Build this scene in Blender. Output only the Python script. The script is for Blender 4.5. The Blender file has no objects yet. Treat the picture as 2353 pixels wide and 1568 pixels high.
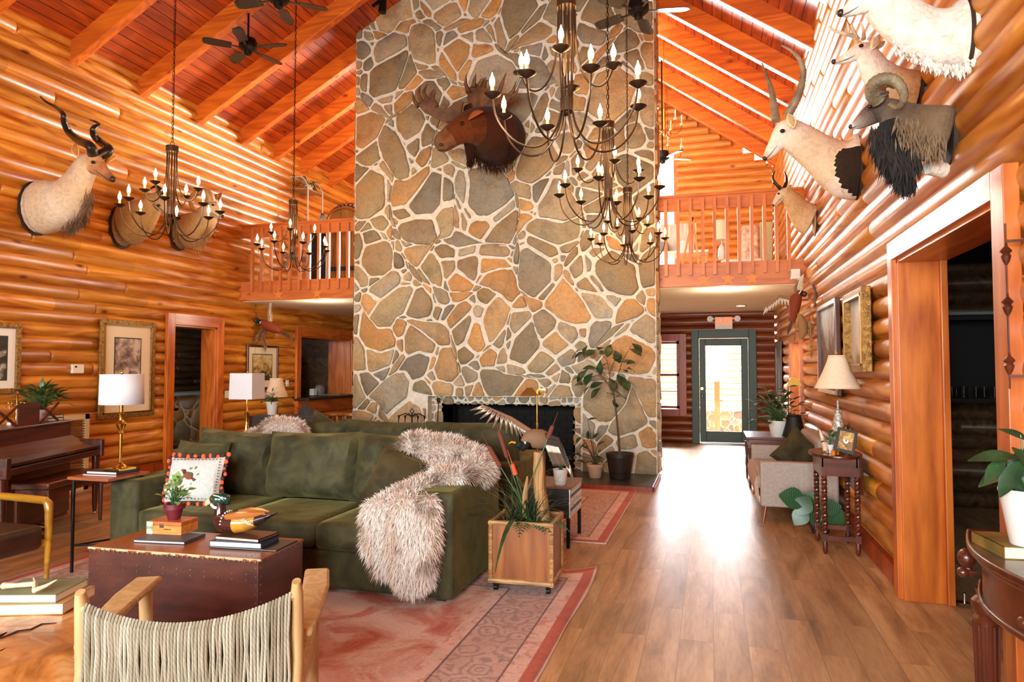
import bpy, math, random
from mathutils import Vector, Matrix, noise as mnoise
random.seed(7)
PI = math.pi
SC = bpy.context.scene
COL = SC.collection

# ------------------------------------------------------------------ camera
FPX, YAW, PITCH, CAMH = 1568.0, math.radians(16.2), math.radians(2.3), 1.48
cd = bpy.data.cameras.new('camera'); cam = bpy.data.objects.new('camera', cd); COL.objects.link(cam)
cam.location = (0, 0, CAMH); cam.rotation_euler = (PI/2 + PITCH, 0, YAW)
cd.sensor_width = 36; cd.lens = 36*FPX/2353.0; cd.clip_start = .05; cd.clip_end = 200
SC.camera = cam
SC.view_settings.view_transform = 'Standard'; SC.view_settings.look = 'None'
SC.view_settings.gamma = 1; SC.view_settings.use_curve_mapping = False
SC.view_settings.exposure = -0.1
SC.cycles.use_denoising = True
SC.cycles.max_bounces = 8; SC.cycles.diffuse_bounces = 5; SC.cycles.glossy_bounces = 4
SC.cycles.sample_clamp_indirect = 6
# ------------------------------------------------------------------ daylight
w = bpy.data.worlds.new('sky'); SC.world = w; w.use_nodes = True
wn = w.node_tree.nodes; wl = w.node_tree.links; wn.clear()
sky = wn.new('ShaderNodeTexSky'); sky.sky_type = 'NISHITA'; sky.sun_disc = False
sky.sun_elevation = math.radians(50); sky.sun_rotation = math.radians(200)
hs = wn.new('ShaderNodeHueSaturation'); hs.inputs['Saturation'].default_value = .25
bg = wn.new('ShaderNodeBackground'); bg.inputs[1].default_value = .42; wo = wn.new('ShaderNodeOutputWorld')
wl.new(sky.outputs[0], hs.inputs['Color']); wl.new(hs.outputs[0], bg.inputs[0]); wl.new(bg.outputs[0], wo.inputs[0])

def area(name, loc, aim, sx, sy, power, col=(1, 1, 1), spread=PI):
    l = bpy.data.lights.new(name, 'AREA'); l.shape = 'RECTANGLE'; l.size = sx; l.size_y = sy
    l.energy = power; l.color = col; l.spread = spread
    o = bpy.data.objects.new(name, l); COL.objects.link(o); o.location = loc
    o.rotation_euler = (Vector(aim)-Vector(loc)).to_track_quat('-Z', 'Y').to_euler()
    return o
COOL = (.88, .97, .95)
area('gable_window_daylight', (-2.6, 14.55, 4.75), (-2.6, 0, 4.0), 4.2, 2.7, 3000, COOL)
area('back_window_daylight', (-4.6, -3.45, 2.0), (-3.6, 6, 1.2), 2.6, 2.2, 640, COOL)
area('back_door_daylight', (-.6, -3.45, 2.0), (-1.4, 6, 1.2), 2.6, 2.2, 780, COOL)
area('entry_door_daylight', (.3, 18.5, 3.1), (.2, 10.5, .3), 3.0, 1.2, 1900, (.95, .97, 1))
area('entry_window_daylight', (-1.8, 17.0, 3.0), (-1, 11.0, 0), 1.6, 1.0, 900, (1, .97, .92))

area('porch_daylight', (.6, 17.3, 4.6), (.6, 19, 1.6), 4, 1.5, 2000, (1, .98, .94))
area('hall_side_window_daylight', (2.4, 10.6, 1.9), (1.0, 10.6, 1.0), .9, 1.3, 90, COOL)
# ------------------------------------------------------------------ helpers
def ray(px, py):
    u = (px-1176.5)/FPX; v = (784-py)/FPX
    f = Vector((-math.sin(YAW)*math.cos(PITCH), math.cos(YAW)*math.cos(PITCH), math.sin(PITCH)))
    r = Vector((math.cos(YAW), math.sin(YAW), 0)); t = r.cross(f)
    return f + u*r + v*t
def at(px, py, **k):
    d = ray(px, py); (a, val), = k.items()
    if a == 'd': return Vector((0, 0, CAMH)) + d*val
    i = 'xyz'.index(a); o = (0, 0, CAMH)
    return Vector(o) + d*((val-o[i])/d[i])
def S(r, g, b):
    f = lambda c: c/12.92 if c <= .04045 else ((c+.055)/1.055)**2.4
    return (f(r/255), f(g/255), f(b/255))
def V(*a): return Vector(a)

class MB:
    def __init__(s): s.v = []; s.f = []; s.m = []; s.c = []; s.X = None; s.mi = 0; s.col = (1, 1, 1)
    def add(s, vs, fs, mi=None, c=None):
        n = len(s.v); X = s.X
        s.v += [tuple(X @ Vector(p)) if X else tuple(p) for p in vs]
        s.f += [tuple(i+n for i in f) for f in fs]
        s.m += [s.mi if mi is None else mi]*len(fs)
        s.c += [s.col if c is None else c]*len(fs)
        return s
    def box(s, x0, x1, y0, y1, z0, z1, **k):
        vs = [(x, y, z) for z in (z0, z1) for y in (y0, y1) for x in (x0, x1)]
        return s.add(vs, [(0, 2, 3, 1), (4, 5, 7, 6), (0, 1, 5, 4), (2, 6, 7, 3), (0, 4, 6, 2), (1, 3, 7, 5)], **k)
    def bar(s, p0, p1, w, h, up=(0, 0, 1), w1=None, h1=None, **k):
        p0 = Vector(p0); p1 = Vector(p1); d = (p1-p0).normalized(); r = d.cross(Vector(up)).normalized(); u = r.cross(d)
        w1 = w if w1 is None else w1; h1 = h if h1 is None else h1
        vs = [p0-r*w/2-u*h/2, p0+r*w/2-u*h/2, p0+r*w/2+u*h/2, p0-r*w/2+u*h/2,
              p1-r*w1/2-u*h1/2, p1+r*w1/2-u*h1/2, p1+r*w1/2+u*h1/2, p1-r*w1/2+u*h1/2]
        return s.add(vs, [(3, 2, 1, 0), (4, 5, 6, 7), (0, 1, 5, 4), (1, 2, 6, 5), (2, 3, 7, 6), (3, 0, 4, 7)], **k)
    def tube(s, pts, r, n=8, closed=False, caps=True, flat=1.0, up=None, **k):
        P = [Vector(p) for p in pts]; m = len(P)
        R = list(r) if hasattr(r, '__len__') else [r]*m
        T = []
        for i in range(m):
            a = P[(i-1) % m] if (i or closed) else P[i]; b = P[(i+1) % m] if (i < m-1 or closed) else P[i]
            t = (b-a); T.append(t.normalized() if t.length > 1e-9 else Vector((0, 0, 1)))
        ref = Vector(up) if up else (Vector((0, 0, 1)) if abs(T[0].z) < .9 else Vector((1, 0, 0)))
        x = (ref - T[0]*ref.dot(T[0])).normalized(); vs = []
        for i in range(m):
            x = (x - T[i]*x.dot(T[i])); x = x.normalized() if x.length > 1e-6 else T[i].orthogonal().normalized()
            y = T[i].cross(x)
            for j in range(n):
                a = 2*PI*j/n; vs.append(P[i] + (x*math.cos(a)*flat + y*math.sin(a))*R[i])
        fs = []
        for i in range(m if closed else m-1):
            for j in range(n):
                a = i*n+j; b = i*n+(j+1) % n; c2 = ((i+1) % m)*n+(j+1) % n; d2 = ((i+1) % m)*n+j
                fs.append((a, b, c2, d2))
        if caps and not closed:
            fs.append(tuple(range(n-1, -1, -1))); fs.append(tuple((m-1)*n+j for j in range(n)))
        return s.add(vs, fs, **k)
    def cyl(s, p0, p1, r0, r1=None, n=16, **k): return s.tube([p0, p1], [r0, r0 if r1 is None else r1], n=n, **k)
    def loft(s, rings, n=14, caps=True, **k):
        # rings: (centre, axis_u, axis_v) as full vectors
        vs = []
        for c, u, v in rings:
            c = Vector(c); u = Vector(u); v = Vector(v)
            for j in range(n): a = 2*PI*j/n; vs.append(c+u*math.cos(a)+v*math.sin(a))
        fs = [(i*n+j, i*n+(j+1) % n, (i+1)*n+(j+1) % n, (i+1)*n+j) for i in range(len(rings)-1) for j in range(n)]
        if caps: fs += [tuple(range(n-1, -1, -1)), tuple((len(rings)-1)*n+j for j in range(n))]
        return s.add(vs, fs, **k)
    def lathe(s, prof, ctr=(0, 0, 0), n=20, **k):
        c_ = Vector(ctr); vs = [c_+Vector((r*math.cos(2*PI*j/n), r*math.sin(2*PI*j/n), z)) for r, z in prof for j in range(n)]
        m = len(prof)
        fs = [(i*n+j, i*n+(j+1) % n, (i+1)*n+(j+1) % n, (i+1)*n+j) for i in range(m-1) for j in range(n)]
        if prof[0][0] > 1e-5: fs.append(tuple(range(n-1, -1, -1)))
        if prof[-1][0] > 1e-5: fs.append(tuple((m-1)*n+j for j in range(n)))
        return s.add(vs, fs, **k)
    def ball(s, ctr, r, n=12, m=8, **k):
        rx, ry, rz = r if hasattr(r, '__len__') else (r, r, r); c_ = Vector(ctr); vs = []
        for i in range(m+1):
            t = PI*i/m
            for j in range(n): a = 2*PI*j/n; vs.append(c_+Vector((rx*math.sin(t)*math.cos(a), ry*math.sin(t)*math.sin(a), -rz*math.cos(t))))
        fs = [(i*n+j, i*n+(j+1) % n, (i+1)*n+(j+1) % n, (i+1)*n+j) for i in range(m) for j in range(n)]
        return s.add(vs, fs, **k)
    def prism(s, pts, off, **k):
        n = len(pts); off = Vector(off); P = [Vector(p) for p in pts]
        return s.add(P+[p+off for p in P], [tuple(range(n-1, -1, -1)), tuple(range(n, 2*n))]+[(i, (i+1) % n, n+(i+1) % n, n+i) for i in range(n)], **k)
    def grid(s, fn, nu, nv, wrap=False, **k):
        vs = [fn(i/nu, j/nv) for i in range(nu+1) for j in range(nv+1)]
        fs = [(i*(nv+1)+j, i*(nv+1)+j+1, (i+1)*(nv+1)+j+1, (i+1)*(nv+1)+j) for i in range(nu) for j in range(nv)]
        return s.add(vs, fs, **k)
    def leaf(s, p, d, L, W, up=(0, 0, 1), bend=.3, fold=.15, n=4, shape=1.0, **k):
        p = Vector(p); d = Vector(d).normalized(); u = Vector(up); r = d.cross(u)
        r = r.normalized() if r.length > 1e-4 else d.orthogonal().normalized(); u = r.cross(d).normalized()
        vs = []
        for i in range(n+1):
            t = i/n; q = p + d*(L*math.sin(t*1.3)/math.sin(1.3) if bend > .5 else L*t) - u*(bend*L*t*t)
            wd = W*.5*math.sin(PI*min(1, (t**shape)*.93+.04))
            vs += [q-r*wd+u*fold*wd, q, q+r*wd+u*fold*wd]
        fs = []
        for i in range(n): a = i*3; fs += [(a, a+1, a+4, a+3), (a+1, a+2, a+5, a+4)]
        return s.add(vs, fs, **k)
    def build(s, name, mats, parent=None, smooth=True, bevel=0, seg=2, sub=0, ang=40, thick=0):
        off = Vector((0, 0, 0)); q = parent
        while q is not None: off += q.location; q = q.parent
        me = bpy.data.meshes.new(name); me.from_pydata([(a[0]-off.x, a[1]-off.y, a[2]-off.z) for a in s.v], [], s.f)
        mats = mats if isinstance(mats, (list, tuple)) else [mats]
        for m in mats: me.materials.append(m)
        me.polygons.foreach_set('material_index', s.m)
        me.polygons.foreach_set('use_smooth', [smooth]*len(s.f))
        ca = me.color_attributes.new('Col', 'FLOAT_COLOR', 'CORNER'); buf = []
        for p, c in zip(me.polygons, s.c): buf += [c[0], c[1], c[2], 1.0]*p.loop_total
        ca.data.foreach_set('color', buf)
        me.validate(); me.update()
        o = bpy.data.objects.new(name, me); COL.objects.link(o)
        if parent is not None: o.parent = parent
        if thick: md = o.modifiers.new('t', 'SOLIDIFY'); md.thickness = thick; md.offset = 0
        if bevel:
            md = o.modifiers.new('b', 'BEVEL'); md.width = bevel; md.segments = seg; md.limit_method = 'ANGLE'; md.angle_limit = math.radians(30); md.harden_normals = False
        if sub: md = o.modifiers.new('s', 'SUBSURF'); md.levels = sub; md.render_levels = sub
        if smooth and not sub:
            try: me.set_sharp_from_angle(angle=math.radians(ang))
            except Exception: pass
        return o

def tag(o, label=None, cat=None, group=None, kind=None):
    if label: o['label'] = label
    if cat: o['category'] = cat
    if group: o['group'] = group
    if kind: o['kind'] = kind
    return o
def thing(name, label, cat, loc=(0, 0, 0), group=None):
    o = bpy.data.objects.new(name, None); COL.objects.link(o); o.location = loc; o.empty_display_size = .1
    return tag(o, label, cat, group)
def place(o, loc, rz=0, sc=1):
    o.location = loc; o.rotation_euler = (0, 0, rz); o.scale = (sc, sc, sc); return o
KIDS = None
def dup(root, loc=None, rz=None, label=None, group=None, sc=None, rot=None):
    def cp(o, par):
        c = o.copy(); COL.objects.link(c); c.parent = par
        for ch in [x for x in list(COL.objects) if x.parent == o]: cp(ch, c)
        return c
    r = cp(root, None)
    if loc is not None: r.location = loc
    if rz is not None: r.rotation_euler = (0, 0, rz)
    if rot is not None: r.rotation_euler = rot
    if sc: r.scale = (sc, sc, sc)
    if label: r['label'] = label
    if group: r['group'] = group
    return r
def struct(o, label=None): return tag(o, label, None, None, 'structure')

# ------------------------------------------------------------------ materials
def nodes(name):
    m = bpy.data.materials.new(name); m.use_nodes = True; nt = m.node_tree
    b = nt.nodes['Principled BSDF']
    return m, nt, b
def N(nt, t, **k):
    n = nt.nodes.new('ShaderNode'+t)
    for a, v in k.items():
        if a in n.inputs.keys() if isinstance(a, str) else False: n.inputs[a].default_value = v
        else: setattr(n, a, v)
    return n
def coords(nt, scale=(1, 1, 1), rot=(0, 0, 0), kind='Object'):
    tc = N(nt, 'TexCoord'); mp = N(nt, 'Mapping'); mp.inputs['Scale'].default_value = scale; mp.inputs['Rotation'].default_value = rot
    nt.links.new(tc.outputs[kind], mp.inputs[0]); return mp.outputs[0]
def noise(nt, vec, scale, detail=4, rough=.55, dist=0.0):
    n = N(nt, 'TexNoise'); n.inputs['Scale'].default_value = scale; n.inputs['Detail'].default_value = detail
    n.inputs['Roughness'].default_value = rough; n.inputs['Distortion'].default_value = dist
    nt.links.new(vec, n.inputs['Vector']); return n.outputs['Fac']
def ramp(nt, fac, stops):
    r = N(nt, 'ValToRGB'); e = r.color_ramp.elements
    while len(e) > 1: e.remove(e[-1])
    e[0].position = stops[0][0]; e[0].color = (*stops[0][1], 1)
    for p, c in stops[1:]: x = e.new(p); x.color = (*c, 1)
    nt.links.new(fac, r.inputs[0]); return r.outputs[0]
def mix(nt, a, b, fac=1.0, mode='MULTIPLY'):
    n = N(nt, 'MixRGB'); n.blend_type = mode
    for i, x in ((1, a), (2, b), (0, fac)):
        if hasattr(x, 'links') or hasattr(x, 'is_linked'): nt.links.new(x, n.inputs[i])
        elif i: n.inputs[i].default_value = (*x, 1)
        else: n.inputs[0].default_value = x
    return n.outputs[0]
def math_(nt, op, a, b=None, c=None):
    n = N(nt, 'Math'); n.operation = op
    for i, x in enumerate((a, b, c)):
        if x is None: continue
        if hasattr(x, 'is_linked'): nt.links.new(x, n.inputs[i])
        else: n.inputs[i].default_value = x
    return n.outputs[0]
def bump(nt, b, h, strength=.3, dist=.01):
    n = N(nt, 'Bump'); n.inputs['Strength'].default_value = strength; n.inputs['Distance'].default_value = dist
    nt.links.new(h, n.inputs['Height']); nt.links.new(n.outputs[0], b.inputs['Normal'])
def pm(name, c1, rough=.6, metal=0, c2=None, scale=8, stretch=(1, 1, 1), bmp=0, bscale=60, vc=False, spec=.5, sheen=0, coat=0, trans=0, emit=None, es=0, lo=.35, hi=.65, detail=4, ior=None, alpha=None):
    m, nt, b = nodes(name)
    if vc or c2 or bmp: vec = coords(nt, stretch)
    if c2: col = ramp(nt, noise(nt, vec, scale, detail), [(lo, c1), (hi, c2)])
    else: col = None
    if vc:
        a = N(nt, 'Attribute'); a.attribute_name = 'Col'
        col = mix(nt, col if col is not None else c1, a.outputs['Color'])
    if col is not None: nt.links.new(col, b.inputs['Base Color'])
    else: b.inputs['Base Color'].default_value = (*c1, 1)
    b.inputs['Roughness'].default_value = rough; b.inputs['Metallic'].default_value = metal
    b.inputs['Specular IOR Level'].default_value = spec
    if sheen: b.inputs['Sheen Weight'].default_value = sheen
    if coat: b.inputs['Coat Weight'].default_value = coat; b.inputs['Coat Roughness'].default_value = .15
    if trans: b.inputs['Transmission Weight'].default_value = trans
    if ior: b.inputs['IOR'].default_value = ior
    if emit: b.inputs['Emission Color'].default_value = (*emit, 1); b.inputs['Emission Strength'].default_value = es
    if bmp: bump(nt, b, noise(nt, coords(nt, stretch), bscale, 5), bmp, .01)
    return m
def wood(name, light, dark, axis='y', scale=1.0, rough=.4, coat=.15, knots=True, course=None, var=.25, bmp=.15, gs=1.0):
    """grain runs along axis; course=(axis, pitch) gives each board or log its own tone"""
    m, nt, b = nodes(name)
    st = {'x': (.12, 1, 1), 'y': (1, .12, 1), 'z': (1, 1, .12)}[axis]
    vec = coords(nt, tuple(q*scale for q in st))
    tc = N(nt, 'TexCoord'); sp = N(nt, 'SeparateXYZ'); nt.links.new(tc.outputs['Object'], sp.inputs[0])
    g1 = noise(nt, vec, 3.2*gs, 2, .5, .4)
    rings = math_(nt, 'SINE', math_(nt, 'MULTIPLY', g1, 48))
    g2 = noise(nt, vec, 26*gs, 5, .6)
    f = math_(nt, 'MULTIPLY_ADD', rings, .11, math_(nt, 'MULTIPLY_ADD', g2, .55, math_(nt, 'MULTIPLY', g1, .5)))
    col = ramp(nt, f, [(.28, dark), (.5, tuple(.5*(p+q) for p, q in zip(light, dark))), (.72, light)])
    if course:
        k = math_(nt, 'FLOOR', math_(nt, 'DIVIDE', sp.outputs['XYZ'.index(course[0].upper())], course[1]))
        cmb = N(nt, 'CombineXYZ'); nt.links.new(k, cmb.inputs[0])
        seg = math_(nt, 'FLOOR', math_(nt, 'MULTIPLY_ADD', sp.outputs['XYZ'.index(axis.upper())], .45, math_(nt, 'MULTIPLY', k, .37)))
        nt.links.new(seg, cmb.inputs[1])
        wn_ = N(nt, 'TexWhiteNoise'); wn_.noise_dimensions = '3D'; nt.links.new(cmb.outputs[0], wn_.inputs[0])
        tone = ramp(nt, wn_.outputs['Value'], [(0, (1-var,)*3), (1, (1.0, 1.0, 1.0))])
        col = mix(nt, col, tone)
    if knots:
        kv = N(nt, 'TexVoronoi'); kv.inputs['Scale'].default_value = 3.4
        nt.links.new(coords(nt, tuple(.45+.55*q for q in st)), kv.inputs['Vector'])
        kr = ramp(nt, kv.outputs['Distance'], [(0, (.16, .07, .03)), (.06, (.4, .24, .12)), (.13, (1, 1, 1))])
        col = mix(nt, col, kr)
    nt.links.new(col, b.inputs['Base Color']); b.inputs['Roughness'].default_value = rough
    b.inputs['Coat Weight'].default_value = coat; b.inputs['Coat Roughness'].default_value = .25
    if bmp: bump(nt, b, f, bmp, .008)
    return m
# logs, boards and beams
LOGW = wood('honey_log', S(232, 154, 54), S(168, 80, 12), 'y', course=('z', .155), var=.33)
LOGX = wood('honey_log_cross', S(234, 154, 66), S(188, 98, 26), 'x', course=('z', .155), var=.25)
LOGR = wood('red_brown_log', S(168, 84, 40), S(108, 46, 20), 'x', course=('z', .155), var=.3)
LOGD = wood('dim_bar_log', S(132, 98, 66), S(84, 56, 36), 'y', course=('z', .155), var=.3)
DECK = wood('ceiling_board', S(210, 92, 16), S(148, 48, 4), 'y', course=('x', .125), var=.35, rough=.5)
RAFT = wood('rafter_wood', S(222, 118, 28), S(174, 74, 10), 'x', rough=.45)
TRIMZ = wood('casing_wood', S(216, 118, 42), S(160, 70, 16), 'z', knots=False, coat=.3, rough=.35)
TRIMY = wood('casing_wood_level', S(216, 118, 42), S(160, 70, 16), 'y', knots=False, coat=.3, rough=.35)
RAILX = wood('railing_wood', S(212, 124, 62), S(176, 90, 38), 'x', rough=.45)
RAILZ = wood('baluster_wood', S(214, 132, 74), S(180, 98, 48), 'z', knots=False, rough=.45)
MAHX = wood('dark_mahogany', S(104, 44, 22), S(54, 18, 8), 'x', knots=False, coat=.5, rough=.3)
MAHZ = wood('dark_mahogany_upright', S(96, 40, 22), S(48, 17, 9), 'z', knots=False, coat=.5, rough=.3)
BEECH = wood('pale_beech', S(196, 158, 108), S(164, 124, 78), 'z', knots=False, coat=.1, rough=.5, scale=2)
PINE = wood("pine_board", S(168, 100, 44), S(118, 60, 20), "z", coat=.3, rough=.4)
OAKX = wood('oak_strip', S(190, 140, 84), S(140, 92, 48), 'x', knots=False, scale=3)
OLIVEW = wood('yellow_varnished_wood', S(196, 140, 40), S(140, 90, 20), 'x', knots=False, coat=.6, rough=.25)
WHITEP = pm('white_paint', S(236, 234, 228), .5)
PLAST = pm('ivory_plastic', S(232, 224, 204), .4)
BLACKM = pm('black_iron', S(24, 22, 21), .45, .6)
BRONZE = pm('dark_bronze', S(86, 70, 58), .32, .85)
BRASS = pm('polished_brass', S(212, 168, 84), .2, 1.0)
BRASSD = pm('aged_brass', S(176, 132, 60), .3, 1.0)
CHROME = pm('chrome', S(210, 210, 212), .12, 1.0)
GREEN = pm('dark_green_paint', S(46, 66, 52), .45)
def pane_mat():
    m, nt, b = nodes('window_glass'); nt.nodes.remove(b); o = [n for n in nt.nodes if n.type == 'OUTPUT_MATERIAL'][0]
    t = N(nt, 'BsdfTransparent'); g = N(nt, 'BsdfGlossy'); g.inputs['Roughness'].default_value = .02; f = N(nt, 'Fresnel'); f.inputs[0].default_value = 1.45
    x = N(nt, 'MixShader'); nt.links.new(f.outputs[0], x.inputs[0]); nt.links.new(t.outputs[0], x.inputs[1]); nt.links.new(g.outputs[0], x.inputs[2]); nt.links.new(x.outputs[0], o.inputs[0]); return m
GLASS = pane_mat()
GLASSV = pm('clear_vessel_glass', (1, 1, 1), .03, trans=1, ior=1.4)
DRY = pm('beige_plaster', S(236, 220, 190), .9, c2=S(230, 212, 180), scale=3)
BULB = pm('glowing_bulb', (1, .85, .6), .3, emit=(1, .72, .38), es=28)
BULBOFF = pm('unlit_bulb_glass', S(250, 244, 230), .15)
CANDLE = pm('candle_sleeve', S(236, 214, 176), .5)
LEAFG = pm('leaf_green', S(44, 78, 42), .38, c2=S(70, 108, 58), scale=14)
LEAFD = pm('dark_leaf', S(28, 50, 30), .35, c2=S(48, 78, 44), scale=12)
LEAFL = pm('light_leaf', S(110, 150, 78), .4, c2=S(160, 190, 110), scale=16)
STEMB = pm('brown_stem', S(88, 66, 44), .7)
SOIL = pm('potting_soil', S(40, 28, 20), .95, bmp=.6, bscale=80)
WHITEC = pm('white_ceramic', S(228, 226, 222), .3)
TERRA = pm('pale_terracotta', S(206, 178, 150), .7)
SHADE = pm('white_linen_shade', S(226, 226, 232), .85, c2=S(214, 214, 222), scale=120, bmp=.1, bscale=300)
SHADEC = pm('cream_pleated_shade', S(236, 214, 188), .85, c2=S(224, 200, 172), scale=90, bmp=.1, bscale=260)
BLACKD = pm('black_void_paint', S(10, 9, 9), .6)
PAPER = pm('page_block', S(236, 228, 206), .8, c2=S(214, 202, 176), scale=160, stretch=(1, 1, 12))
# ================================================================== THE ROOM
XL, XR, YB, YF = -7.5, 1.2, -3.0, 14.1
PITCHL = .155
ML, MR, XRG, ZE = .55, .72, -2.57, 5.2
ZRG = ZE + ML*(XRG-XL)
YBAL = 9.62
# -- floor of wide planks running away from the camera
def floor_mat():
    m, nt, b = nodes('plank_floor')
    v = coords(nt, (1, 1, 1), (0, 0, PI/2))
    br = N(nt, 'TexBrick'); br.offset = .37; br.offset_frequency = 2
    for k, q in (('Scale', 1.0), ('Mortar Size', .0016), ('Mortar Smooth', .1), ('Bias', 0.0), ('Brick Width', 1.3), ('Row Height', .178)): br.inputs[k].default_value = q
    br.inputs['Color1'].default_value = (0, 0, 0, 1); br.inputs['Color2'].default_value = (1, 1, 1, 1); br.inputs['Mortar'].default_value = (.5, .5, .5, 1)
    nt.links.new(v, br.inputs['Vector'])
    vec = coords(nt, (1, .13, 1))
    # offset grain per plank
    cb = N(nt, 'VectorMath'); cb.operation = 'MULTIPLY_ADD'; nt.links.new(br.outputs['Color'], cb.inputs[0]); cb.inputs[1].default_value = (3, 7, 2); nt.links.new(vec, cb.inputs[2])
    g = noise(nt, cb.outputs[0], 7, 6, .62, .6); g2 = noise(nt, cb.outputs[0], 60, 4, .6)
    c = ramp(nt, g, [(.26, S(112, 80, 54)), (.42, S(166, 126, 86)), (.56, S(190, 150, 108)), (.75, S(208, 172, 130))])
    tone = ramp(nt, br.outputs['Color'], [(0, (.76, .74, .72)), (1, (1.08, 1.06, 1.04))])
    c = mix(nt, c, tone); c = mix(nt, c, ramp(nt, g2, [(.3, (.82, .8, .78)), (.6, (1, 1, 1))]))
    kv = N(nt, 'TexVoronoi'); kv.inputs['Scale'].default_value = 1.7; nt.links.new(coords(nt, (1, .5, 1)), kv.inputs['Vector'])
    c = mix(nt, c, ramp(nt, kv.outputs['Distance'], [(0, (.25, .15, .1)), (.03, (.5, .38, .3)), (.06, (1, 1, 1))]))
    c = mix(nt, c, (.16, .1, .06), ramp(nt, br.outputs['Fac'], [(0, (0, 0, 0)), (.6, (.75, .75, .75))]), 'MIX')
    nt.links.new(c, b.inputs['Base Color']); b.inputs['Roughness'].default_value = .38
    b.inputs['Specular IOR Level'].default_value = .38
    bump(nt, b, math_(nt, 'SUBTRACT', math_(nt, 'MULTIPLY', g2, .2), br.outputs['Fac']), .25, .002)
    return m
struct(MB().box(XL-4, XR+4, YB, YF+.02, -.2, 0).build('floor', floor_mat(), smooth=False))
# -- log walls
def logs(mb, a0, a1, z0, z1, face, axis='y', out=1, bulge=.062, joints=True, seedk=0, zfun=None):
    """half-round log courses on the plane x=face (axis y) or y=face (axis x)"""
    k0 = math.floor(z0/PITCHL); k1 = math.ceil(z1/PITCHL-1e-6)
    for k in range(k0, k1):
        rnd = random.Random(k*31+seedk)
        za, zb = max(z0, k*PITCHL), min(z1, (k+1)*PITCHL)
        st = [(a0, 1)]; e0, e1 = a0, a1
        if zfun: e0, e1 = zfun(za); 
        if e1 <= e0: continue
        st = [(e0, 1.0)]
        if joints:
            y = e0 + rnd.uniform(.6, 4.5)
            while y < e1-.3:
                st += [(y-.035, 1.0), (y-.012, .72), (y, .35), (y+.012, .72), (y+.035, 1.0)]; y += rnd.uniform(2.6, 5.5)
        st.append((e1, 1.0))
        n = 7; vs = []
        for (a, s) in st:
            for j in range(n):
                z = za+(zb-za)*j/(n-1); t = (z-k*PITCHL)/PITCHL
                t = min(1, max(0, t)); b_ = bulge*(max(0, 1-(2*t-1)**2)**.55)*s
                p = face+out*b_
                vs.append((p, a, z) if axis == 'y' else (a, p, z))
        fl = (out > 0) == (axis == 'y')
        fs = []
        for i in range(len(st)-1):
            for j in range(n-1):
                q = (i*n+j, (i+1)*n+j, (i+1)*n+j+1, i*n+j+1); fs.append(q if fl else q[::-1])
        mb.add(vs, fs)
TW = .2
def wall_pieces(lo, hi, z1, holes):
    """rectangles of a wall with rectangular holes (a0,a1,z0,z1)"""
    out = []; xs = sorted({lo, hi} | {h[0] for h in holes} | {h[1] for h in holes})
    for a, b in zip(xs, xs[1:]):
        hs_ = sorted([(h[2], h[3]) for h in holes if h[0] < b-1e-6 and h[1] > a+1e-6]); z = 0
        for q0, q1 in hs_:
            if q0 > z: out.append((a, b, z, q0))
            z = q1
        out.append((a, b, z, z1))
    return out
DL = (8.12, 9.02, 0.0, 2.12)      # left doorway
HATCH = (11.3, 13.2, .93, 2.1)    # serving hatch
DR = (3.3, 4.95, 0.0, 2.19)       # right doorway
WR = (10.05, 11.15, .5, 1.86)     # window in the right wall
mb = MB(); core = MB()
for a, b, z0, z1 in wall_pieces(YB, YF, 5.62, [DL, HATCH]):
    logs(mb, a, b, z0, z1, XL-.05, out=1, joints=(b-a) > 2); core.box(XL-TW-.05, XL-.055, a, b, z0, z1)
mb.f += [tuple(i+len(mb.v) for i in f) for f in core.f]; mb.v += core.v; mb.m += core.m; mb.c += core.c
struct(mb.build('wall_left', LOGW, ang=60))
mb = MB(); core = MB()
for a, b, z0, z1 in wall_pieces(YB, YF, 5.62, [DR, WR]):
    logs(mb, a, b, z0, z1, XR+.05, out=-1, joints=(b-a) > 2, seedk=900); core.box(XR+.055, XR+.05+TW, a, b, z0, z1)
mb.f += [tuple(i+len(mb.v) for i in f) for f in core.f]; mb.v += core.v; mb.m += core.m; mb.c += core.c
struct(mb.build('wall_right', LOGW, ang=60))
# -- entrance wall (under the loft, red-brown) and gable wall above
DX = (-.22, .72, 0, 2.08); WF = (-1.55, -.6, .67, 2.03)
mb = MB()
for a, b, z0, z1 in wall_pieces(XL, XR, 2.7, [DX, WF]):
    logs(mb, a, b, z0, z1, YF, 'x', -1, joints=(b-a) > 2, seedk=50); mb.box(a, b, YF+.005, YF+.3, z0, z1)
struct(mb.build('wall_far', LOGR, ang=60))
def roofz(x): return ZE+.3+(ML*(x-XL) if x < XRG else MR*(XR-x))
GW = (-4.75, -.62, 3.35, 5.85)
mb = MB()
def zf(lo, hi):
    def f(z):
        a = XL + max(0, (z+PITCHL-ZE-.3))/ML; b = XR - max(0, (z+PITCHL-ZE-.3))/MR
        return (max(lo, a), min(hi, b))
    return f
for lo, hi, z0, z1 in ((XL, XR, 2.7, GW[2]), (XL, GW[0], GW[2], GW[3]), (GW[1], XR, GW[2], GW[3]), (XL, XR, GW[3], ZRG+.3)):
    logs(mb, lo, hi, z0, z1, YF, 'x', -1, seedk=77, zfun=zf(lo, hi), joints=False)
    if z1 <= ZE+.3: mb.box(lo, hi, YF+.005, YF+.2, z0, z1)
mb.box(XL, GW[0], YF+.005, YF+.2, GW[2], 5.5).box(GW[1], XR, YF+.005, YF+.2, GW[2], 5.5)
mb.prism([(XL+.35/ML, YF+.02, GW[3]), (XR-.35/MR, YF+.02, GW[3]), (XRG, YF+.02, ZRG+.3)], (0, .2, 0))
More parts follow.
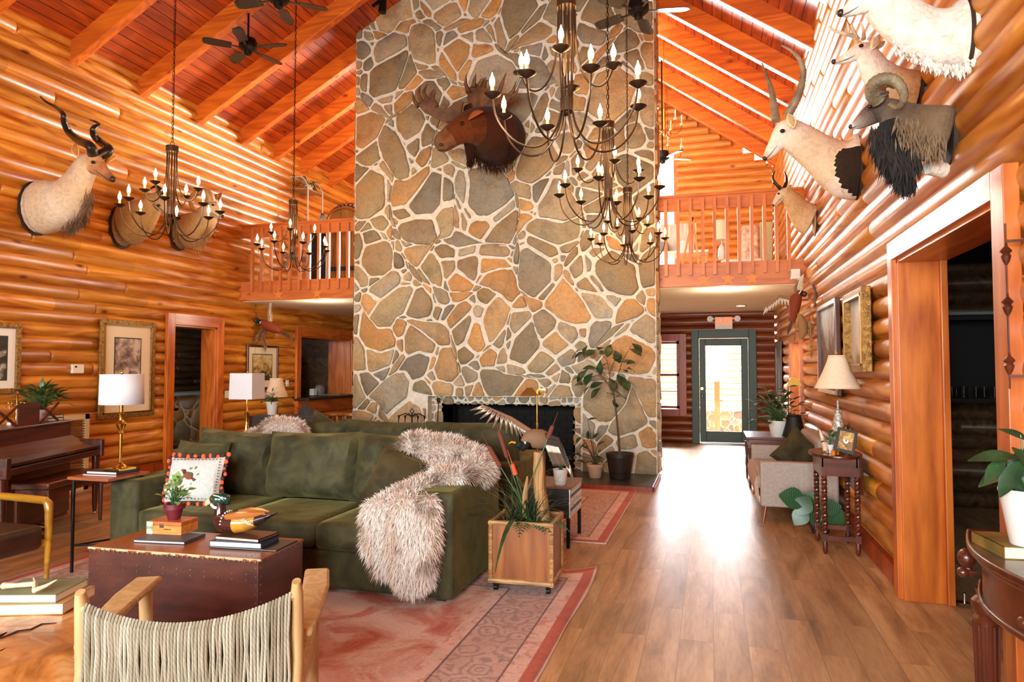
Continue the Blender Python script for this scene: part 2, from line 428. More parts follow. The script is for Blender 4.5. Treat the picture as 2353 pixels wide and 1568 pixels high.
struct(mb.build('wall_gable', LOGX, ang=60))
wf = MB()
wf.box(GW[0], GW[1], YF-.03, YF+.1, GW[2]-.1, GW[2]+.02).box(GW[0], GW[1], YF-.03, YF+.1, GW[3]-.02, GW[3]+.1)
for x in (GW[0], GW[0]+1.03, GW[0]+2.06, GW[0]+3.1, GW[1]): wf.box(x-.05, x+.05, YF-.03, YF+.1, GW[2], GW[3])
wg = struct(wf.build('window_1', RAILX, smooth=False)); g = MB().box(GW[0], GW[1], YF+.03, YF+.036, GW[2], GW[3]).build('pane', GLASS, wg, smooth=False)
# wall behind the camera with two big glazed openings
mb = MB()
BW = [(-6.0, -3.2, .9, 3.1), (-2.0, .8, .9, 3.1)]
for a, b, z0, z1 in wall_pieces(XL, XR, 5.6, BW):
    logs(mb, a, b, z0, z1, YB, 'x', 1, joints=False); mb.box(a, b, YB-.3, YB-.005, z0, z1)
mb.prism([(XL, YB-.01, 5.5), (XRG, YB-.01, ZRG+.3), (XR, YB-.01, 5.5)][::-1], (0, -.2, 0))
struct(mb.build('wall_back', LOGX, ang=60))
for i, h in enumerate(BW):
    f = MB()
    for x in (h[0], (h[0]+h[1])/2, h[1]): f.box(x-.05, x+.05, YB-.1, YB+.07, h[2], h[3])
    f.box(h[0]-.1, h[1]+.1, YB-.1, YB+.07, h[2]-.1, h[2]).box(h[0]-.1, h[1]+.1, YB-.1, YB+.07, h[3], h[3]+.1)
    fo = struct(f.build('window_%d' % (i+5), TRIMY, smooth=False)); MB().box(h[0], h[1], YB-.06, YB-.055, h[2], h[3]).build('pane', GLASS, fo, smooth=False)
# -- roof decks
def slab(x0, z0, x1, z1, name):
    mb = MB(); mb.prism([(x0, YB, z0), (x1, YB, z1), (x1, YB, z1+.12), (x0, YB, z0+.12)], (0, YF-YB+.3, 0)); return struct(mb.build(name, DECK, smooth=False))
slab(XL-.35, ZE+.3-.35*ML, XRG, ZRG+.3, 'ceiling_left'); slab(XR+.35, ZE+.3-.35*MR, XRG, ZRG+.3, 'ceiling_right')
# board joints as thin dark battens are in the material; add real V-grooves as shallow strips
RY = [-2.1, -1.05, .05, 1.1, 2.2, 3.25, 4.3, 5.36, 6.44, 7.5, 8.6, 9.62, 10.5, 11.35, 12.35, 13.35]
for y in RY:
    mb = MB(); h = .3
    mb.prism([(XL-.05, y-.055, ZE), (XRG, y-.055, ZRG), (XRG, y-.055, ZRG+h), (XL-.05, y-.055, ZE+h)], (0, .11, 0))
    o = struct(mb.build('ceiling_beam', RAFT, smooth=False, bevel=.008), 'exposed rafter on the left slope of the roof'); o['group'] = 'rafters of the left roof slope'
    mb = MB()
    mb.prism([(XR+.05, y-.055, ZE), (XRG, y-.055, ZRG), (XRG, y-.055, ZRG+h), (XR+.05, y-.055, ZE+h)], (0, .11, 0))
    o = struct(mb.build('ceiling_beam', RAFT, smooth=False, bevel=.008), 'exposed rafter on the right slope of the roof'); o['group'] = 'rafters of the right roof slope'
struct(MB().box(XRG-.06, XRG+.06, YB, YF, ZRG-.05, ZRG+.3).build('ceiling_beam', RAFT, smooth=False), 'ridge beam along the peak of the roof')
struct(MB().box(XRG-1.6, XRG+1.6, 12.9, 13.02, 6.75, 7.0).build('ceiling_beam', RAFT, smooth=False), 'level collar beam high over the loft')
# board grooves: thin shadow gaps between the ceiling boards
GROOVE = pm('board_gap', S(60, 22, 6), .9)
mb = MB()
for sgn, x0, m_ in ((1, XL, ML), (-1, XR, MR)):
    L = abs(XRG-x0); n = int(L/.125)
    for i in range(1, n+1):
        x = x0+sgn*i*.125; z = ZE+.3+m_*abs(x-x0); mb.box(x-.003, x+.003, YB, YF, z-.004, z+.003)
struct(mb.build('trim_1', GROOVE, smooth=False), 'dark gaps between the ceiling boards')
# -- loft floor, soffit
struct(MB().box(XL, XR, YBAL+.06, YF, 2.66, 2.8).build('floor_loft', OAKX, smooth=False))
struct(MB().box(XL, XR, YBAL+.05, YF, 2.59, 2.66).build('ceiling_loft', DRY, smooth=False))
# -- casings: left doorway, hatch
mb = MB(); y0, y1, _, zt = DL; x = XL+.03
mb.box(x-.02, x+.035, y0-.14, y0, 0, zt+.16); mb.box(x-.02, x+.035, y1, y1+.14, 0, zt+.16)
mb.box(XL-.24, x, y1-.025, y1+.02, 0, zt).box(XL-.24, x, y0-.02, y0+.025, 0, zt)
mb2 = MB().box(x-.02, x+.035, y0, y1, zt, zt+.16).box(XL-.24, x, y0, y1, zt-.025, zt+.02)
d1 = struct(mb.build('door_1', TRIMZ, smooth=False, bevel=.004)); mb2.build('head_casing', TRIMY, d1, smooth=False)
mb = MB(); y0, y1, zb, zt = HATCH
mb.box(x-.02, x+.035, y0-.14, y0, zb-.02, zt+.16).box(x-.02, x+.035, y1, y1+.12, zb-.02, zt+.16).box(XL-.5, x, y1-.025, y1+.02, zb, zt).box(XL-.5, x, y0-.02, y0+.025, zb, zt)
mb2 = MB().box(x-.02, x+.035, y0-.0, y1, zt, zt+.16).box(XL-.5, x, y0, y1, zt-.025, zt+.02)
mb2.box(x-.03, x+.05, y0-.12, y1+.2, zb-.3, zb-.06)
w2 = struct(mb.build('window_2', TRIMZ, smooth=False, bevel=.004), 'wooden surround of the serving hatch to the bar'); mb2.build('head_casing', TRIMY, w2, smooth=False)
MB().box(XL-.6, XL+.3, y0-.13, y1+.45, zb-.055, zb).build('counter', pm('dark_counter', S(54, 40, 30), .3), w2, smooth=False, bevel=.006)
# -- casings: right doorway
y0, y1, _, zt = DR; x = XR-.03
mb = MB().box(x-.03, x+.03, y0-.13, y0, 0, zt+.12).box(x-.03, x+.03, y1, y1+.1, 0, zt+.12)
mb.box(x, XR+.21, y1-.025, y1+.02, 0, zt).box(XR+.21, XR+.25, y1-.05, y1+.08, 0, zt).box(x, XR+.25, y0-.02, y0+.025, 0, zt)
mb2 = MB().box(x-.03, x+.03, y0, y1, zt, zt+.12).box(x, XR+.25, y0, y1, zt-.025, zt+.02)
d2 = struct(mb.build('door_2', TRIMZ, smooth=False, bevel=.004)); mb2.build('head_casing', TRIMY, d2, smooth=False)
MB().box(XR+.26, XR+.32, y1-.07, y1-.01, .015, .03).cyl((XR+.3, y1-.04, .03), (XR+.3, y1-.04, .085), .012).build('door_stop', CHROME, d2)
# -- right wall window
y0, y1, zb, zt = WR
mb = MB().box(x-.01, x+.04, y0-.1, y0, zb-.1, zt+.1).box(x-.01, x+.04, y1, y1+.14, zb-.1, zt+.1)
mb.box(x, XR+.25, y1-.02, y1+.02, zb, zt).box(x, XR+.25, y0-.02, y0+.02, zb, zt).box(x-.01, x+.04, y0, y1, zt, zt+.1).box(x-.03, x+.05, y0, y1, zb-.1, zb)
w3 = struct(mb.build('window_3', TRIMZ, smooth=False)); MB().box(XR+.2, XR+.205, y0, y1, zb, zt).build('pane', GLASS, w3, smooth=False)
MB().box(XR+.17, XR+.22, y0+.5, y0+.54, zb, zt).box(XR+.17, XR+.22, y0, y1, 1.15, 1.19).build('sash', BLACKD, w3, smooth=False)
# -- window beside the exit door
a, b, zb, zt = WF
mb = MB().box(b, b+.14, YF-.09, YF-.02, zb-.14, zt+.14).box(a-.14, a, YF-.09, YF-.02, zb-.14, zt+.14).box(a, b, YF-.09, YF-.02, zt, zt+.14).box(a, b, YF-.11, YF-.02, zb-.14, zb)
REDT = wood('red_casing', S(168, 66, 22), S(120, 40, 10), 'z', knots=False)
w4 = struct(mb.build('window_4', REDT, smooth=False, bevel=.004)); MB().box(a, b, YF+.1, YF+.105, zb, zt).build('pane', GLASS, w4, smooth=False)
s = MB(); 
for z in (zb+.03, zb+.68-.0, zt-.03): s.box(a, b, YF+.06, YF+.12, z-.025, z+.025)
s.box(a, b, YF+.07, YF+.11, zb+.34, zb+.36)
for q in (a+.02, (a+b)/2, b-.03): s.box(q-.025, q+.025, YF+.06, YF+.12, zb, zt)
s.build('sash', REDT, w4, smooth=False)
# -- green exit door
a, b, _, zt = DX
mb = MB().box(a-.14, a, YF-.1, YF+.02, 0, zt+.16).box(b, b+.14, YF-.1, YF+.02, 0, zt+.16).box(a, b, YF-.1, YF+.02, zt, zt+.16)
mb.box(a-.02, a+.005, YF-.06, YF+.25, 0, zt).box(b-.005, b+.02, YF-.06, YF+.25, 0, zt)
d3 = struct(mb.build('door_3', GREEN, smooth=False, bevel=.006))
ga, gb, gz0, gz1 = -.09, .58, .24, 1.93
l = MB().box(a+.01, ga, YF+.02, YF+.07, .02, zt-.01).box(gb, b-.01, YF+.02, YF+.07, .02, zt-.01).box(ga, gb, YF+.02, YF+.07, .02, gz0).box(ga, gb, YF+.02, YF+.07, gz1, zt-.01)
l.build('door_leaf', GREEN, d3, smooth=False, bevel=.005)
MB().box(ga, gb, YF+.04, YF+.046, gz0, gz1).build('pane', GLASS, d3, smooth=False)
MB().ball((-.165, YF-.02, .93), .032).cyl((-.165, YF-.02, .93), (-.165, YF+.04, .93), .014).build('door_knob', CHROME, d3)
MB().cyl((-.165, YF-.0, 1.08), (-.165, YF+.04, 1.08), .028).build('deadbolt', BRASS, d3)
MB().box(-.18, .72, YF-.09, YF+.02, 0, .015).build('threshold', CHROME, d3, smooth=False)
# -- baseboards
struct(MB().box(XR-.02, XR+.05, DR[1]+.1, YF, 0, .14).box(XR-.02, XR+.05, YB, DR[0]-.13, 0, .14).build('baseboard_right', REDT, smooth=False))
struct(MB().box(XL-.05, XL+.03, YB, DL[0]-.14, 0, .14).box(XL-.05, XL+.03, DL[1]+.14, YF, 0, .14).build('baseboard_left', REDT, smooth=False))
# -- rooms seen through the doorways
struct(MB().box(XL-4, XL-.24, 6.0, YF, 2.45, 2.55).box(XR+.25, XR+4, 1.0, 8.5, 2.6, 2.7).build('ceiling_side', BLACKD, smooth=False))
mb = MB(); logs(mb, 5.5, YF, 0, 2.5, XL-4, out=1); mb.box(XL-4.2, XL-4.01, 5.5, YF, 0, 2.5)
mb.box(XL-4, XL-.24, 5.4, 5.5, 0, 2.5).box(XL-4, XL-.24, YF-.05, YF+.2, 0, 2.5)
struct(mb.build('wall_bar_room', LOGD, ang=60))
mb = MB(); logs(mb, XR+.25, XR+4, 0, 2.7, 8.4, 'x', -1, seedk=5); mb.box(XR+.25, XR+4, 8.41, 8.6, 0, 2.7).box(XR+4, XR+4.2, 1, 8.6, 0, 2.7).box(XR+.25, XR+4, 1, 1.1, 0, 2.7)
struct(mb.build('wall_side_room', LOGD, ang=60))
# ================================================================== STONE CHIMNEY
CX0, CX1, CY = -5.28, -.70, 9.42
RX0, RX1, RZ = -4.04, -1.74, 1.07
def clip(poly, nx, nz, d):
    out = []
    for i in range(len(poly)):
        p, q = poly[i-1], poly[i]; a = nx*p[0]+nz*p[1]-d; b = nx*q[0]+nz*q[1]-d
        if (a <= 0) != (b <= 0): t = a/(a-b); out.append((p[0]+(q[0]-p[0])*t, p[1]+(q[1]-p[1])*t))
        if b <= 0: out.append(q)
    return out
def rubble(mb, x0, x1, z0, z1, mapf, seed=3, rmin=.12, rmax=.3, gap=.021, hole=None, relief=.03, tries=14000, pk=1.1, warp=0):
    rnd = random.Random(seed); S_ = []
    for _ in range(tries):
        r = rnd.choice((rmin, rmin*1.3, rmin*1.7, rmax*.75, rmax, rmax*1.2, rmax*1.35)); x, z = rnd.uniform(x0, x1), rnd.uniform(z0, z1)
        if hole and hole[0]-.05 < x < hole[1]+.05 and z < hole[2]+.05: continue
        if all((x-a)**2+(z-b)**2 > (.5*(r+q)*pk)**2 for a, b, q in S_): S_.append((x, z, r))
    pal = [(168, 152, 124), (180, 154, 116), (146, 132, 104), (184, 146, 98), (172, 164, 146), (134, 128, 114), (160, 140, 106), (174, 156, 124), (154, 148, 134), (192, 152, 100), (152, 136, 108), (164, 150, 118), (140, 130, 106)]
    stretch = [(rnd.uniform(.0, PI), rnd.uniform(1.0, 1.0)) for _ in S_]
    for i, (x, z, r) in enumerate(S_):
        poly = [(x0+gap*.4, z0+gap*.4), (x1-gap*.4, z0+gap*.4), (x1-gap*.4, z1), (x0+gap*.4, z1)]
        for j, (a, b, q) in enumerate(S_):
            if j == i: continue
            dx, dz = a-x, b-z; L = math.hypot(dx, dz)
            if L > 1.7: continue
            nx, nz = dx/L, dz/L; t = (L*L+r*r-q*q)/(2*L)
            poly = clip(poly, nx, nz, nx*x+nz*z+t-gap*(.6+.4*((i*j) % 5)/4))
            if len(poly) < 3: break
        if len(poly) < 3: continue
        if hole:
            if x < hole[0]-.05 or (x < hole[0]+.0 and z < hole[2]): poly = clip(poly, 1, 0, hole[0]-gap) if z < hole[2] else poly
            if x > hole[1] and z < hole[2]: poly = clip(poly, -1, 0, -(hole[1]+gap))
            if z >= hole[2] and (hole[0]-.3 < x < hole[1]+.3): poly = clip(poly, 0, -1, -(hole[2]+.005))
            if len(poly) < 3: continue
        if warp:
            def wp(a, b):
                e = min(1, (a-x0)/.45, (x1-a)/.45); 
                if hole: e = min(e, max(0, math.hypot(max(0, hole[0]-a, a-hole[1]), max(0, b-hole[2]))/.5))
                e = max(0, e); k = Vector((a*1.5, b*1.5, seed))
                return (a+e*warp*mnoise.noise(k), b+e*warp*mnoise.noise(k+Vector((17, 5, 3))))
            poly = [wp(*q) for q in [(p[0]*(1-t)+n_[0]*t, p[1]*(1-t)+n_[1]*t) for p, n_ in zip(poly, poly[1:]+poly[:1]) for t in ((0,) if math.hypot(p[0]-n_[0], p[1]-n_[1]) < .3 else (0, .5))]]
        # round the corners and roughen the outline
        cx_ = sum(p[0] for p in poly)/len(poly); cz_ = sum(p[1] for p in poly)/len(poly)
        ring = []
        m = len(poly)
        for k in range(m):
            p, q = poly[k], poly[(k+1) % m]; L = math.hypot(q[0]-p[0], q[1]-p[1])
            if L < .004: continue
            c_ = min(.02, L*.22)/L
            st = [c_, 1-c_] if L < .14 else [c_, .35, .65, 1-c_]
            for s_ in st:
                jx = rnd.uniform(-.009, .009) if .3 < s_ < .7 else 0
                ring.append((p[0]+(q[0]-p[0])*s_ + jx, p[1]+(q[1]-p[1])*s_ + jx))
        if len(ring) < 3: continue
        c = S(*rnd.choice(pal)); v_ = rnd.uniform(.82, 1.12); c = tuple(q*v_ for q in c)
        tx, tz = rnd.uniform(-.05, .05), rnd.uniform(-.05, .05); n = len(ring); vs = []; h = relief*rnd.uniform(.6, 1.2)
        for f_, hh in ((1, -.01), (.97, h*.7), (.9, h), ):
            for (a, b) in ring: a2, b2 = cx_+(a-cx_)*f_, cz_+(b-cz_)*f_; vs.append(mapf(a2, b2, hh+(tx*(a2-cx_)+tz*(b2-cz_) if hh > 0 else 0)))
        vs.append(mapf(cx_, cz_, h))
        fs = [(e*n+k, e*n+(k+1) % n, (e+1)*n+(k+1) % n, (e+1)*n+k) for e in (0, 1) for k in range(n)]+[(2*n+k, 2*n+(k+1) % n, 3*n) for k in range(n)]
        mb.add(vs, fs, c=c)
def stone_mat():
    m, nt, b = nodes('field_stone')
    a = N(nt, 'Attribute'); a.attribute_name = 'Col'; v = coords(nt)
    c = mix(nt, a.outputs['Color'], ramp(nt, noise(nt, v, 5, 5, .6), [(.3, (.72, .7, .66)), (.5, (1, 1, 1)), (.7, (1.12, 1.04, .92))]))
    c = mix(nt, c, ramp(nt, noise(nt, v, 2.2, 3), [(.42, (1, 1, 1)), (.62, (1.08, .94, .74))]))
    c = mix(nt, c, ramp(nt, noise(nt, v, 34, 4), [(.3, (.8, .8, .8)), (.6, (1.05, 1.05, 1.05))]))
    nt.links.new(c, b.inputs['Base Color']); b.inputs['Roughness'].default_value = .55
    bump(nt, b, noise(nt, v, 14, 6, .65), .5, .03); return m
STONE = stone_mat()
MORTAR = pm('white_mortar', S(232, 228, 216), .9, c2=S(212, 206, 192), scale=20, bmp=.9, bscale=26)
fp = thing('stone_chimney', 'tall fieldstone chimney with white mortar and an open fireplace at its foot', 'fireplace', (-3, 9.7, 0))
mb = MB()
D1 = CY+.53
mb.box(CX0, RX0, CY, D1, 0, RZ).box(RX1, CX1, CY, D1, 0, RZ).box(CX0, CX1, CY, D1, RZ, 8.3).box(RX0, RX1, CY+.15, D1, .93, RZ)
mb.box(RX0, -3.85, CY+.15, D1, 0, .93).box(-1.88, RX1, CY+.15, D1, 0, .93)
mb.build('mortar_core', MORTAR, fp, smooth=False)
mb = MB(); rubble(mb, CX0, CX1, .02, 8.2, lambda a, b, h: (a, CY-h, b), 11, hole=(RX0, RX1, RZ), warp=.4, pk=1.0, rmax=.26)
mb.build('stone_facing', STONE, fp, ang=50)
for xx, sg, sd in ((CX1, 1, 5), (CX0, -1, 6)):
    mb = MB(); rubble(mb, CY, D1, .02, 8.2, lambda a, b, h: (xx+sg*h, a, b), sd, .1, .2, tries=3000); mb.build('side_stones', STONE, fp, ang=50)
mb = MB(); Y2 = CY+.15
rubble(mb, RX0, RX1, .935, RZ, lambda a, b, h: (a, Y2-h, b), 21, .055, .085, .018, relief=.02, tries=2500)
rubble(mb, RX0, -3.85, .02, .93, lambda a, b, h: (a, Y2-h, b), 22, .07, .12, .02, relief=.02, tries=1500)
rubble(mb, -1.88, RX1, .02, .93, lambda a, b, h: (a, Y2-h, b), 23, .07, .12, .02, relief=.02, tries=1500)
mb.build('surround_stones', STONE, fp, ang=50)
SOOT = pm('sooty_brick', S(24, 22, 21), .85, bmp=.5, bscale=12)
mb = MB()
for z in [i*.085 for i in range(11)]:
    off = .1 if int(z/.085) % 2 else 0
    for i in range(-1, 10):
        a, b = max(-3.85, -3.85+i*.22+off), min(-1.88, -3.85+(i+1)*.22+off-.012)
        if b > a: mb.box(a, b, Y2+.62, Y2+.66, z, min(.93, z+.075))
mb.box(-3.88, -3.85, Y2, Y2+.66, 0, .93).box(-1.88, -1.85, Y2, Y2+.66, 0, .93).box(-3.88, -1.85, Y2+.64, Y2+.72, 0, .95).box(-3.88, -1.85, Y2, Y2+.7, .93, .96).box(-3.88, -1.85, Y2, Y2+.7, 0, .075)
mb.build('firebox', SOOT, fp, smooth=False)
SLATE = pm('slate_hearth', S(62, 58, 54), .35, c2=S(38, 36, 36), scale=2.5, bmp=.3, bscale=8)
mb = MB().box(CX0-.1, CX1+.02, 8.42, CY+.2, 0, .055); mb.build('hearth_slab', SLATE, fp, smooth=False, bevel=.006)
mb = MB().box(CX0-.12, CX1+.03, 8.39, 8.42, 0, .05).box(CX1+.02, CX1+.05, 8.39, CY, 0, .05); mb.build('hearth_edge', REDT, fp, smooth=False)
# fireplace grate with logs, screen rods
gr = thing('fire_grate', 'black iron fire grate with charred logs inside the fireplace', 'fire grate', (-2.9, 9.9, .08))
mb = MB()
for i in range(8): x = -3.3+i*.115; mb.tube([(x, 9.66, .2), (x, 9.7, .12), (x, 10.0, .12), (x, 10.04, .2)], .009, 6)
for y in (9.75, 9.95): mb.cyl((-3.32, y, .11), (-2.48, y, .11), .01, n=6)
for x in (-3.25, -2.55):
    for y in (9.75, 9.95): mb.cyl((x, y, .075), (x, y, .115), .01, n=6)
mb.build('basket', BLACKM, gr)
CHAR = pm('charred_wood', S(50, 40, 34), .9, bmp=.8, bscale=20)
for a, b in (((-3.25, 9.8, .18), (-2.55, 9.84, .18)), ((-3.2, 9.93, .19), (-2.6, 9.9, .17)), ((-3.1, 9.85, .28), (-2.65, 9.9, .27))): MB().tube([a, b], [.055, .05], 9).build('firewood', CHAR, gr)
ts = thing('fireplace_tools', 'black wrought iron fireplace tool stand left of the firebox', 'fireplace tools', (-4.15, 9.1, .055))
mb = MB(); mb.cyl((-4.15, 9.1, .055), (-4.15, 9.1, .08), .13, .11).cyl((-4.15, 9.1, .07), (-4.15, 9.1, .82), .012, n=8).tube([(-4.15, 9.1, .82), (-4.18, 9.1, .86), (-4.15, 9.1, .9), (-4.12, 9.1, .86), (-4.15, 9.1, .82)], .008, 6)
for s_ in (-1, 1):
    for w_ in (.1, .2): mb.tube([(-4.15, 9.1, .78), (-4.15+s_*w_*.5, 9.1, .83), (-4.15+s_*w_, 9.1, .79), (-4.15+s_*w_, 9.1, .75)], .008, 6)
mb.build('stand', BLACKM, ts)
for i, x in enumerate((-4.35, -4.25, -4.05, -3.95)):
    mb = MB().cyl((x, 9.08, .2), (x, 9.08, .78), .007, n=6).ball((x, 9.08, .79), .015, 8, 6)
    if i == 0: mb.box(x-.06, x+.06, 9.075, 9.085, .12, .27)
    if i == 1: mb.cyl((x, 9.08, .1), (x, 9.08, .25), .045, .02, 10)
    mb.build('fire_tool', BLACKM, ts)
MB().cyl((-3.82, 9.2, .06), (-3.86, 9.4, 1.0), .008, n=6).ball((-3.86, 9.4, 1.01), (.03, .012, .04), 8, 6).box(-3.86, -3.76, 9.17, 9.19, .06, .18).build('fireplace_shovel', BLACKM)
tag(bpy.data.objects['fireplace_shovel'], 'long handled black shovel leaning by the left side of the firebox', 'shovel')

# ================================================================== BALCONY RAILINGS
STAR = pm('pale_star_inlay', S(222, 134, 54), .5)
def railing(x0, x1, xs, stars, label):
    t = thing('balcony_railing', label, 'railing', ((x0+x1)/2, YBAL, 2.6))
    MB().box(x0, x1, YBAL, YBAL+.07, 2.6, 2.92).build('edge_beam', RAILX, t, smooth=False, bevel=.005)
    MB().box(x0, x1, YBAL-.01, YBAL+.08, 3.84, 3.875).box(x0, x1, YBAL+.0, YBAL+.055, 3.66, 3.84).build('top_rail', RAILX, t, smooth=False, bevel=.005)
    for x in xs: MB().box(x-.022, x+.022, YBAL-.045, YBAL-.002, 2.75, 3.8).build('baluster', RAILZ, t, smooth=False)
    for sx in stars:
        pts = [(sx+(.1 if k % 2 == 0 else .04)*math.sin(k*PI/5), YBAL-.003, 2.685+(.1 if k % 2 == 0 else .04)*math.cos(k*PI/5)) for k in range(10)]
        MB().prism(pts, (0, -.004, 0)).build('star', STAR, t, smooth=False)
    return t
xl = [at(p, 600, y=YBAL-.045).x for p in (578, 600, 621, 643, 665, 687, 709, 731, 753, 776, 798)]
xr = [at(p, 550, y=YBAL-.045).x for p in (1530, 1558, 1586, 1615, 1642, 1671, 1699, 1728, 1757, 1785, 1813)]
railing(XL-.05, CX0+.01, xl, [at(640, 675, y=YBAL).x, at(729, 670, y=YBAL).x], 'wooden balcony railing with two star inlays, left of the chimney')
railing(CX1-.01, XR+.04, xr, [at(1617, 645, y=YBAL).x, at(1673, 643, y=YBAL).x, at(1728, 641, y=YBAL).x], 'wooden balcony railing with three star inlays above the entrance hall')
LITE = pm('recessed_lens', S(250, 246, 236), .4, emit=(1, .85, .65), es=2.0)
for (px, py, nm) in ((1664, 664, 'round recessed light in the plaster ceiling over the entrance hall'), (1702, 702, 'small brass recessed disc in the hall ceiling nearer the exit door'), (735, 690, 'recessed light in the plaster ceiling under the left loft')):
    p = at(px, py, z=2.59)
    if px != 1702: sl_ = bpy.data.lights.new('soffit_fill', 'POINT'); sl_.energy = 30; sl_.color = (1, .85, .66); sl_.shadow_soft_size = .06; so_ = bpy.data.objects.new('soffit_fill', sl_); COL.objects.link(so_); so_.location = (p.x, p.y, 2.36)  # point lamp added below the recessed fitting to brighten the soffit
    t = thing('recessed_light', nm, 'ceiling light', (p.x, p.y, 2.59)); MB().cyl((p.x, p.y, 2.58), (p.x, p.y, 2.59), .1).build('trim_ring', WHITEP if px != 1702 else BRASS, t); MB().cyl((p.x, p.y, 2.575), (p.x, p.y, 2.582), .075).build('lens', LITE, t)

# ================================================================== CHANDELIERS
def make_chandelier():
    t = thing('chandelier', '', 'chandelier')
    mb = MB().cyl((0, 0, .6), (0, 0, .65), .058, n=20); mb.cyl((0, 0, .65), (0, 0, .66), .06, n=20)
    mb.build('collar', BRONZE, t)
    mb = MB().cyl((0, 0, -.03), (0, 0, .05), .04, n=18).ball((0, 0, -.035), (.03, .03, .02), 10, 6); mb.build('hub', BRONZE, t)
    mb = MB()
    for i in range(12):
        a = 2*PI*i/12; r0 = .046
        mb.tube([(r0*math.cos(a), r0*math.sin(a), .61), (r0*math.cos(a), r0*math.sin(a), .42), (.034*math.cos(a), .034*math.sin(a), .1), (.03*math.cos(a), .03*math.sin(a), .0)], .0045, 5)
    mb.build('stem_rod', BRONZE, t)
    def arm(ang, R, z, low):
        ca, sa = math.cos(ang), math.sin(ang); P = []
        if low: prof = [(.032, -.01), (.06, -.12), (.12, -.215), (.2, -.255), (.3, -.235), (.38, -.165), (.43, -.08), (R, z)]
        else: prof = [(.05, .58), (.055, .4), (.08, .24), (.13, .14), (.19, .11), (.24, .14), (R, z)]
        # smooth the profile (Catmull-Rom)
        pp = [prof[0]]+prof+[prof[-1]]; out = []
        for i in range(1, len(pp)-2):
            for s_ in (0, .33, .66):
                f = lambda a, b, c, d: .5*((2*b)+(-a+c)*s_+(2*a-5*b+4*c-d)*s_*s_+(-a+3*b-3*c+d)*s_**3)
                out.append((f(*[q[0] for q in pp[i-1:i+3]]), f(*[q[1] for q in pp[i-1:i+3]])))
        out.append(prof[-1])
        return MB().tube([(r*ca, r*sa, z_) for r, z_ in out], .0062, 6).build('arm', BRONZE, t)
    cupm = MB().lathe([(.004, -.022), (.022, -.012), (.05, .006), (.052, .01), (.046, .01), (.012, .002)], n=16); candm = MB().cyl((0, 0, 0), (0, 0, .055), .011, n=10)
    bulbm = MB().lathe([(.008, .055), (.013, .06), (.0165, .078), (.015, .098), (.007, .118), (.0015, .138)], n=10)
    meshes = None
    for k in range(12):
        low = k < 8; ang = math.radians(28+45*k) if low else math.radians(5+90*(k-8)); R, z = (.45, .03) if low else (.275, .22)
        a = arm(ang, R, z, low); loc = (R*math.cos(ang), R*math.sin(ang), z)
        if meshes is None:
            objs = [cupm.build('drip_cup', BRONZE, a), candm.build('candle_sleeve', CANDLE, a), bulbm.build('flame_bulb', BULB, a)]; meshes = [o.data for o in objs]
        else:
            objs = []
            for nm, me in zip(('drip_cup', 'candle_sleeve', 'flame_bulb'), meshes): o = bpy.data.objects.new(nm, me); COL.objects.link(o); o.parent = a; objs.append(o)
        for o in objs: o.location = loc
    # lamp light of the twelve bulbs
    l = bpy.data.lights.new('bulb_glow', 'POINT'); l.energy = 60; l.color = (1, .58, .25); l.shadow_soft_size = .4
    lo = bpy.data.objects.new('bulb_glow', l); COL.objects.link(lo); lo.parent = t; lo.location = (0, 0, .42)
    return t
def chain(t, x, y, z0, z1):
    mb = MB(); z = z0; i = 0
    mb.tube([(x+.022*math.cos(a), y, z0+.02+.028*math.sin(a)) for a in [k*PI/5 for k in range(10)]], .003, 5, closed=True); z += .05
    while z < z1:
        o = PI/2*(i % 2); dx, dy = math.cos(o)*.011, math.sin(o)*.011
        mb.tube([(x-dx, y-dy, z), (x-dx, y-dy, z+.028), (x, y, z+.04), (x+dx, y+dy, z+.028), (x+dx, y+dy, z), (x, y, z-.012)], .0028, 4, closed=True); z += .042; i += 1
    mb.cyl((x+.004, y, z0+.05), (x+.004, y, z1), .0025, n=4)
    return mb.build('chain', BLACKM, t)
CH = make_chandelier()
chs = [(-.80, 3.92, 0, 'largest chandelier, hanging nearest in front of the chimney with lit candle bulbs'),
       (-.86, 6.05, 15, 'middle of the three lit chandeliers hung in a row on the right of the chimney'),
       (-.95, 8.35, 30, 'farthest and lowest-looking of the three chandeliers in front of the right chimney edge'),
       (-5.12, 5.5, 8, 'chandelier of candle bulbs hanging before the ram head on the left log wall'),
       (-5.25, 7.75, 22, 'chandelier of candle bulbs hanging before the left balcony railing'),
       (-5.35, 3.3, 40, 'chandelier cut off by the left picture edge, only a few bulbs in view')]
for i, (x, y, r, lb) in enumerate(chs):
    c = CH if i == 0 else dup(CH)
    c['label'] = lb; c['group'] = 'candle chandeliers under the roof'; c.location = (x, y, 3.03); c.rotation_euler = (0, 0, math.radians(r))
for i, (c, (x, y, r, lb)) in enumerate(zip([o for o in list(COL.objects) if o.name.startswith('chandelier')], chs)):
    zt = roofz(x)-.0
    ch_ = chain(None, 0, 0, .66, zt-3.03-.02); ch_.parent = c
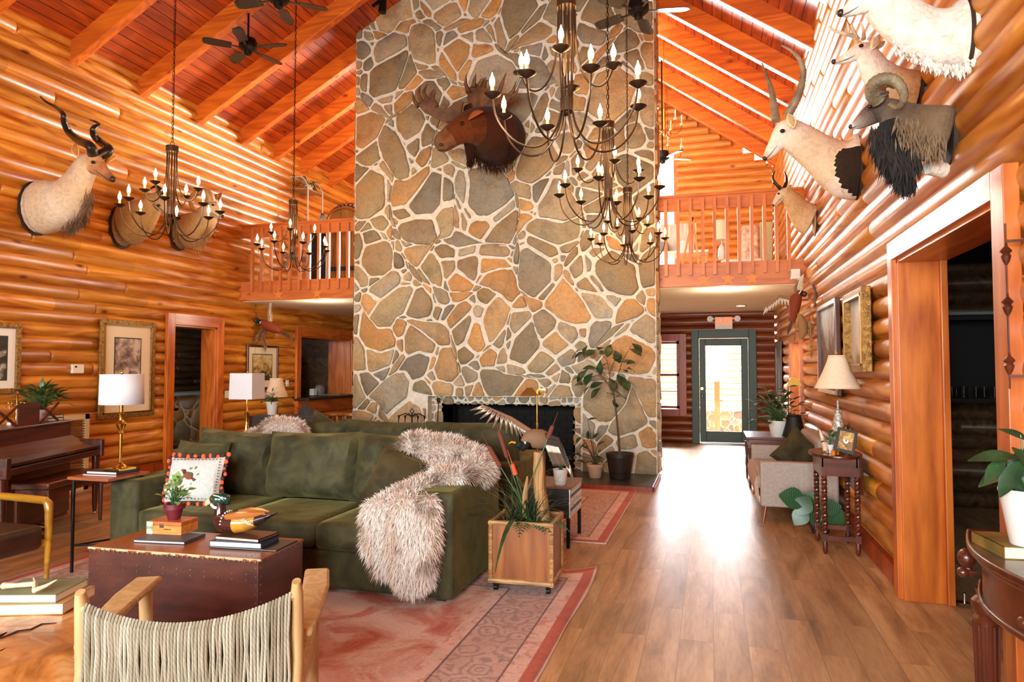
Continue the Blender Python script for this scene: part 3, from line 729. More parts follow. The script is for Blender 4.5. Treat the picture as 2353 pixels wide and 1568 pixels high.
# unlit candle chandeliers inside the loft
def loft_chandelier():
    t = thing('loft_chandelier', '', 'chandelier')
    MB().cyl((0, 0, -.05), (0, 0, .35), .02, n=8).cyl((0, 0, .35), (0, 0, 1.5), .006, n=6).ball((0, 0, -.06), .03, 8, 6).build('stem', BRASSD, t)
    for k in range(6):
        a = k*PI/3+.2; ca, sa = math.cos(a), math.sin(a)
        ar = MB().tube([(r*ca, r*sa, z) for r, z in ((.02, .0), (.1, -.06), (.2, -.06), (.27, 0), (.28, .08))], .007, 6).build('arm', BRASSD, t)
        MB().lathe([(.01, .08), (.03, .09), (.03, .1), (.01, .1)], (.28*ca, .28*sa, 0), 10).cyl((.28*ca, .28*sa, .1), (.28*ca, .28*sa, .18), .012, n=8).build('candle_sleeve', CANDLE, ar)
        MB().lathe([(.008, .18), (.014, .2), (.012, .23), (.001, .26)], (.28*ca, .28*sa, 0), 8).build('bulb', BULBOFF, ar)
    return t
lc = loft_chandelier(); p = at(1527, 340, y=11.2); lc.location = (p.x, p.y, roofz(p.x)-1.5); lc['label'] = 'unlit brass candle chandelier high in the loft beside the fan'; 
p = at(1535, 450, y=12.6); dup(lc, (p.x, p.y, roofz(p.x)-1.5), .4, 'unlit brass candle chandelier lower in the loft above the right railing')
# ================================================================== CEILING FANS
BLADE = pm('dark_fan_blade', S(38, 34, 30), .4); BLADEW = pm('pale_fan_blade', S(190, 182, 170), .4)
def fan(x, y, z, rot, label, R=.56, n=5, bm=BLADE, pale=None):
    t = thing('ceiling_fan', label, 'ceiling fan', (x, y, z)); zt = roofz(x)
    MB().cyl((x, y, z+.1), (x, y, zt-.02), .013, n=8).cyl((x, y, zt-.12), (x, y, zt), .06, .03, n=12).build('downrod', BLACKM, t)
    MB().lathe([(.03, .12), (.1, .1), (.115, .05), (.115, -.02), (.08, -.05), (.05, -.06), (.045, -.1), (.0, -.12)], (x, y, z), 20).build('motor_housing', BLACKM, t)
    for k in range(n):
        a = math.radians(rot)+2*PI*k/n; d = V(math.cos(a), math.sin(a), 0); s_ = V(-math.sin(a), math.cos(a), 0); c = V(x, y, z-.02)
        vs = []
        for r, w_ in ((.2, .05), (.24, .062), (R-.08, .072), (R-.02, .055), (R, .02)):
            for q in (-1, 1): vs.append(c+d*r+s_*q*w_+V(0, 0, q*.012))
        m = MB(); top = [v+V(0, 0, .008) for v in vs]; n2 = len(vs)
        fs = [(i, i+1, i+3, i+2) for i in range(0, n2-2, 2)]
        m.add(vs+top, [f[::-1] for f in fs]+[tuple(q+n2 for q in f) for f in fs]+[(i, i+2, i+2+n2, i+n2) for i in range(0, n2-2, 2)]+[(i+1, i+1+n2, i+3+n2, i+3) for i in range(0, n2-2, 2)]+[(0, n2, n2+1, 1), (n2-2, n2-1, 2*n2-1, 2*n2-2)])
        m.bar(c+d*.09, c+d*.22, .03, .01); m.build('blade', BLADEW if pale == k else bm, t, smooth=False)
    return t
p = at(570, 108, y=7.5); fan(p.x, p.y, p.z, 5, 'black five-blade ceiling fan hanging before the left roof slope', .55)
p = at(1467, 22, y=7.4); fan(p.x, p.y, p.z, 12, 'black ceiling fan at the top edge just right of the chimney', .55, pale=None)
p = at(640, -4, y=6.2); fan(p.x, p.y, p.z, 40, 'dark ceiling fan mostly above the top edge, over the left roof', .52)
p = at(1522, 362, y=11.8); fan(p.x, p.y, p.z, 25, 'small fan far back in the loft with one pale blade', .5, pale=0)
# spotlight under the roof
p = at(878, 14, y=9.0)
t = thing('spotlight', 'black spotlight fixed under the left roof slope by the chimney top', 'spotlight', p)
MB().cyl((p.x, p.y, p.z-.1), (p.x+.02, p.y, p.z+.09), .06, .05, 14).build('lamp_head', BLACKM, t); MB().bar((p.x-.03, p.y, p.z+.08), (p.x-.16, p.y, p.z+.02), .04, .03).cyl((p.x, p.y, p.z+.08), (p.x, p.y, roofz(p.x)), .012, n=6).build('bracket', BLACKM, t)
# ================================================================== EXIT SIGN
def text_mesh(o):
    dg = bpy.context.evaluated_depsgraph_get(); me = bpy.data.meshes.new_from_object(o.evaluated_get(dg)); n = bpy.data.objects.new(o.name, me); COL.objects.link(n)
    n.location = o.location; n.rotation_euler = o.rotation_euler; n.parent = o.parent; nm = o.name; bpy.data.objects.remove(o); n.name = nm; return n
def text_obj(s_, size, mat, parent, loc, rot, ext=.002, name='lettering', bold=True):
    c = bpy.data.curves.new(name, 'FONT'); c.body = s_; c.size = size; c.extrude = ext; c.align_x = 'CENTER'; c.align_y = 'CENTER'; c.offset = size*.03 if bold else 0
    c.materials.append(mat); o = bpy.data.objects.new(name, c); COL.objects.link(o); o.rotation_euler = rot
    off = V(0, 0, 0); q = parent
    while q is not None: off += q.location; q = q.parent
    o.location = V(*loc)-off; o.parent = parent; return text_mesh(o)
ex = thing('exit_sign', 'cream exit sign with glowing red letters and two lamp heads above the green door', 'exit sign', (.26, YF-.1, 2.35))
EXY = YF-.16
a = at(1643, 757, y=EXY); b = at(1683, 728, y=EXY)
MB().box(a.x, b.x, EXY, EXY+.08, a.z, b.z).build('housing', PLAST, ex, smooth=False, bevel=.006)
text_obj('EXIT', .165, pm('red_exit_glow', S(255, 70, 30), .5, emit=S(255, 80, 40), es=3.0), ex, ((a.x+b.x)/2+.02, EXY-.003, (a.z+b.z)/2+.03), (PI/2, 0, 0))
for s_, xx in ((-1, a.x-.09), (1, b.x+.09)):
    h = MB().cyl((xx, EXY-.02, b.z-.04), (xx, EXY+.06, b.z-.04), .06, .045, 14).bar((xx, EXY+.05, b.z-.03), (xx-s_*.08, EXY+.05, b.z-.03), .03, .03).build('lamp_head', PLAST, ex)
    MB().cyl((xx, EXY-.025, b.z-.04), (xx, EXY-.02, b.z-.04), .048, n=14).build('lens', WHITEP, h)
# little speaker at the end of the right balcony
p = at(1834, 643, y=9.55)
t = thing('wall_speaker', 'small white speaker cube under the right end of the balcony beam', 'speaker', (1.08, 9.5, 2.7)); MB().box(1.02, 1.13, 9.46, 9.58, 2.64, 2.77).build('cabinet', WHITEP, t, smooth=False, bevel=.01); MB().cyl((1.075, 9.45, 2.7), (1.075, 9.465, 2.7), .035).build('speaker_grille', PLAST, t)
# ================================================================== SOFT FURNITURE
import numpy as np
def velvet(name, c1, c2, sc=5):
    m, nt, b = nodes(name); v = coords(nt)
    n1 = noise(nt, v, sc, 4, .55, .8); c = ramp(nt, n1, [(.36, c1), (.5, tuple(.5*(a+d) for a, d in zip(c1, c2))), (.66, c2)])
    nt.links.new(c, b.inputs['Base Color']); b.inputs['Roughness'].default_value = .75; b.inputs['Sheen Weight'].default_value = .3; b.inputs['Sheen Roughness'].default_value = .4
    b.inputs['Sheen Tint'].default_value = (*S(190, 180, 110), 1); b.inputs['Specular IOR Level'].default_value = .25
    bump(nt, b, noise(nt, v, 7, 3), .35, .03); return m
GREENV = velvet('olive_velvet', S(50, 47, 29), S(80, 74, 46)); OLIVEV = velvet('brown_olive_velvet', S(48, 38, 20), S(74, 62, 34))
GREYF = pm('charcoal_fabric', S(58, 52, 54), .9, c2=S(44, 40, 42), scale=60, bmp=.2, bscale=200)
def cushion(mb, w, h, t, mtx, seed=0, puff=1.0, nu=16, nv=12, pinch=.06, wr=.008):
    """pillow standing in local XZ, thickness along Y"""
    for sgn in (-1, 1):
        def fn(u, v):
            a, b = 2*u-1, 2*v-1; e = (1-abs(a)**3.2)*(1-abs(b)**3.2); e = max(e, 0)**.45
            x = a*w/2*(1-pinch*(1-abs(b)**2)*(abs(a)**4)); z = b*h/2*(1-pinch*(1-abs(a)**2)*(abs(b)**4))
            n = mnoise.noise(Vector((x*5+seed*7.1, z*5, sgn*3.3+seed)))*wr*2 + mnoise.noise(Vector((x*13, z*11+seed*3, sgn)))*wr
            return mtx @ Vector((x, sgn*(t/2*e*puff+n*(e > .05)), z))
        k = mb.v.__len__(); f0 = len(mb.f); mb.grid(fn, nu, nv)
        if sgn > 0: mb.f[f0:] = [f[::-1] for f in mb.f[f0:]]
    return mb
def piping(w, h, mtx, r=.006, pinch=.06):
    P = []
    for k in range(40):
        t = k/40*4; q = t % 1; s_ = int(t); a, b = [(2*q-1, -1), (1, 2*q-1), (1-2*q, 1), (-1, 1-2*q)][s_]
        P.append(mtx @ Vector((a*w/2*(1-pinch*(1-b*b)*abs(a)**4), 0, b*h/2*(1-pinch*(1-a*a)*abs(b)**4))))
    return MB().tube(P, r, 6, closed=True)
def TM(loc, rx=0, ry=0, rz=0): return Matrix.Translation(loc) @ Matrix.Rotation(rz, 4, 'Z') @ Matrix.Rotation(ry, 4, 'Y') @ Matrix.Rotation(rx, 4, 'X')
def sofa(label, x0, x1, yf, yb, hL, hR, aw=.26, seats=3, face=-1):
    """face=-1: seat opens toward -y"""
    t = thing('sofa', label, 'sofa', ((x0+x1)/2, (yf+yb)/2, 0)); s_ = 1 if yb > yf else -1
    Y = lambda a, b: (min(a, b), max(a, b))
    mb = MB().box(x0+.01, x1-.01, *Y(yf+s_*.01, yb-s_*.02), .02, .27); mb.build('base', GREENV, t, bevel=.02)
    for xa, xb, h in ((x0, x0+aw, hL), (x1-aw, x1, hR)): MB().box(xa, xb, *Y(yf, yb-s_*.0), .02, h).build('arm', GREENV, t, bevel=.035, seg=4)
    MB().box(x0+aw, x1-aw, *Y(yb-s_*.18, yb), .03, max(hL, hR)).build('back_frame', GREENV, t, bevel=.03, seg=3)
    mb = MB(); [mb.box(q-.03, q+.03, y-.03, y+.03, 0, .022) for q in (x0+.1, x1-.1) for y in (yf+s_*.08, yb-s_*.08)]
    mb.build('foot', BLACKD, t)
    W = (x1-x0-2*aw)/seats
    for i in range(seats):
        xa = x0+aw+i*W
        def fn(u, v, xa=xa, i=i): return None
        c = MB().box(xa+.004, xa+W-.004, *Y(yf-s_*.015, yb-s_*.2), .275, .445)
        o = c.build('seat_cushion', GREENV, t, sub=3)
        for q in o.data.edges: pass
        # crease the box lightly so the cushion stays full
        try:
            at_ = o.data.attributes.new('crease_edge', 'FLOAT', 'EDGE'); at_.data.foreach_set('value', [.72]*len(o.data.edges))
        except Exception: pass
    return t
SX0, SX1, SY0, SY1 = -4.26, -1.555, 4.03, 5.02
sf = sofa('nearer olive green velvet sofa with a fur throw over its right arm', SX0, SX1, SY0, SY1, .655, .69)
for i, (cx_, w_, dz, ry, yy) in enumerate(((-3.82, .78, .0, .05, 4.86), (-3.04, .82, .015, -.02, 4.80), (-2.26, .84, .01, .02, 4.80))):
    m_ = TM((cx_, yy, .445+.245+dz), -.2, ry); c = cushion(MB(), w_, .53, .29, m_, i+1, wr=.02).build('back_cushion', GREENV, sf); piping(w_, .52, m_).build('piping', GREENV, c)
# loose cushions
def pillow(name, label, cat, w, h, t, m_, mat, seed=3, grp=None):
    th = thing(name, label, cat, m_.to_translation()-Vector((0, 0, h/2)), grp); cushion(MB(), w, h, t, m_, seed, wr=.01, pinch=.1).build('cover', mat, th); piping(w, h, m_, .005, .1).build('piping', mat, th); return th
pillow('throw_pillow', 'dark brown-olive velvet pillow leaning beside the fur throw on the green sofa', 'pillow', .5, .46, .17, TM((-2.13, 4.5, .64), -.42, .32, .12), OLIVEV)
pillow('throw_pillow', 'green velvet pillow behind the embroidered pillow at the sofa left end', 'pillow', .52, .44, .17, TM((-4.0, 4.66, .66), -.25, 0, -.05), GREENV, 6)
# embroidered pheasant pillow with pom-pom edge
m_ = TM((-3.76, 4.33, .63), -.3, -.03, .1)
em = thing('embroidered_pillow', 'white embroidered pheasant pillow with orange and brown tassel trim', 'pillow', (-3.76, 4.33, .45))
LINEN = pm('white_linen', S(206, 204, 200), .85, c2=S(190, 188, 184), scale=60, bmp=.3, bscale=160)
cushion(MB(), .46, .34, .12, m_, 4, wr=.005).build('cover', LINEN, em)
PX = {'o': S(226, 92, 56), 'b': S(66, 34, 36)}; POMO, POMB = pm('orange_wool', PX['o'], .9), pm('dark_brown_wool', PX['b'], .9)
for k in range(58):
    t = k/58*4; q = t % 1; s_ = int(t); a, b = [(2*q-1, -1), (1, 2*q-1), (1-2*q, 1), (-1, 1-2*q)][s_]
    MB().ball(m_ @ Vector((a*.24+random.uniform(-.012, .012), 0, b*.182+random.uniform(-.01, .01))), (.016+random.uniform(-.003, .003), .013, .017+random.uniform(-.004, .004)), 8, 6).build('tassel', POMO if k % 2 else POMB, em)
STI = pm('brown_braid', S(80, 58, 44), .8); mb = MB()
for k in range(110):
    t = k/110*4; q = t % 1; s_ = int(t); a, b = [(2*q-1, -1), (1, 2*q-1), (1-2*q, 1), (-1, 1-2*q)][s_]
    if k % 2: mb.ball(m_ @ Vector((a*.205, -.03, b*.147)), .0045, 5, 4)
mb.build('braid', STI, em)
EMB = pm('embroidery', (1, 1, 1), .8, vc=True)
mb = MB(); F = lambda x, z, y=-.062: m_ @ Vector((x, y, z))
def spot(x, z, rx, rz, c, rot=0, y=-.06):
    P = [(x+rx*math.cos(a)*math.cos(rot)-rz*math.sin(a)*math.sin(rot), z+rx*math.cos(a)*math.sin(rot)+rz*math.sin(a)*math.cos(rot)) for a in [i*PI/6 for i in range(12)]]
    mb.prism([F(a, b, y) for a, b in P], (m_.to_3x3() @ Vector((0, .012, 0))), c=c)
spot(-.02, .02, .045, .028, S(140, 62, 30), -.35); spot(-.058, .05, .013, .018, S(50, 60, 50), .3, -.064); spot(-.07, .06, .011, .009, S(170, 40, 30), 0, -.066)
spot(.05, -.02, .05, .012, S(90, 64, 44), -.55); spot(.09, -.05, .03, .005, S(70, 52, 40), -.6); spot(-.0, .03, .02, .015, S(80, 84, 60), -.3, -.066)
for x, z in ((-.01, .075), (.03, .08), (.06, .03), (-.05, -.02), (.02, -.04)): spot(x, z, .012, .007, S(120, 130, 100), random.random())
mb.build('pheasant_embroidery', EMB, em)
# ------------------------------------------------------------------ fur
def blob_mesh(balls, voxel=.022):
    mb = MB()
    for c, r in balls: mb.ball(c, r, 12, 8)
    o = mb.build('tmp', [], None, smooth=True)
    md = o.modifiers.new('r', 'REMESH'); md.mode = 'VOXEL'; md.voxel_size = voxel
    md2 = o.modifiers.new('s', 'SMOOTH'); md2.iterations = 4; md2.factor = .6
    dg = bpy.context.evaluated_depsgraph_get(); dg.update(); me = bpy.data.meshes.new_from_object(o.evaluated_get(dg)); bpy.data.objects.remove(o)
    return me
def fur_strands(me, n, length, flow, colf, seed=1, width=.0035, lift=.7, droop=.5, rnd=.5):
    rs = np.random.RandomState(seed); nv = len(me.vertices); co = np.empty(nv*3, 'f'); me.vertices.foreach_get('co', co); co = co.reshape(-1, 3)
    me.calc_loop_triangles(); tr = np.empty(len(me.loop_triangles)*3, 'i'); me.loop_triangles.foreach_get('vertices', tr); tr = tr.reshape(-1, 3)
    a, b, c = co[tr[:, 0]], co[tr[:, 1]], co[tr[:, 2]]; nr = np.cross(b-a, c-a); ar = np.linalg.norm(nr, axis=1); nr /= (ar[:, None]+1e-9)
    idx = rs.choice(len(tr), n, p=ar/ar.sum()); u = rs.rand(n, 1); v = rs.rand(n, 1); f = (u+v) > 1; u = np.where(f, 1-u, u); v = np.where(f, 1-v, v)
    p = a[idx]+(b-a)[idx]*u+(c-a)[idx]*v; nn = nr[idx]
    fl = np.array([flow(*q) for q in p]) if callable(flow) else np.tile(np.array(flow, 'f'), (n, 1))
    d = nn*lift+fl*droop+rs.randn(n, 3)*rnd*.35; d /= np.linalg.norm(d, axis=1)[:, None]
    L = length*(.6+.7*rs.rand(n, 1)); side = np.cross(d, nn+rs.randn(n, 3)*.3); side /= (np.linalg.norm(side, axis=1)[:, None]+1e-6); side *= width
    m1 = p+d*L*.5; tip = p+(d+fl*.45*droop)*L
    V_ = np.stack([p-side-nn*.004, p+side-nn*.004, m1+side*.7, m1-side*.7, tip], 1).reshape(-1, 3)
    base = (np.arange(n)*5)[:, None]; q = (base+np.array([[0, 1, 2, 3]])); t3 = (base+np.array([[3, 2, 4]]))
    return V_, q, t3, np.array([colf(*x) for x in p]), rs
def fur_obj(name, body, mats, fur, parent=None, off=(0, 0, 0)):
    """one mesh: hide surface plus its pile"""
    V_, q, t3, cols, rs = fur
    me = bpy.data.meshes.new(name)
    bv = np.empty(len(body.vertices)*3, 'f'); body.vertices.foreach_get('co', bv); bv = bv.reshape(-1, 3); nb = len(bv)
    bf = [tuple(p.vertices) for p in body.polygons]
    faces = bf + [tuple(x) for x in (q+nb).tolist()] + [tuple(x) for x in (t3+nb).tolist()]
    me.from_pydata(((np.vstack([bv, V_])-np.array(off))).tolist(), [], faces)
    for m in mats: me.materials.append(m)
    n = len(q); mi = np.concatenate([np.zeros(len(bf), 'i'), np.ones(2*n, 'i')]); me.polygons.foreach_set('material_index', mi)
    me.polygons.foreach_set('use_smooth', np.ones(len(faces), bool))
    ca = me.color_attributes.new('Col', 'FLOAT_COLOR', 'CORNER')
    tot = sum(len(f) for f in bf); root = cols*(.74+.1*rs.rand(n, 1)); tipc = np.clip(cols*(1.0+.15*rs.rand(n, 1)), 0, 1)
    one = np.ones((n, 1)); C1 = np.stack([root, root, (root+tipc)/2, (root+tipc)/2], 1).reshape(-1, 3); C2 = np.stack([(root+tipc)/2, (root+tipc)/2, tipc], 1).reshape(-1, 3)
    bc = np.tile(cols.mean(0)*.6, (tot, 1)); allc = np.vstack([bc, C1, C2]); allc = np.hstack([allc, np.ones((len(allc), 1))]).astype('f')
    ca.data.foreach_set('color', allc.ravel()); me.update()
    o = bpy.data.objects.new(name, me); COL.objects.link(o); o.parent = parent; return o
FURM = pm('fur_pile', (1, 1, 1), .8, vc=True, spec=.15); HIDE = pm('fur_hide', (1, 1, 1), .9, vc=True, spec=.1)
def E3(px, py, y, rx, ry, rz): return (at(px, py, y=y), (rx, ry, rz))
balls = [E3(1015, 1045, 4.86, .25, .17, .13), E3(960, 1030, 4.84, .15, .16, .11), E3(1075, 1065, 4.85, .17, .16, .13), E3(1095, 1085, 4.7, .13, .2, .1), E3(1000, 1090, 4.66, .2, .15, .09), E3(1040, 1098, 4.45, .16, .16, .07),
         E3(1005, 1115, 4.4, .13, .16, .06), E3(975, 1125, 4.3, .13, .14, .07), E3(945, 1140, 4.2, .14, .14, .07), E3(905, 1160, 4.12, .13, .13, .07), E3(950, 1165, 4.05, .16, .12, .08),
         E3(870, 1190, 3.97, .12, .07, .12), E3(930, 1190, 3.96, .13, .08, .13), E3(985, 1180, 3.97, .07, .07, .11), E3(860, 1240, 3.95, .085, .06, .13), E3(905, 1250, 3.94, .09, .07, .15), E3(955, 1240, 3.94, .09, .07, .15), E3(990, 1235, 3.95, .055, .06, .13),
         E3(880, 1285, 3.95, .08, .06, .12), E3(925, 1300, 3.93, .08, .07, .13), E3(975, 1290, 3.94, .08, .07, .12), E3(945, 1335, 3.95, .09, .06, .09), E3(975, 1325, 3.95, .06, .055, .08), E3(920, 1318, 3.95, .06, .05, .08)]
body = blob_mesh(balls)
def furcol(x, y, z):
    s_ = math.sin(x*34+mnoise.noise(Vector((x*4, y*4, z*4)))*5+z*6); n_ = mnoise.noise(Vector((x*9, y*9, z*9)))
    a, b, c = Vector(S(246, 234, 226)), Vector(S(222, 186, 158)), Vector(S(134, 104, 90))
    k = min(1, max(0, .5+.5*s_*.8+n_*.5)); v = a.lerp(b, max(0, k-.45)*1.1); 
    if n_ > .25 and k > .6: v = v.lerp(c, .55)
    return tuple(v)
flowf = lambda x, y, z: (0.15, -.35, -.95) if y < 4.1 else (.3, -.5, -.45)
thr = fur_obj('fur_throw', body, [HIDE, FURM], fur_strands(body, 30000, .05, flowf, furcol, 3, .0028, .75, .6, .75))
tag(thr, 'pale pinkish fur throw flowing over the right side of the front sofa', 'throw blanket')
# ------------------------------------------------------------------ second sofa facing the fire, behind the first
s2 = sofa('second olive green sofa behind the first one, turned to face the fireplace', -4.1, -1.6, 6.75, 5.62, .66, .66)
for i, (px, w_, zz) in enumerate(((720, .85, .0), (885, .85, .02), (1090, .9, .03))):
    p = at(px, 1010, y=5.9); m_ = TM((p.x, 5.88, .72+zz), .14, (-.02, .03, -.02)[i]); c = cushion(MB(), w_, .5, .24, m_, 20+i, wr=.012).build('back_cushion', GREENV, s2); piping(w_, .5, m_).build('piping', GREENV, c)
b2 = blob_mesh([E3(600, 1010, 5.55, .2, .16, .09), E3(640, 990, 5.6, .18, .14, .12), E3(672, 988, 5.62, .12, .12, .1), E3(585, 1030, 5.5, .16, .14, .09), E3(690, 1000, 5.6, .06, .1, .08), E3(630, 1030, 5.5, .2, .1, .12)])
thr2 = fur_obj('fur_throw', b2, [HIDE, FURM], fur_strands(b2, 6000, .05, (.1, -.3, -.8), furcol, 5, .003, .8, .5, .7))
tag(thr2, 'pinkish fur throw heaped over the back of the second sofa at its left end', 'throw blanket')
pillow('throw_pillow', 'dark green pillow peeking over the second sofa before the bar stools', 'pillow', .4, .36, .14, TM(at(745, 992, y=6.6), .3, .5, 0), GREENV, 9)
# charcoal armchair further back
ac = thing('club_chair', 'charcoal fabric armchair behind the second sofa in front of the hatch wall', 'armchair', (-5.2, 7.6, 0))
p0 = at(585, 1000, y=7.4); p1 = at(740, 1000, y=7.4)
MB().box(p0.x, p1.x, 7.35, 8.1, .08, .42).build('seat_base', GREYF, ac, bevel=.04, seg=3)
MB().box(p0.x, p1.x, 7.3, 7.5, .1, at(660, 956, y=7.35).z).build('backrest', GREYF, ac, bevel=.06, seg=4)
for xx in (p0.x-.16, p1.x): MB().box(xx, xx+.16, 7.36, 8.1, .08, .6).build('arm', GREYF, ac, bevel=.05, seg=3)
mb = MB(); [mb.cyl((x, y, 0), (x, y, .09), .02, n=8) for x in (p0.x, p1.x) for y in (7.4, 8.0)]; mb.build('leg', BLACKD, ac)
pillow('throw_pillow', 'black pillow standing corner-up on the charcoal armchair', 'pillow', .42, .42, .14, TM(at(706, 978, y=7.62), 0, .62, 0), GREYF, 12)
# ================================================================== TRUNK TABLE AND WHAT STANDS ON IT
LEATH = pm('oxblood_leather', S(92, 44, 30), .38, c2=S(64, 26, 20), scale=4, stretch=(1, 1, 4), bmp=.2, bscale=90, coat=.2)
LEATHT = pm('tan_leather_top', S(164, 88, 36), .32, c2=S(128, 60, 24), scale=5, bmp=.15, bscale=60, coat=.3)
tk = thing('leather_trunk', 'dark brown leather trunk table with brass nailheads before the green sofa', 'trunk', (0, 0, 0))
TWD, TDP, TH = 1.09, .445, .46
MB().box(0, TWD, 0, TDP, .0, TH-.012).build('trunk_body', LEATH, tk, smooth=False, bevel=.006)
MB().box(-.003, TWD+.003, -.003, TDP+.003, TH-.014, TH).build('lid', LEATHT, tk, smooth=False, bevel=.004)
WORN = pm('worn_edge', S(196, 168, 132), .8)
mb = MB(); x = 0
while x < TWD: l = random.uniform(.006, .03); (mb.box(x, x+l, -.0045, .002, TH-.006-random.uniform(.002, .008), TH+.0008) if random.random() < .62 else None); x += l
mb.box(0, TWD, -.0035, .0, TH-.004, TH+.0004); mb.build('worn_edging', WORN, tk, smooth=False)['kind'] = 'stuff'
NAIL = pm('nailhead', S(170, 144, 104), .3, .9)
mb = MB()
for i in range(34): mb.ball((.015+i*(TWD-.03)/33, -.003, TH-.018), (.0062, .004, .0062), 6, 4)
for r in (.085, .115):
    for i in range(12): mb.ball((.07+i*(TWD-.14)/11, -.001, TH-r), (.0055, .004, .0055), 6, 4)
for i in range(9):
    for x in (.012, TWD-.014): mb.ball((x, -.001, TH-.05-i*.045), (.0045, .003, .0045), 6, 4)
mb.build('front_nailheads', NAIL, tk)
mb = MB()
for i in range(14):
    for x in (TWD-.03, TWD-.075): mb.ball((x, .02+i*.031, TH), (.004, .004, .002), 6, 4)
for i in range(30): mb.ball((.03+i*(TWD-.1)/29, .045, TH), (.004, .004, .002), 6, 4)
for i in range(8): mb.ball((TWD+.001, .03+i*.055, TH-.02), (.003, .005, .005), 6, 4)
for i in range(9): mb.ball((TWD+.001, .02, TH-.05-i*.045), (.003, .005, .005), 6, 4)
mb.build('top_nailheads', NAIL, tk)
place(tk, (-3.40, 3.09, 0), math.radians(2.6))
def book(name, label, x, y, z, w, d, t, rz, cover, group=None, pages=PAPER, spine=1, cat='book'):
    b = thing(name, label, cat, (0, 0, 0), group); c = .003
    mb = MB().box(-w/2, w/2, -d/2, d/2, 0, c).box(-w/2, w/2, -d/2, d/2, t-c, t).box(w/2-c if spine > 0 else -w/2, w/2 if spine > 0 else -w/2+c, -d/2, d/2, 0, t)
    if spine == 2: mb = MB().box(-w/2, w/2, -d/2, d/2, 0, c).box(-w/2, w/2, -d/2, d/2, t-c, t).box(-w/2, w/2, -d/2, -d/2+c, 0, t)
    mb.build('cover', cover, b, smooth=False)
    MB().box(-w/2+.005, w/2-.004, -d/2+.004, d/2-.005, c, t-c).build('page_block', pages, b, smooth=False)
    return place(b, (x, y, z), rz)
Z0 = .462
GREYB = pm('grey_cover', S(78, 82, 92), .5); BLUEB = pm('navy_cover', S(40, 54, 84), .4); BROWNB = pm('brown_cover', S(92, 54, 34), .45); BLKB = pm('black_cover', S(30, 28, 28), .4); WHP = pm('white_pages', S(222, 220, 216), .7)
p = at(390, 1243, z=Z0); book('book', 'thin grey book under the cigar box on the trunk', p.x, p.y, Z0, .33, .2, .014, .12, GREYB, pages=WHP)
pb = at(397, 1225, z=Z0+.015)
bx = thing('cigar_box', 'small orange wooden cigar box with a paper seal on the trunk', 'box', (0, 0, 0))
CED = wood('cedar', S(226, 150, 74), S(190, 104, 40), 'x', knots=False, scale=4)
MB().box(-.115, .115, -.08, .08, 0, .052).build('box_body', CED, bx, smooth=False, bevel=.002); MB().box(-.115, .115, -.08, .08, .053, .075).build('lid', wood('cedar_lid', S(206, 112, 44), S(170, 76, 24), 'x', knots=False, scale=4), bx, smooth=False, bevel=.002)
MB().box(-.117, -.075, -.0815, -.08, .0, .074).box(-.1165, -.115, -.08, -.04, 0, .074).build('paper_seal', pm('seal_paper', S(206, 204, 180), .7, c2=S(120, 140, 110), scale=40), bx, smooth=False)
MB().box(-.03, .0, -.083, -.08, .04, .066).build('clasp', CHROME, bx, smooth=False)
mb = MB(); [mb.tube([(.0+i*.008, -.0812, .03), (.004+i*.008, -.0812, .036), (.008+i*.008, -.0812, .028)], .001, 4) for i in range(6)]; mb.build('script_mark', BLACKD, bx)
place(bx, (pb.x, pb.y, Z0+.0145), .1)
def foliage(name, parent, centre, n, spread, L, W, mat, up=.6, seed=1, bend=.4, h=(0, .1), stems=True, shape=1.0, smat=None, inward=.2):
    r = random.Random(seed); lm = MB(); sm = MB(); c = Vector(centre)
    for i in range(n):
        a = r.uniform(0, 2*PI); e = r.uniform(.05, 1)**.7; base = c+Vector((r.uniform(-1, 1)*.012, r.uniform(-1, 1)*.012, 0))
        tip = c+Vector((math.cos(a)*spread*e, math.sin(a)*spread*e, r.uniform(*h)+up*spread*(1-e*.6)))
        mid = (base+tip)/2+Vector((0, 0, spread*.15))
        if stems: sm.tube([base, mid, tip], [.003, .0025, .0015], 5)
        d = (tip-base).normalized(); d = Vector((d.x, d.y, d.z*.4+r.uniform(-.2, .3)))
        lm.leaf(tip-d*.0, d, L*r.uniform(.75, 1.2), W*r.uniform(.8, 1.15), (r.uniform(-.3, .3), r.uniform(-.3, .3), 1), bend, shape=shape)
    if stems: sm.build('stems', smat or LEAFG, parent)
    return lm.build('leaves', mat, parent)
def pot(parent, c, r0, r1, h, mat, soil=True, rim=.012, rh=.03, n=24):
    z = c[2]; MB().lathe([(r0*.96, 0), (r0, .004), (r1, h-rh), (r1+rim, h-rh), (r1+rim, h), (r1-.006, h), (r1-.01, h-.02), (0, h-.02)], c, n).build('pot', mat, parent)
    if soil: MB().cyl((c[0], c[1], z+h-.019), (c[0], c[1], z+h-.012), r1-.012, n=n).build('soil', SOIL, parent)
zb = Z0+.0145+.075
pp = at(400, 1207, y=pb.y); pl = thing('potted_plant', 'small round-leaved plant in a dark red pot on the cigar box', 'plant', (pp.x, pb.y, zb))
c = (pp.x, pb.y, zb)
pot(pl, c, .036, .05, .095, pm('wine_red_pot', S(104, 26, 40), .45))
foliage('pl', pl, (c[0], c[1], zb+.085), 34, .085, .05, .042, LEAFL, .7, 4, .25, (.0, .11), shape=.8)
FLW = pm('pink_white_bud', S(226, 206, 190), .7); mb = MB()
for i in range(10): mb.ball((c[0]+random.uniform(-.05, .05), c[1]+random.uniform(-.04, .04), zb+.17+random.uniform(0, .09)), .009, 6, 5)
mb.build('buds', FLW, pl)['kind'] = 'stuff'
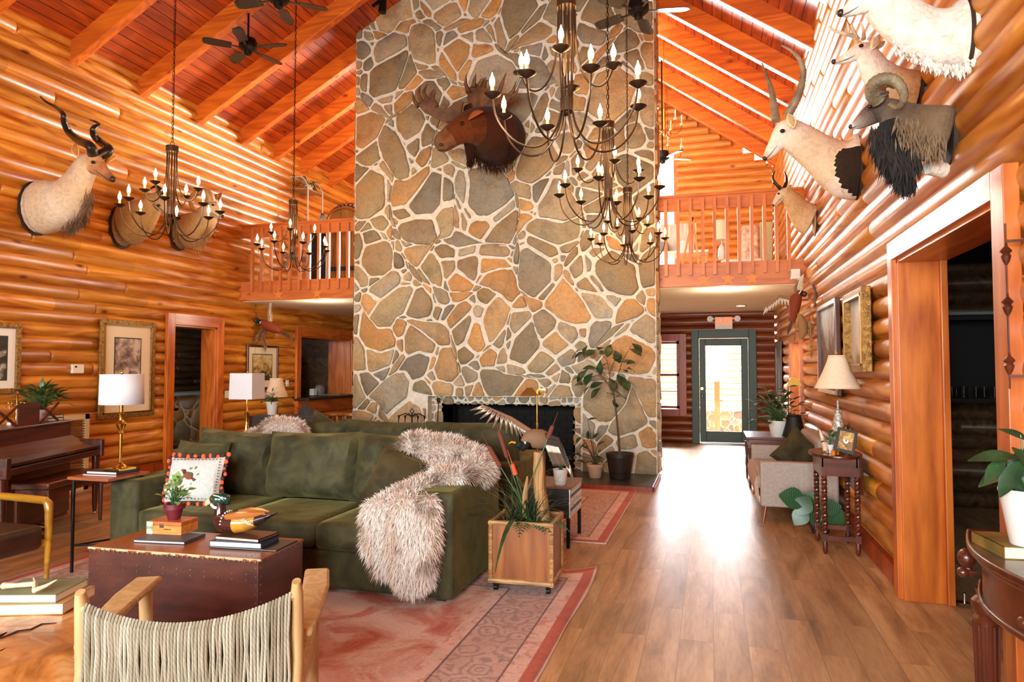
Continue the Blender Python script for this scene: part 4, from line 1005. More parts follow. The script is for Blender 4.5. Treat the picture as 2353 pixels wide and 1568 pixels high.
# books and decoy
q = at(555, 1262, z=Z0); book('book', 'black magazine lying lowest under the duck decoy stack on the trunk', q.x+.03, q.y+.07, Z0, .42, .22, .008, .06, BLKB, pages=WHP)
RED = pm('red_block', S(206, 60, 56), .5)
b1 = book('book', 'blue-grey art book with a red mark on its spine, middle of the stack', q.x-.02, q.y+.05, Z0+.0085, .32, .19, .03, .1, BLUEB, pages=WHP)
MB().box(.16, .1615, -.02, .05, .004, .026).build('red_label', RED, b1, smooth=False)
book('book', 'brown book directly beneath the painted duck decoy', q.x-.02, q.y+.075, Z0+.039, .29, .19, .017, .0, BROWNB)
DZ = Z0+.0565
dk = thing('duck_decoy', 'painted wood duck decoy with green head on the book stack', 'duck decoy', (0, 0, 0))
PAINT = pm('glossy_paint', (1, 1, 1), .22, vc=True, coat=.6)
def ringx(x, z, ry, rz): return ((x, 0, z), (0, ry, 0), (0, 0, rz))
mb = MB(); rings = [ringx(-.105, .055, .012, .012), ringx(-.098, .05, .032, .03), ringx(-.08, .045, .046, .04), ringx(-.05, .045, .052, .043), ringx(0, .046, .056, .044), ringx(.05, .05, .05, .038), ringx(.09, .06, .036, .026), ringx(.13, .075, .022, .012), ringx(.17, .09, .012, .004)]
cols = [S(60, 28, 24)]*3+[S(70, 34, 28), S(206, 140, 50), S(190, 130, 52), S(50, 40, 36), S(30, 28, 30), S(26, 24, 24)]
for i in range(len(rings)-1): mb.loft(rings[i:i+2], 18, caps=i in (0, len(rings)-2), c=cols[i])
bd = mb.build('body', PAINT, dk, ang=80)
mb = MB(); mb.tube([(-.085, 0, .06), (-.088, 0, .09), (-.09, 0, .11), (-.095, 0, .125)], [.03, .023, .022, .024], 14, c=S(52, 26, 24))
mb.ball((-.1, 0, .135), (.038, .026, .027), 14, 10, c=S(20, 62, 46)); mb.tube([(-.085, 0, .15), (-.06, 0, .14), (-.05, 0, .115)], [.016, .02, .008], 10, c=S(16, 50, 40))
mb.build('head', PAINT, dk, ang=80)
mb = MB(); mb.tube([(-.13, 0, .13), (-.15, 0, .12), (-.158, 0, .108)], [.012, .01, .005], 8, flat=1.2, c=S(214, 180, 140)); mb.build('bill', PAINT, dk)
mb = MB(); mb.tube([(-.115, -.022, .118), (-.1, -.027, .108), (-.085, -.027, .105)], .006, 6).tube([(-.108, -.02, .155), (-.08, -.022, .152), (-.06, -.016, .135)], .002, 5)
for k in range(12): a = -PI/2+k*PI/11; mb.ball((-.05, .053*math.sin(a), .046+.043*math.cos(a)), .0035, 5, 4)
for k in range(7): mb.tube([(.0+k*.008, -.052+k*.002, .07-k*.003), (.04+k*.01, -.048, .085-k*.006)], .0012, 4)
mb.build('white_markings', WHITEP, dk); MB().ball((-.112, -.022, .14), .005, 8, 6).build('eye', pm('red_eye', S(190, 40, 30), .2), dk)
mb = MB()
for s_ in (-1, 1): mb.tube([(-.03, s_*.042, .075), (.03, s_*.045, .082), (.09, s_*.03, .088), (.13, s_*.015, .092)], [.012, .018, .012, .003], 8, c=S(170, 104, 50))
mb.build('wings', PAINT, dk)
place(dk, (q.x-.075, q.y+.07, DZ), .05, 1.4)
# ================================================================== RUGS
def rug_mat(name, cx, cy, hx, hy):
    m, nt, b = nodes(name); tc = N(nt, 'TexCoord'); sp = N(nt, 'SeparateXYZ'); nt.links.new(tc.outputs['Object'], sp.inputs[0])
    ax = math_(nt, 'ABSOLUTE', sp.outputs[0]); ay = math_(nt, 'ABSOLUTE', sp.outputs[1])
    d = math_(nt, 'MINIMUM', math_(nt, 'SUBTRACT', hx, ax), math_(nt, 'SUBTRACT', hy, ay))
    v = tc.outputs['Object']
    n1 = noise(nt, v, 3.2, 6, .6, .8); n2 = noise(nt, v, 13, 5, .65, 1.2); n3 = noise(nt, v, 70, 3, .6)
    field = ramp(nt, n1, [(.34, S(196, 118, 104)), (.46, S(206, 158, 146)), (.56, S(214, 188, 178)), (.7, S(202, 190, 188))])
    # medallion outline
    r = math_(nt, 'ADD', math_(nt, 'MULTIPLY', ax, 1.0), math_(nt, 'MULTIPLY', ay, .9))
    ring = ramp(nt, math_(nt, 'ABSOLUTE', math_(nt, 'SUBTRACT', math_(nt, 'ADD', r, math_(nt, 'MULTIPLY', n2, .1)), .85)), [(.03, (1, 1, 1)), (.07, (0, 0, 0))])
    field = mix(nt, field, S(128, 112, 116), math_(nt, 'MULTIPLY', ring, .7), 'MIX')
    inner = ramp(nt, math_(nt, 'SUBTRACT', math_(nt, 'ADD', r, math_(nt, 'MULTIPLY', n1, .5)), 1.45), [(0, (1, 1, 1)), (.03, (0, 0, 0))])
    field = mix(nt, field, S(196, 118, 100), math_(nt, 'MULTIPLY', inner, .45), 'MIX')
    vor = N(nt, 'TexVoronoi'); vor.inputs['Scale'].default_value = 7; nt.links.new(v, vor.inputs['Vector'])
    orn = ramp(nt, math_(nt, 'SINE', math_(nt, 'MULTIPLY', math_(nt, 'ADD', vor.outputs['Distance'], math_(nt, 'MULTIPLY', n2, .5)), 22)), [(.1, (0, 0, 0)), (.7, (1, 1, 1))])
    border = mix(nt, S(202, 172, 164), S(132, 118, 124), math_(nt, 'MULTIPLY', orn, math_(nt, 'MULTIPLY', n1, .95)), 'MIX')
    light = mix(nt, S(220, 188, 178), S(190, 120, 106), ramp(nt, n2, [(.52, (0, 0, 0)), (.62, (.6, .6, .6))]), 'MIX')
    coral = S(190, 112, 100); line = S(120, 100, 108)
    def sel(lo, a, bcol, w_=.004):
        return mix(nt, bcol, a, ramp(nt, math_(nt, 'SUBTRACT', d, lo-.5), [(.5-w_, (0, 0, 0)), (.5+w_, (1, 1, 1))]), 'MIX')
    c = mix(nt, S(220, 200, 190), coral, 1, 'MIX')
    c = sel(.012, coral, S(222, 206, 196)); c = sel(.085, light, c); c = sel(.175, line, c); c = sel(.185, border, c)
    c = sel(.5, line, c); c = sel(.512, light, c); c = sel(.60, field, c)
    c = mix(nt, c, ramp(nt, n1, [(.3, (.86, .84, .84)), (.6, (1.06, 1.04, 1.04))]))
    c = mix(nt, c, ramp(nt, n3, [(.35, (.86, .86, .86)), (.6, (1, 1, 1))]))
    nt.links.new(c, b.inputs['Base Color']); b.inputs['Roughness'].default_value = .95; b.inputs['Specular IOR Level'].default_value = .1
    bump(nt, b, n3, .4, .003); return m
def rug(label, x0, x1, y0, y1, curl=None, name='rug'):
    cx_, cy_ = (x0+x1)/2, (y0+y1)/2; hx, hy = (x1-x0)/2, (y1-y0)/2; r = random.Random(int(x1*-100)); nx, ny = 70, 70
    def fn(u, v):
        x = -hx+2*hx*u; y = -hy+2*hy*v; z = .008
        if u in (0, 1): x += mnoise.noise(Vector((y*1.6, x1, 0)))*.018
        e = max(0, 1-math.hypot(hx-x, hy-y)/.3) if curl else 0
        z += .05*e*e + (max(0, 1-(hx-abs(x))/.05)*max(0, mnoise.noise(Vector((y*2.5, x*1.0, 3)))))*.012
        return (x, y, z)
    mb = MB(); mb.grid(fn, nx, ny); o = mb.build(name, rug_mat('faded_rug_%d' % int(-x1*100), 0, 0, hx, hy), None, thick=0)
    md = o.modifiers.new('t', 'SOLIDIFY'); md.thickness = .007; md.offset = -1
    # face up
    o.data.flip_normals(); o.location = (cx_, cy_, 0); tag(o, label, 'rug'); return o
rug('large faded pink rug under the nearer sofa and trunk', -4.75, -.80, .9, 4.95, True)
rug('smaller faded pink rug in front of the fireplace hearth', -4.4, -.86, 5.79, 8.34)
for o in (sf, tk, em, thr): o.location.z += .009
for o in list(COL.objects):
    if o.parent is None and o.type in ('EMPTY', 'MESH') and (o.name.startswith(('book', 'cigar', 'duck_decoy', 'potted_plant', 'throw_pillow'))) and o.location.y < 5: o.location.z += .009
RZ0 = .009
# ================================================================== ROPE CHAIR (foreground)
def rope_mat():
    m, nt, b = nodes('paper_cord'); v = coords(nt, (1, 1, 1)); a = N(nt, 'Attribute'); a.attribute_name = 'Col'
    tw = N(nt, 'TexWave'); tw.inputs['Scale'].default_value = 60; tw.inputs['Distortion'].default_value = 1; nt.links.new(coords(nt, (1, 1, 1), (.5, .3, 0)), tw.inputs[0])
    c = mix(nt, a.outputs['Color'], ramp(nt, noise(nt, v, 9, 4), [(.35, (.82, .8, .76)), (.6, (1.05, 1.03, 1))]))
    nt.links.new(c, b.inputs['Base Color']); b.inputs['Roughness'].default_value = .8; bump(nt, b, tw.outputs['Fac'], .25, .003); return m
ROPE = rope_mat()
rc = thing('rope_back_chair', 'pale wood armchair with corded rope back seen from behind in the foreground', 'armchair')
# local: x across, y forward (away from the camera), back at y=0
CW = .66; hw = CW/2
for s_ in (-1, 1):
    mb = MB(); pts = [(s_*(hw-.0), -.11, .0), (s_*hw, -.05, .3), (s_*hw, .0, .5), (s_*hw, -.02, .72), (s_*(hw), -.035, .762)]
    mb.tube(pts, [.022, .026, .028, .026, .018], 12, flat=.8); mb.build('back_post', BEECH, rc)
    mb = MB(); mb.tube([(s_*(hw-.01), .6, 0), (s_*(hw-.01), .56, .3), (s_*(hw-.005), .54, .58)], [.02, .026, .026], 10); mb.build('front_leg', BEECH, rc)
    ap = [(s_*(hw+.015), .03, .55), (s_*(hw+.02), .2, .575), (s_*(hw+.015), .42, .59), (s_*(hw+.0), .6, .6)]
    mb = MB()
    for p, q in zip(ap, ap[1:]): pass
    vs = []
    for (x, y, z), w_ in zip(ap, (.03, .042, .052, .05)): vs += [(x-w_, y, z), (x+w_, y, z), (x+w_, y, z+.026), (x-w_, y, z+.026)]
    fs = [(3, 2, 1, 0), (12, 13, 14, 15)]+[(4*i+j, 4*i+(j+1) % 4, 4*i+4+(j+1) % 4, 4*i+4+j) for i in range(3) for j in range(4)]
    mb.add(vs, fs); mb.build('armrest', BEECH, rc, bevel=.01)
    MB().bar((s_*hw, -.03, .36), (s_*(hw-.005), .54, .4), .025, .05).build('side_rail', BEECH, rc, bevel=.006)
MB().bar((-hw, .57, .4), (hw, .57, .4), .03, .05).bar((-hw, -.02, .33), (hw, -.02, .33), .03, .05).build('cross_rail', BEECH, rc, bevel=.006)
topb = lambda u: (-hw+CW*u, -.03-.055*(1-(2*u-1)**2), .715-.07*(1-(2*u-1)**2))
MB().tube([topb(i/20) for i in range(21)], .012, 8).build('top_rod', BEECH, rc)
lowb = lambda u: (-hw+CW*u, -.045-.03*(1-(2*u-1)**2), .33)
NR = 62
for i in range(NR):
    u = .03+.94*i/(NR-1); t_, b_ = Vector(topb(u)), Vector(lowb(u)); k = random.uniform(.0, 1); c = tuple(Vector(S(168, 160, 144)).lerp(Vector(S(118, 102, 80)), k*.9))
    du = random.uniform(-.004, .004)
    P = [t_+Vector((0, .014, -.01)), t_+Vector((0, .0, .0165)), t_+Vector((0, -.0165, .0)), t_+Vector((0, -.018, -.03)), (t_*.7+b_*.3)+Vector((du, -.012, 0)), (t_*.35+b_*.65)+Vector((-du, -.008, 0)), b_+Vector((0, -.02, .03)), b_+Vector((0, -.02, -.02))]
    mb = MB(); mb.tube(P, .0052, 7, c=c)
    P2 = [t_+Vector((0, .014, -.01)), (t_*.5+b_*.5)+Vector((du, .01, 0)), b_+Vector((0, .01, .02))]; mb.tube(P2, .0052, 6, c=tuple(q*.9 for q in c))
    mb.build('cord', ROPE, rc)
mb = MB()
for i in range(44): mb.tube([(-hw+.04+i*.0133, -.02, .395), (-hw+.04+i*.0133, .57, .425)], .006, 6, c=S(196, 180, 150))
mb.build('woven_seat', ROPE, rc)
place(rc, (-1.655, 1.885, RZ0), math.radians(26)); rc.location = (-1.645, 1.90, RZ0)
# ================================================================== STUMP TABLE, BOOKS, ANTLER
def stump_mat():
    m, nt, b = nodes('burl_wood'); v = coords(nt)
    c = ramp(nt, noise(nt, v, 3.5, 5, .6, 1.5), [(.36, S(150, 86, 36)), (.5, S(196, 124, 62)), (.62, S(214, 170, 116)), (.7, S(190, 130, 74))])
    nt.links.new(c, b.inputs['Base Color']); b.inputs['Roughness'].default_value = .35; b.inputs['Coat Weight'].default_value = .3; bump(nt, b, noise(nt, v, 20, 4), .15, .01); return m
st = thing('stump_table', 'polished tree stump side table with dark natural cracks at the bottom left', 'side table', (-2.72, 1.93, 0))
mb = MB(); n = 36; R = lambda a, z: (.47+.03*math.sin(3*a+1)+.02*math.sin(7*a)+(-.05 if z < .1 else 0))*(1+.04*math.sin(z*6+a*2))
prof = [(0, .86), (.06, .96), (.2, 1.0), (.35, 1.0), (.43, .985), (.46, .95), (.465, .6), (.463, .3), (.462, .02)]
vs = [(-2.72+R(2*PI*j/n, z)*f*math.cos(2*PI*j/n), 1.93+R(2*PI*j/n, z)*f*math.sin(2*PI*j/n), z) for z, f in prof for j in range(n)]
fs = [(i*n+j, i*n+(j+1) % n, (i+1)*n+(j+1) % n, (i+1)*n+j) for i in range(len(prof)-1) for j in range(n)]+[tuple((len(prof)-1)*n+j for j in range(n)), tuple(range(n-1, -1, -1))]
mb.add([(x, y, z+RZ0) for x, y, z in vs], fs); mb.build('stump', stump_mat(), st)
CRK = pm('dark_crack', S(40, 26, 18), .9)
mb = MB()
for P in ([(0, 1468), (40, 1452), (70, 1448), (95, 1436), (130, 1432)], [(0, 1497), (12, 1490)], [(-60, 1500), (0, 1462), (15, 1453)]):
    pts = []
    for p_ in P: q = at(*p_, z=.474); pts.append((q.x, q.y, .468+RZ0-.004))
    mb.tube(pts, [.004]+[.006]*(len(pts)-2)+[.002], 6)
mb.build('crack', CRK, st)
zs = .466+RZ0
p = at(72, 1400, z=zs); book('book', 'thick tan book, lower of the pair on the stump table', p.x, p.y+.05, zs, .24, .3, .042, .35+PI/2, pm('tan_cover', S(196, 150, 100), .6))
book('book', 'sage green cloth book holding the antler on the stump table', p.x-.02, p.y+.05, zs+.0425, .22, .28, .034, .3+PI/2, pm('sage_cover', S(134, 140, 106), .7, c2=S(112, 116, 84), scale=9))
ANT = pm('antler_bone', S(226, 208, 176), .5, c2=S(176, 144, 108), scale=14)
p = at(75, 1352, z=zs+.09); an = MB(); zz = zs+.0775+.008
an.tube([(p.x-.13, p.y-.02, zz+.01), (p.x-.08, p.y-.01, zz+.012), (p.x-.01, p.y+.02, zz+.016), (p.x+.05, p.y-.03, zz+.008), (p.x+.1, p.y-.02, zz+.03), (p.x+.13, p.y+.0, zz+.05)], [.014, .01, .011, .012, .007, .002], 9)
an.tube([(p.x-.01, p.y+.02, zz+.014), (p.x-.04, p.y+.035, zz+.035)], [.008, .002], 7).ball((p.x-.13, p.y-.02, zz+.008), .015, 8, 6)
o = an.build('antler', ANT); tag(o, 'small bone-coloured antler lying on the sage green book', 'antler')
# ================================================================== ARMCHAIR, SIDE TABLE, LAMPS
wc = thing('wooden_armchair', 'yellow varnished wooden armchair with dark brown leather cushion at the left edge', 'armchair', (-4.75, 3.3, 0))
GOLDW = OLIVEW
for y in (3.66, 3.02):
    MB().tube([(-5.15, y, .585), (-4.6, y, .575), (-4.41, y, .57), (-4.385, y, .55), (-4.38, y, .5), (-4.378, y, .3), (-4.39, y, .0)], [.026, .027, .028, .03, .026, .022, .014], 12).build('arm_and_front_leg', GOLDW, wc)
    MB().tube([(-5.1, y, .75), (-5.05, y, .45), (-5.0, y, .2), (-5.08, y, 0)], [.018, .026, .024, .014], 10).build('back_leg', GOLDW, wc)
    MB().bar((-5.05, y, .29), (-4.39, y, .31), .03, .07).build('seat_rail', GOLDW, wc, bevel=.005)
BRL = pm('dark_brown_leather', S(70, 34, 22), .4, c2=S(46, 22, 16), scale=6, bmp=.25, bscale=70)
MB().box(-5.02, -4.36, 3.06, 3.62, .25, .42).build('seat_cushion', BRL, wc, bevel=.045, seg=4)
MB().box(-5.12, -4.98, 3.06, 3.62, .36, .78).build('back_cushion', BRL, wc, bevel=.05, seg=4)
MB().bar((-5.03, 3.02, .3), (-5.03, 3.66, .3), .03, .06).bar((-4.4, 3.02, .29), (-4.4, 3.66, .29), .03, .05).build('cross_rail', GOLDW, wc)
tb = thing('side_table', 'slim side table with rust wood top and black iron legs beside the sofa arm', 'side table', (-4.4, 4.05, 0))
TZ = .70
MB().box(-4.46, -4.09, 3.86, 4.24, TZ-.022, TZ).build('table_top', wood('rust_board', S(164, 92, 52), S(112, 52, 26), 'x', knots=False), tb, smooth=False, bevel=.004)
for x, y in ((-4.44, 3.9), (-4.3, 4.2)): MB().cyl((x, y, RZ0), (x, y, TZ-.02), .011, n=8).build('leg', BLACKM, tb)
MB().bar((-4.44, 3.9, .2), (-4.3, 4.2, .2), .012, .012).bar((-4.44, 3.9, TZ-.03), (-4.12, 3.9, TZ-.03), .012, .012).bar((-4.44, 4.2, TZ-.03), (-4.12, 4.2, TZ-.03), .012, .012).bar((-4.44, 3.9, .2), (-4.28, 3.98, .2), .012, .012).build('frame_bar', BLACKM, tb, smooth=False)
book('book', 'red-bound lower book under the brass lamp on the side table', -4.26, 4.05, TZ, .3, .22, .012, .05, pm('red_cover', S(150, 60, 44), .5), pages=WHP)
gb = book('book', 'black book with gilt lettering directly beneath the brass lamp', -4.25, 4.055, TZ+.0125, .27, .21, .02, .03, BLKB, pages=WHP, spine=1)
mb = MB(); [mb.box(.135, .1358, y_, y_+w_, .006, .014) for y_, w_ in ((-.085, .008), (-.074, .006), (-.064, .004), (-.052, .009), (-.04, .007), (-.03, .005), (-.02, .008), (.02, .004), (.06, .02))]
mb.build('gilt_lettering', BRASS, gb, smooth=False)['kind'] = 'stuff'
def brass_lamp(label, x, y, z0, zs0, zs1, r, square=False, cat='table lamp', name='brass_lamp'):
    t = thing(name, label, cat, (x, y, z0)); b_ = .075
    MB().box(x-b_, x+b_, y-b_, y+b_, z0, z0+.018).lathe([(.05, .018), (.045, .03), (.02, .045), (.012, .06)], (x, y, z0), 20).build('base', BRASS, t, bevel=.003)
    h = zs0-z0; MB().lathe([(.01, .05), (.012, h*.55), (.02, h*.56), (.014, h*.6), (.03, h*.66), (.034, h*.7), (.02, h*.75), (.016, h*.78), (.03, h*.86), (.012, h*.88), (.014, h*1.02)], (x, y, z0), 20).build('column', BRASS, t)
    H_ = zs1-zs0
    if square:
        s_ = r; mb = MB(); mb.X = Matrix.Translation((x, y, 0)) @ Matrix.Rotation(.12, 4, 'Z')
        a_, c_ = s_*.96, s_
        vs = [(-c_, -c_, zs0), (c_, -c_, zs0), (c_, c_, zs0), (-c_, c_, zs0), (-a_, -a_, zs1), (a_, -a_, zs1), (a_, a_, zs1), (-a_, a_, zs1)]
        mb.add(vs, [(0, 1, 5, 4), (1, 2, 6, 5), (2, 3, 7, 6), (3, 0, 4, 7)]); mb.build('lamp_shade', SHADE, t, smooth=False, thick=.004)
    else:
        mb = MB(); n = 40; vs = [(x+q*math.cos(2*PI*j/n), y+q*math.sin(2*PI*j/n), z) for z, q in ((zs0, r), (zs1, r*.97)) for j in range(n)]
        mb.add(vs, [(j, (j+1) % n, n+(j+1) % n, n+j) for j in range(n)]); mb.build('lamp_shade', SHADE, t, thick=.004)
    MB().ball((x, y, zs1+.012), (.012, .012, .014), 8, 6).cyl((x, y, zs0+.05), (x, y, zs1+.005), .004, n=6).bar((x-r*.95, y, zs1-.01), (x+r*.95, y, zs1-.01), .004, .004).build('finial', BRASS, t)
    MB().ball((x, y, zs0+.09), (.025, .025, .035), 10, 8).build('light_bulb', BULBOFF, t)
    return t
brass_lamp('brass column lamp with white drum shade on stacked books left of the sofa', -4.18, 4.05, TZ+.033, 1.215, 1.437, .147)
brass_lamp('tall brass lamp with white square shade standing behind the second sofa', -5.04, 6.6, .0, 1.135, 1.425, .138, True, 'floor lamp', 'brass_floor_lamp')
# dark box table with small lamp and white potted plant by the hatch wall
p = at(628, 955, y=8.6)
bt = thing('dark_side_table', 'dark square side table near the log wall under the landscape picture', 'side table', (p.x-.05, 8.7, 0))
MB().box(p.x-.32, p.x+.24, 8.45, 8.95, p.z-.03, p.z).build('table_top', MAHX, bt, smooth=False, bevel=.006)
for a_ in (-.29, .21):
    for b_ in (8.48, 8.92): MB().box(p.x+a_-.02, p.x+a_+.02, b_-.02, b_+.02, 0, p.z-.03).build('leg', MAHZ, bt, smooth=False)
MB().box(p.x-.29, p.x+.21, 8.48, 8.92, p.z-.12, p.z-.03).build('apron', MAHX, bt, smooth=False)
q1 = at(625, 953, y=8.6); wp = thing('potted_plant', 'feathery small plant in a white pot on the dark table by the hatch', 'plant', (q1.x, 8.6, p.z)); pot(wp, (q1.x, 8.6, p.z), .06, .085, .2, WHITEC, rh=.02)
foliage('f', wp, (q1.x, 8.6, p.z+.18), 60, .15, .09, .022, pm('grey_green_leaf', S(104, 124, 84), .6, c2=S(70, 96, 60), scale=20), .5, 8, .5, (-.02, .1))
def shade_lamp(name, label, x, y, z0, z1, z2, r0, r1, body, shade, bodymat, n=40, flare=.3, cat='table lamp', pleat=0):
    t = thing(name, label, cat, (x, y, z0)); MB().lathe(body, (x, y, z0), 24).build('base', bodymat, t)
    k = 9; vs = []
    for i in range(k+1):
        f = i/k; R_ = r1+(r0-r1)*(f**(1+flare)); z = z2+(z1-z2)*f
        for j in range(n): a = 2*PI*j/n; q = R_*(1+pleat*(j % 2)); vs.append((x+q*math.cos(a), y+q*math.sin(a), z))
    mb = MB().add(vs, [(i*n+j, i*n+(j+1) % n, (i+1)*n+(j+1) % n, (i+1)*n+j) for i in range(k) for j in range(n)]); mb.build('lamp_shade', shade, t, thick=.003)
    MB().tube([(x+r1*math.cos(2*PI*j/24), y+r1*math.sin(2*PI*j/24), z2) for j in range(24)], .005, 6, closed=True).tube([(x+r0*math.cos(2*PI*j/32), y+r0*math.sin(2*PI*j/32), z1) for j in range(32)], .005, 6, closed=True).build('shade_trim', shade, t)
    MB().ball((x, y, z2+.02), (.012, .012, .018), 8, 6).cyl((x, y, z1-.02), (x, y, z2+.015), .004, n=6).bar((x-r1, y, z2-.002), (x+r1, y, z2-.002), .004, .004).build('finial', BRASSD, t)
    return t
q2 = at(637, 912, y=8.75); q3 = at(637, 870, y=8.75)
shade_lamp('small_table_lamp', 'small brass lamp with cream bell shade beside the white potted plant', q2.x+.02, 8.75, p.z, q2.z, q3.z, .185, .1, [(.07, 0), (.07, .015), (.02, .03), (.03, .06), (.035, .1), (.015, .14), (.025, .18), (.03, .22), (.01, .26), (.008, .32), (0, .32)], None, BRASSD) if False else shade_lamp('small_table_lamp', 'small brass lamp with cream bell shade beside the white potted plant', q2.x-.02, 8.75, p.z, q2.z, q3.z, .17, .09, [(.07, 0), (.07, .015), (.02, .03), (.03, .06), (.035, .1), (.015, .14), (.025, .18), (.03, .22), (.01, .26), (.008, .34)], SHADEC, BRASSD, flare=.5)
# ================================================================== BAR STOOLS BY THE HATCH
RUSH = wood('stool_wood', S(190, 116, 60), S(140, 76, 34), 'x', knots=False)
for i, (px, lb) in enumerate(((733, 'backless wooden bar stool with brass rim, farthest left of three below the hatch'), (770, 'backless wooden bar stool with brass rim, middle of three below the hatch'), (812, 'backless wooden bar stool with brass rim, half hidden by the chimney'))):
    p = at(px, 950, y=(11.3, 10.7, 10.3)[i]); x, y, z = p.x, (11.3, 10.7, 10.3)[i], p.z
    t = thing('bar_stool', lb, 'bar stool', (x, y, 0), 'wooden bar stools at the serving hatch')
    MB().cyl((x, y, z-.035), (x, y, z), .19, .185, 24).build('seat', RUSH, t, bevel=.006); MB().tube([(x+.19*math.cos(k*PI/12), y+.19*math.sin(k*PI/12), z-.018) for k in range(24)], .008, 6, closed=True).build('brass_rim', BRASS, t)
    for k in range(4): a = PI/4+k*PI/2; MB().cyl((x+.13*math.cos(a), y+.13*math.sin(a), z-.03), (x+.2*math.cos(a), y+.2*math.sin(a), 0), .02, .016, 8).build('leg', RUSH, t)
    MB().tube([(x+.18*math.cos(k*PI/12), y+.18*math.sin(k*PI/12), .22) for k in range(24)], .009, 6, closed=True).build('foot_ring', BRASS, t)
# ================================================================== PIANO CORNER
pn = thing('upright_piano', 'dark mahogany upright piano with open keyboard lid against the left wall', 'piano')
# local frame: x along the keyboard, y toward the player, origin at right rear foot
L = 1.5
MB().box(-L, 0, 0, .32, .04, .93).build('case', MAHX, pn, smooth=False, bevel=.008)
MB().box(-L-.02, .02, -.01, .34, .93, .955).build('top_lid', MAHX, pn, smooth=False, bevel=.006)
MB().box(-L-.02, .02, .3, .62, .60, .66).build('key_bed', MAHX, pn, smooth=False, bevel=.006)
MB().box(-L+.08, -.08, .33, .54, .66, .675).build('keys', pm('piano_keys', S(226, 220, 206), .3), pn, smooth=False)
mb = MB()
for i in range(50):
    if i % 7 not in (2, 6): mb.box(-L+.1+i*.0265, -L+.113+i*.0265, .33, .45, .675, .685)
mb.build('black_keys', BLACKD, pn, smooth=False)
MB().prism([(-L, .32, .80), (-L, .5, .72), (-L, .62, .70), (-L, .62, .675), (-L, .5, .69), (-L, .32, .77)], (L, 0, 0)).build('fallboard', MAHX, pn, smooth=False, bevel=.003)
for xx in (-L-.02, -.04): MB().box(xx, xx+.06, .28, .64, .58, .76).build('key_cheek', MAHX, pn, smooth=False, bevel=.01)
for xx in (-L+.03, -.03):
    MB().lathe([(.018, .03), (.024, .1), (.03, .3), (.036, .52), (.04, .6)], (xx, .58, 0), 10).build('leg', MAHZ, pn); MB().ball((xx, .58, .018), .018, 8, 6).build('caster', CHROME, pn)
MB().box(-L, 0, .02, .3, 0, .05).build('plinth', MAHX, pn, smooth=False)
MB().box(-.62, -.5, .621, .625, .675, .695).build('maker_plate', BRASSD, pn, smooth=False)
mb = MB()
for x0 in (-.5, -1.15):
    mb.bar((x0, .3, .96), (x0+.3, .3, 1.14), .012, .02).bar((x0+.3, .3, .96), (x0, .3, 1.14), .012, .02).bar((x0-.02, .3, .96), (x0-.02, .3, 1.15), .02, .02).bar((x0+.32, .3, .96), (x0+.32, .3, 1.15), .02, .02)
mb.box(-.84, -.52, .29, .305, .955, 1.16); mb.build('music_desk', MAHX, pn, smooth=False)
MB().cyl((-.8, .4, .03), (-.8, .5, .02), .03, .02, 8).cyl((-.7, .4, .03), (-.7, .5, .02), .03, .02, 8).build('pedal', BRASS, pn)
ang = math.atan2(5.6-4.2, -6.05+5.5)      # direction of the keyboard
# local +x maps to the (−.36,.93) direction, local +y to the room side
pn.rotation_euler = (0, 0, math.radians(111)); 
def place_by(o, local, world):
    R_ = Matrix.Rotation(o.rotation_euler[2], 4, 'Z'); v = R_ @ Vector(local); o.location = Vector(world)-v
place_by(pn, (0, -0, 0), (0, 0, 0)); 
# mirror so the player's side faces the room (+x world)
for ch in [c for c in COL.objects if c.parent == pn]:
    ch.data.transform(Matrix.Scale(-1, 4, (0, 1, 0))); ch.data.flip_normals()
place_by(pn, (-.03, -.58, 0), (-6.03, 5.54, 0))
bpy.context.view_layer.update()
def pnw(x, y, z): return pn.location + Matrix.Rotation(pn.rotation_euler[2], 3, 'Z') @ Vector((x, -y, z))
a_ = pnw(-.26, .17, .956); t = thing('potted_plant', 'bushy green plant in a mottled pink-white pot on the piano', 'plant', a_); pot(t, tuple(a_), .05, .062, .12, pm('mottled_pink_pot', S(214, 186, 180), .5, c2=S(150, 96, 90), scale=14))
foliage('f', t, (a_.x, a_.y, a_.z+.11), 110, .19, .11, .045, LEAFG, .7, 5, .4, (0, .12))
for i, (dx, z, c, lb) in enumerate(((-.2, 0, BLKB, 'black book at the bottom of the pile on the right end of the piano'), (-.2, .03, BLKB, 'black book on top of the pile beside the pink pot'), )):
    w_ = pnw(-.13, .17, .956+z); book('book', lb, w_.x, w_.y, w_.z, .2, .16, .028, math.radians(100), c, pages=WHP)
w_ = pnw(-.5, .16, .956); book('book', 'white sheet-music book lying behind the music desk', w_.x, w_.y, w_.z, .22, .2, .02, math.radians(115), WHITEP, pages=WHP)
cdl = thing('candelabra', 'brass candelabra with hanging crystal drops on the piano', 'candelabra', pnw(-.62, .16, .956)); c0 = pnw(-.62, .16, .956)
MB().lathe([(.045, 0), (.04, .012), (.012, .03), (.018, .06), (.01, .09), (.016, .12), (.008, .15), (.008, .27), (.014, .29), (.003, .31)], tuple(c0), 14).build('stem', BRASSD, cdl)
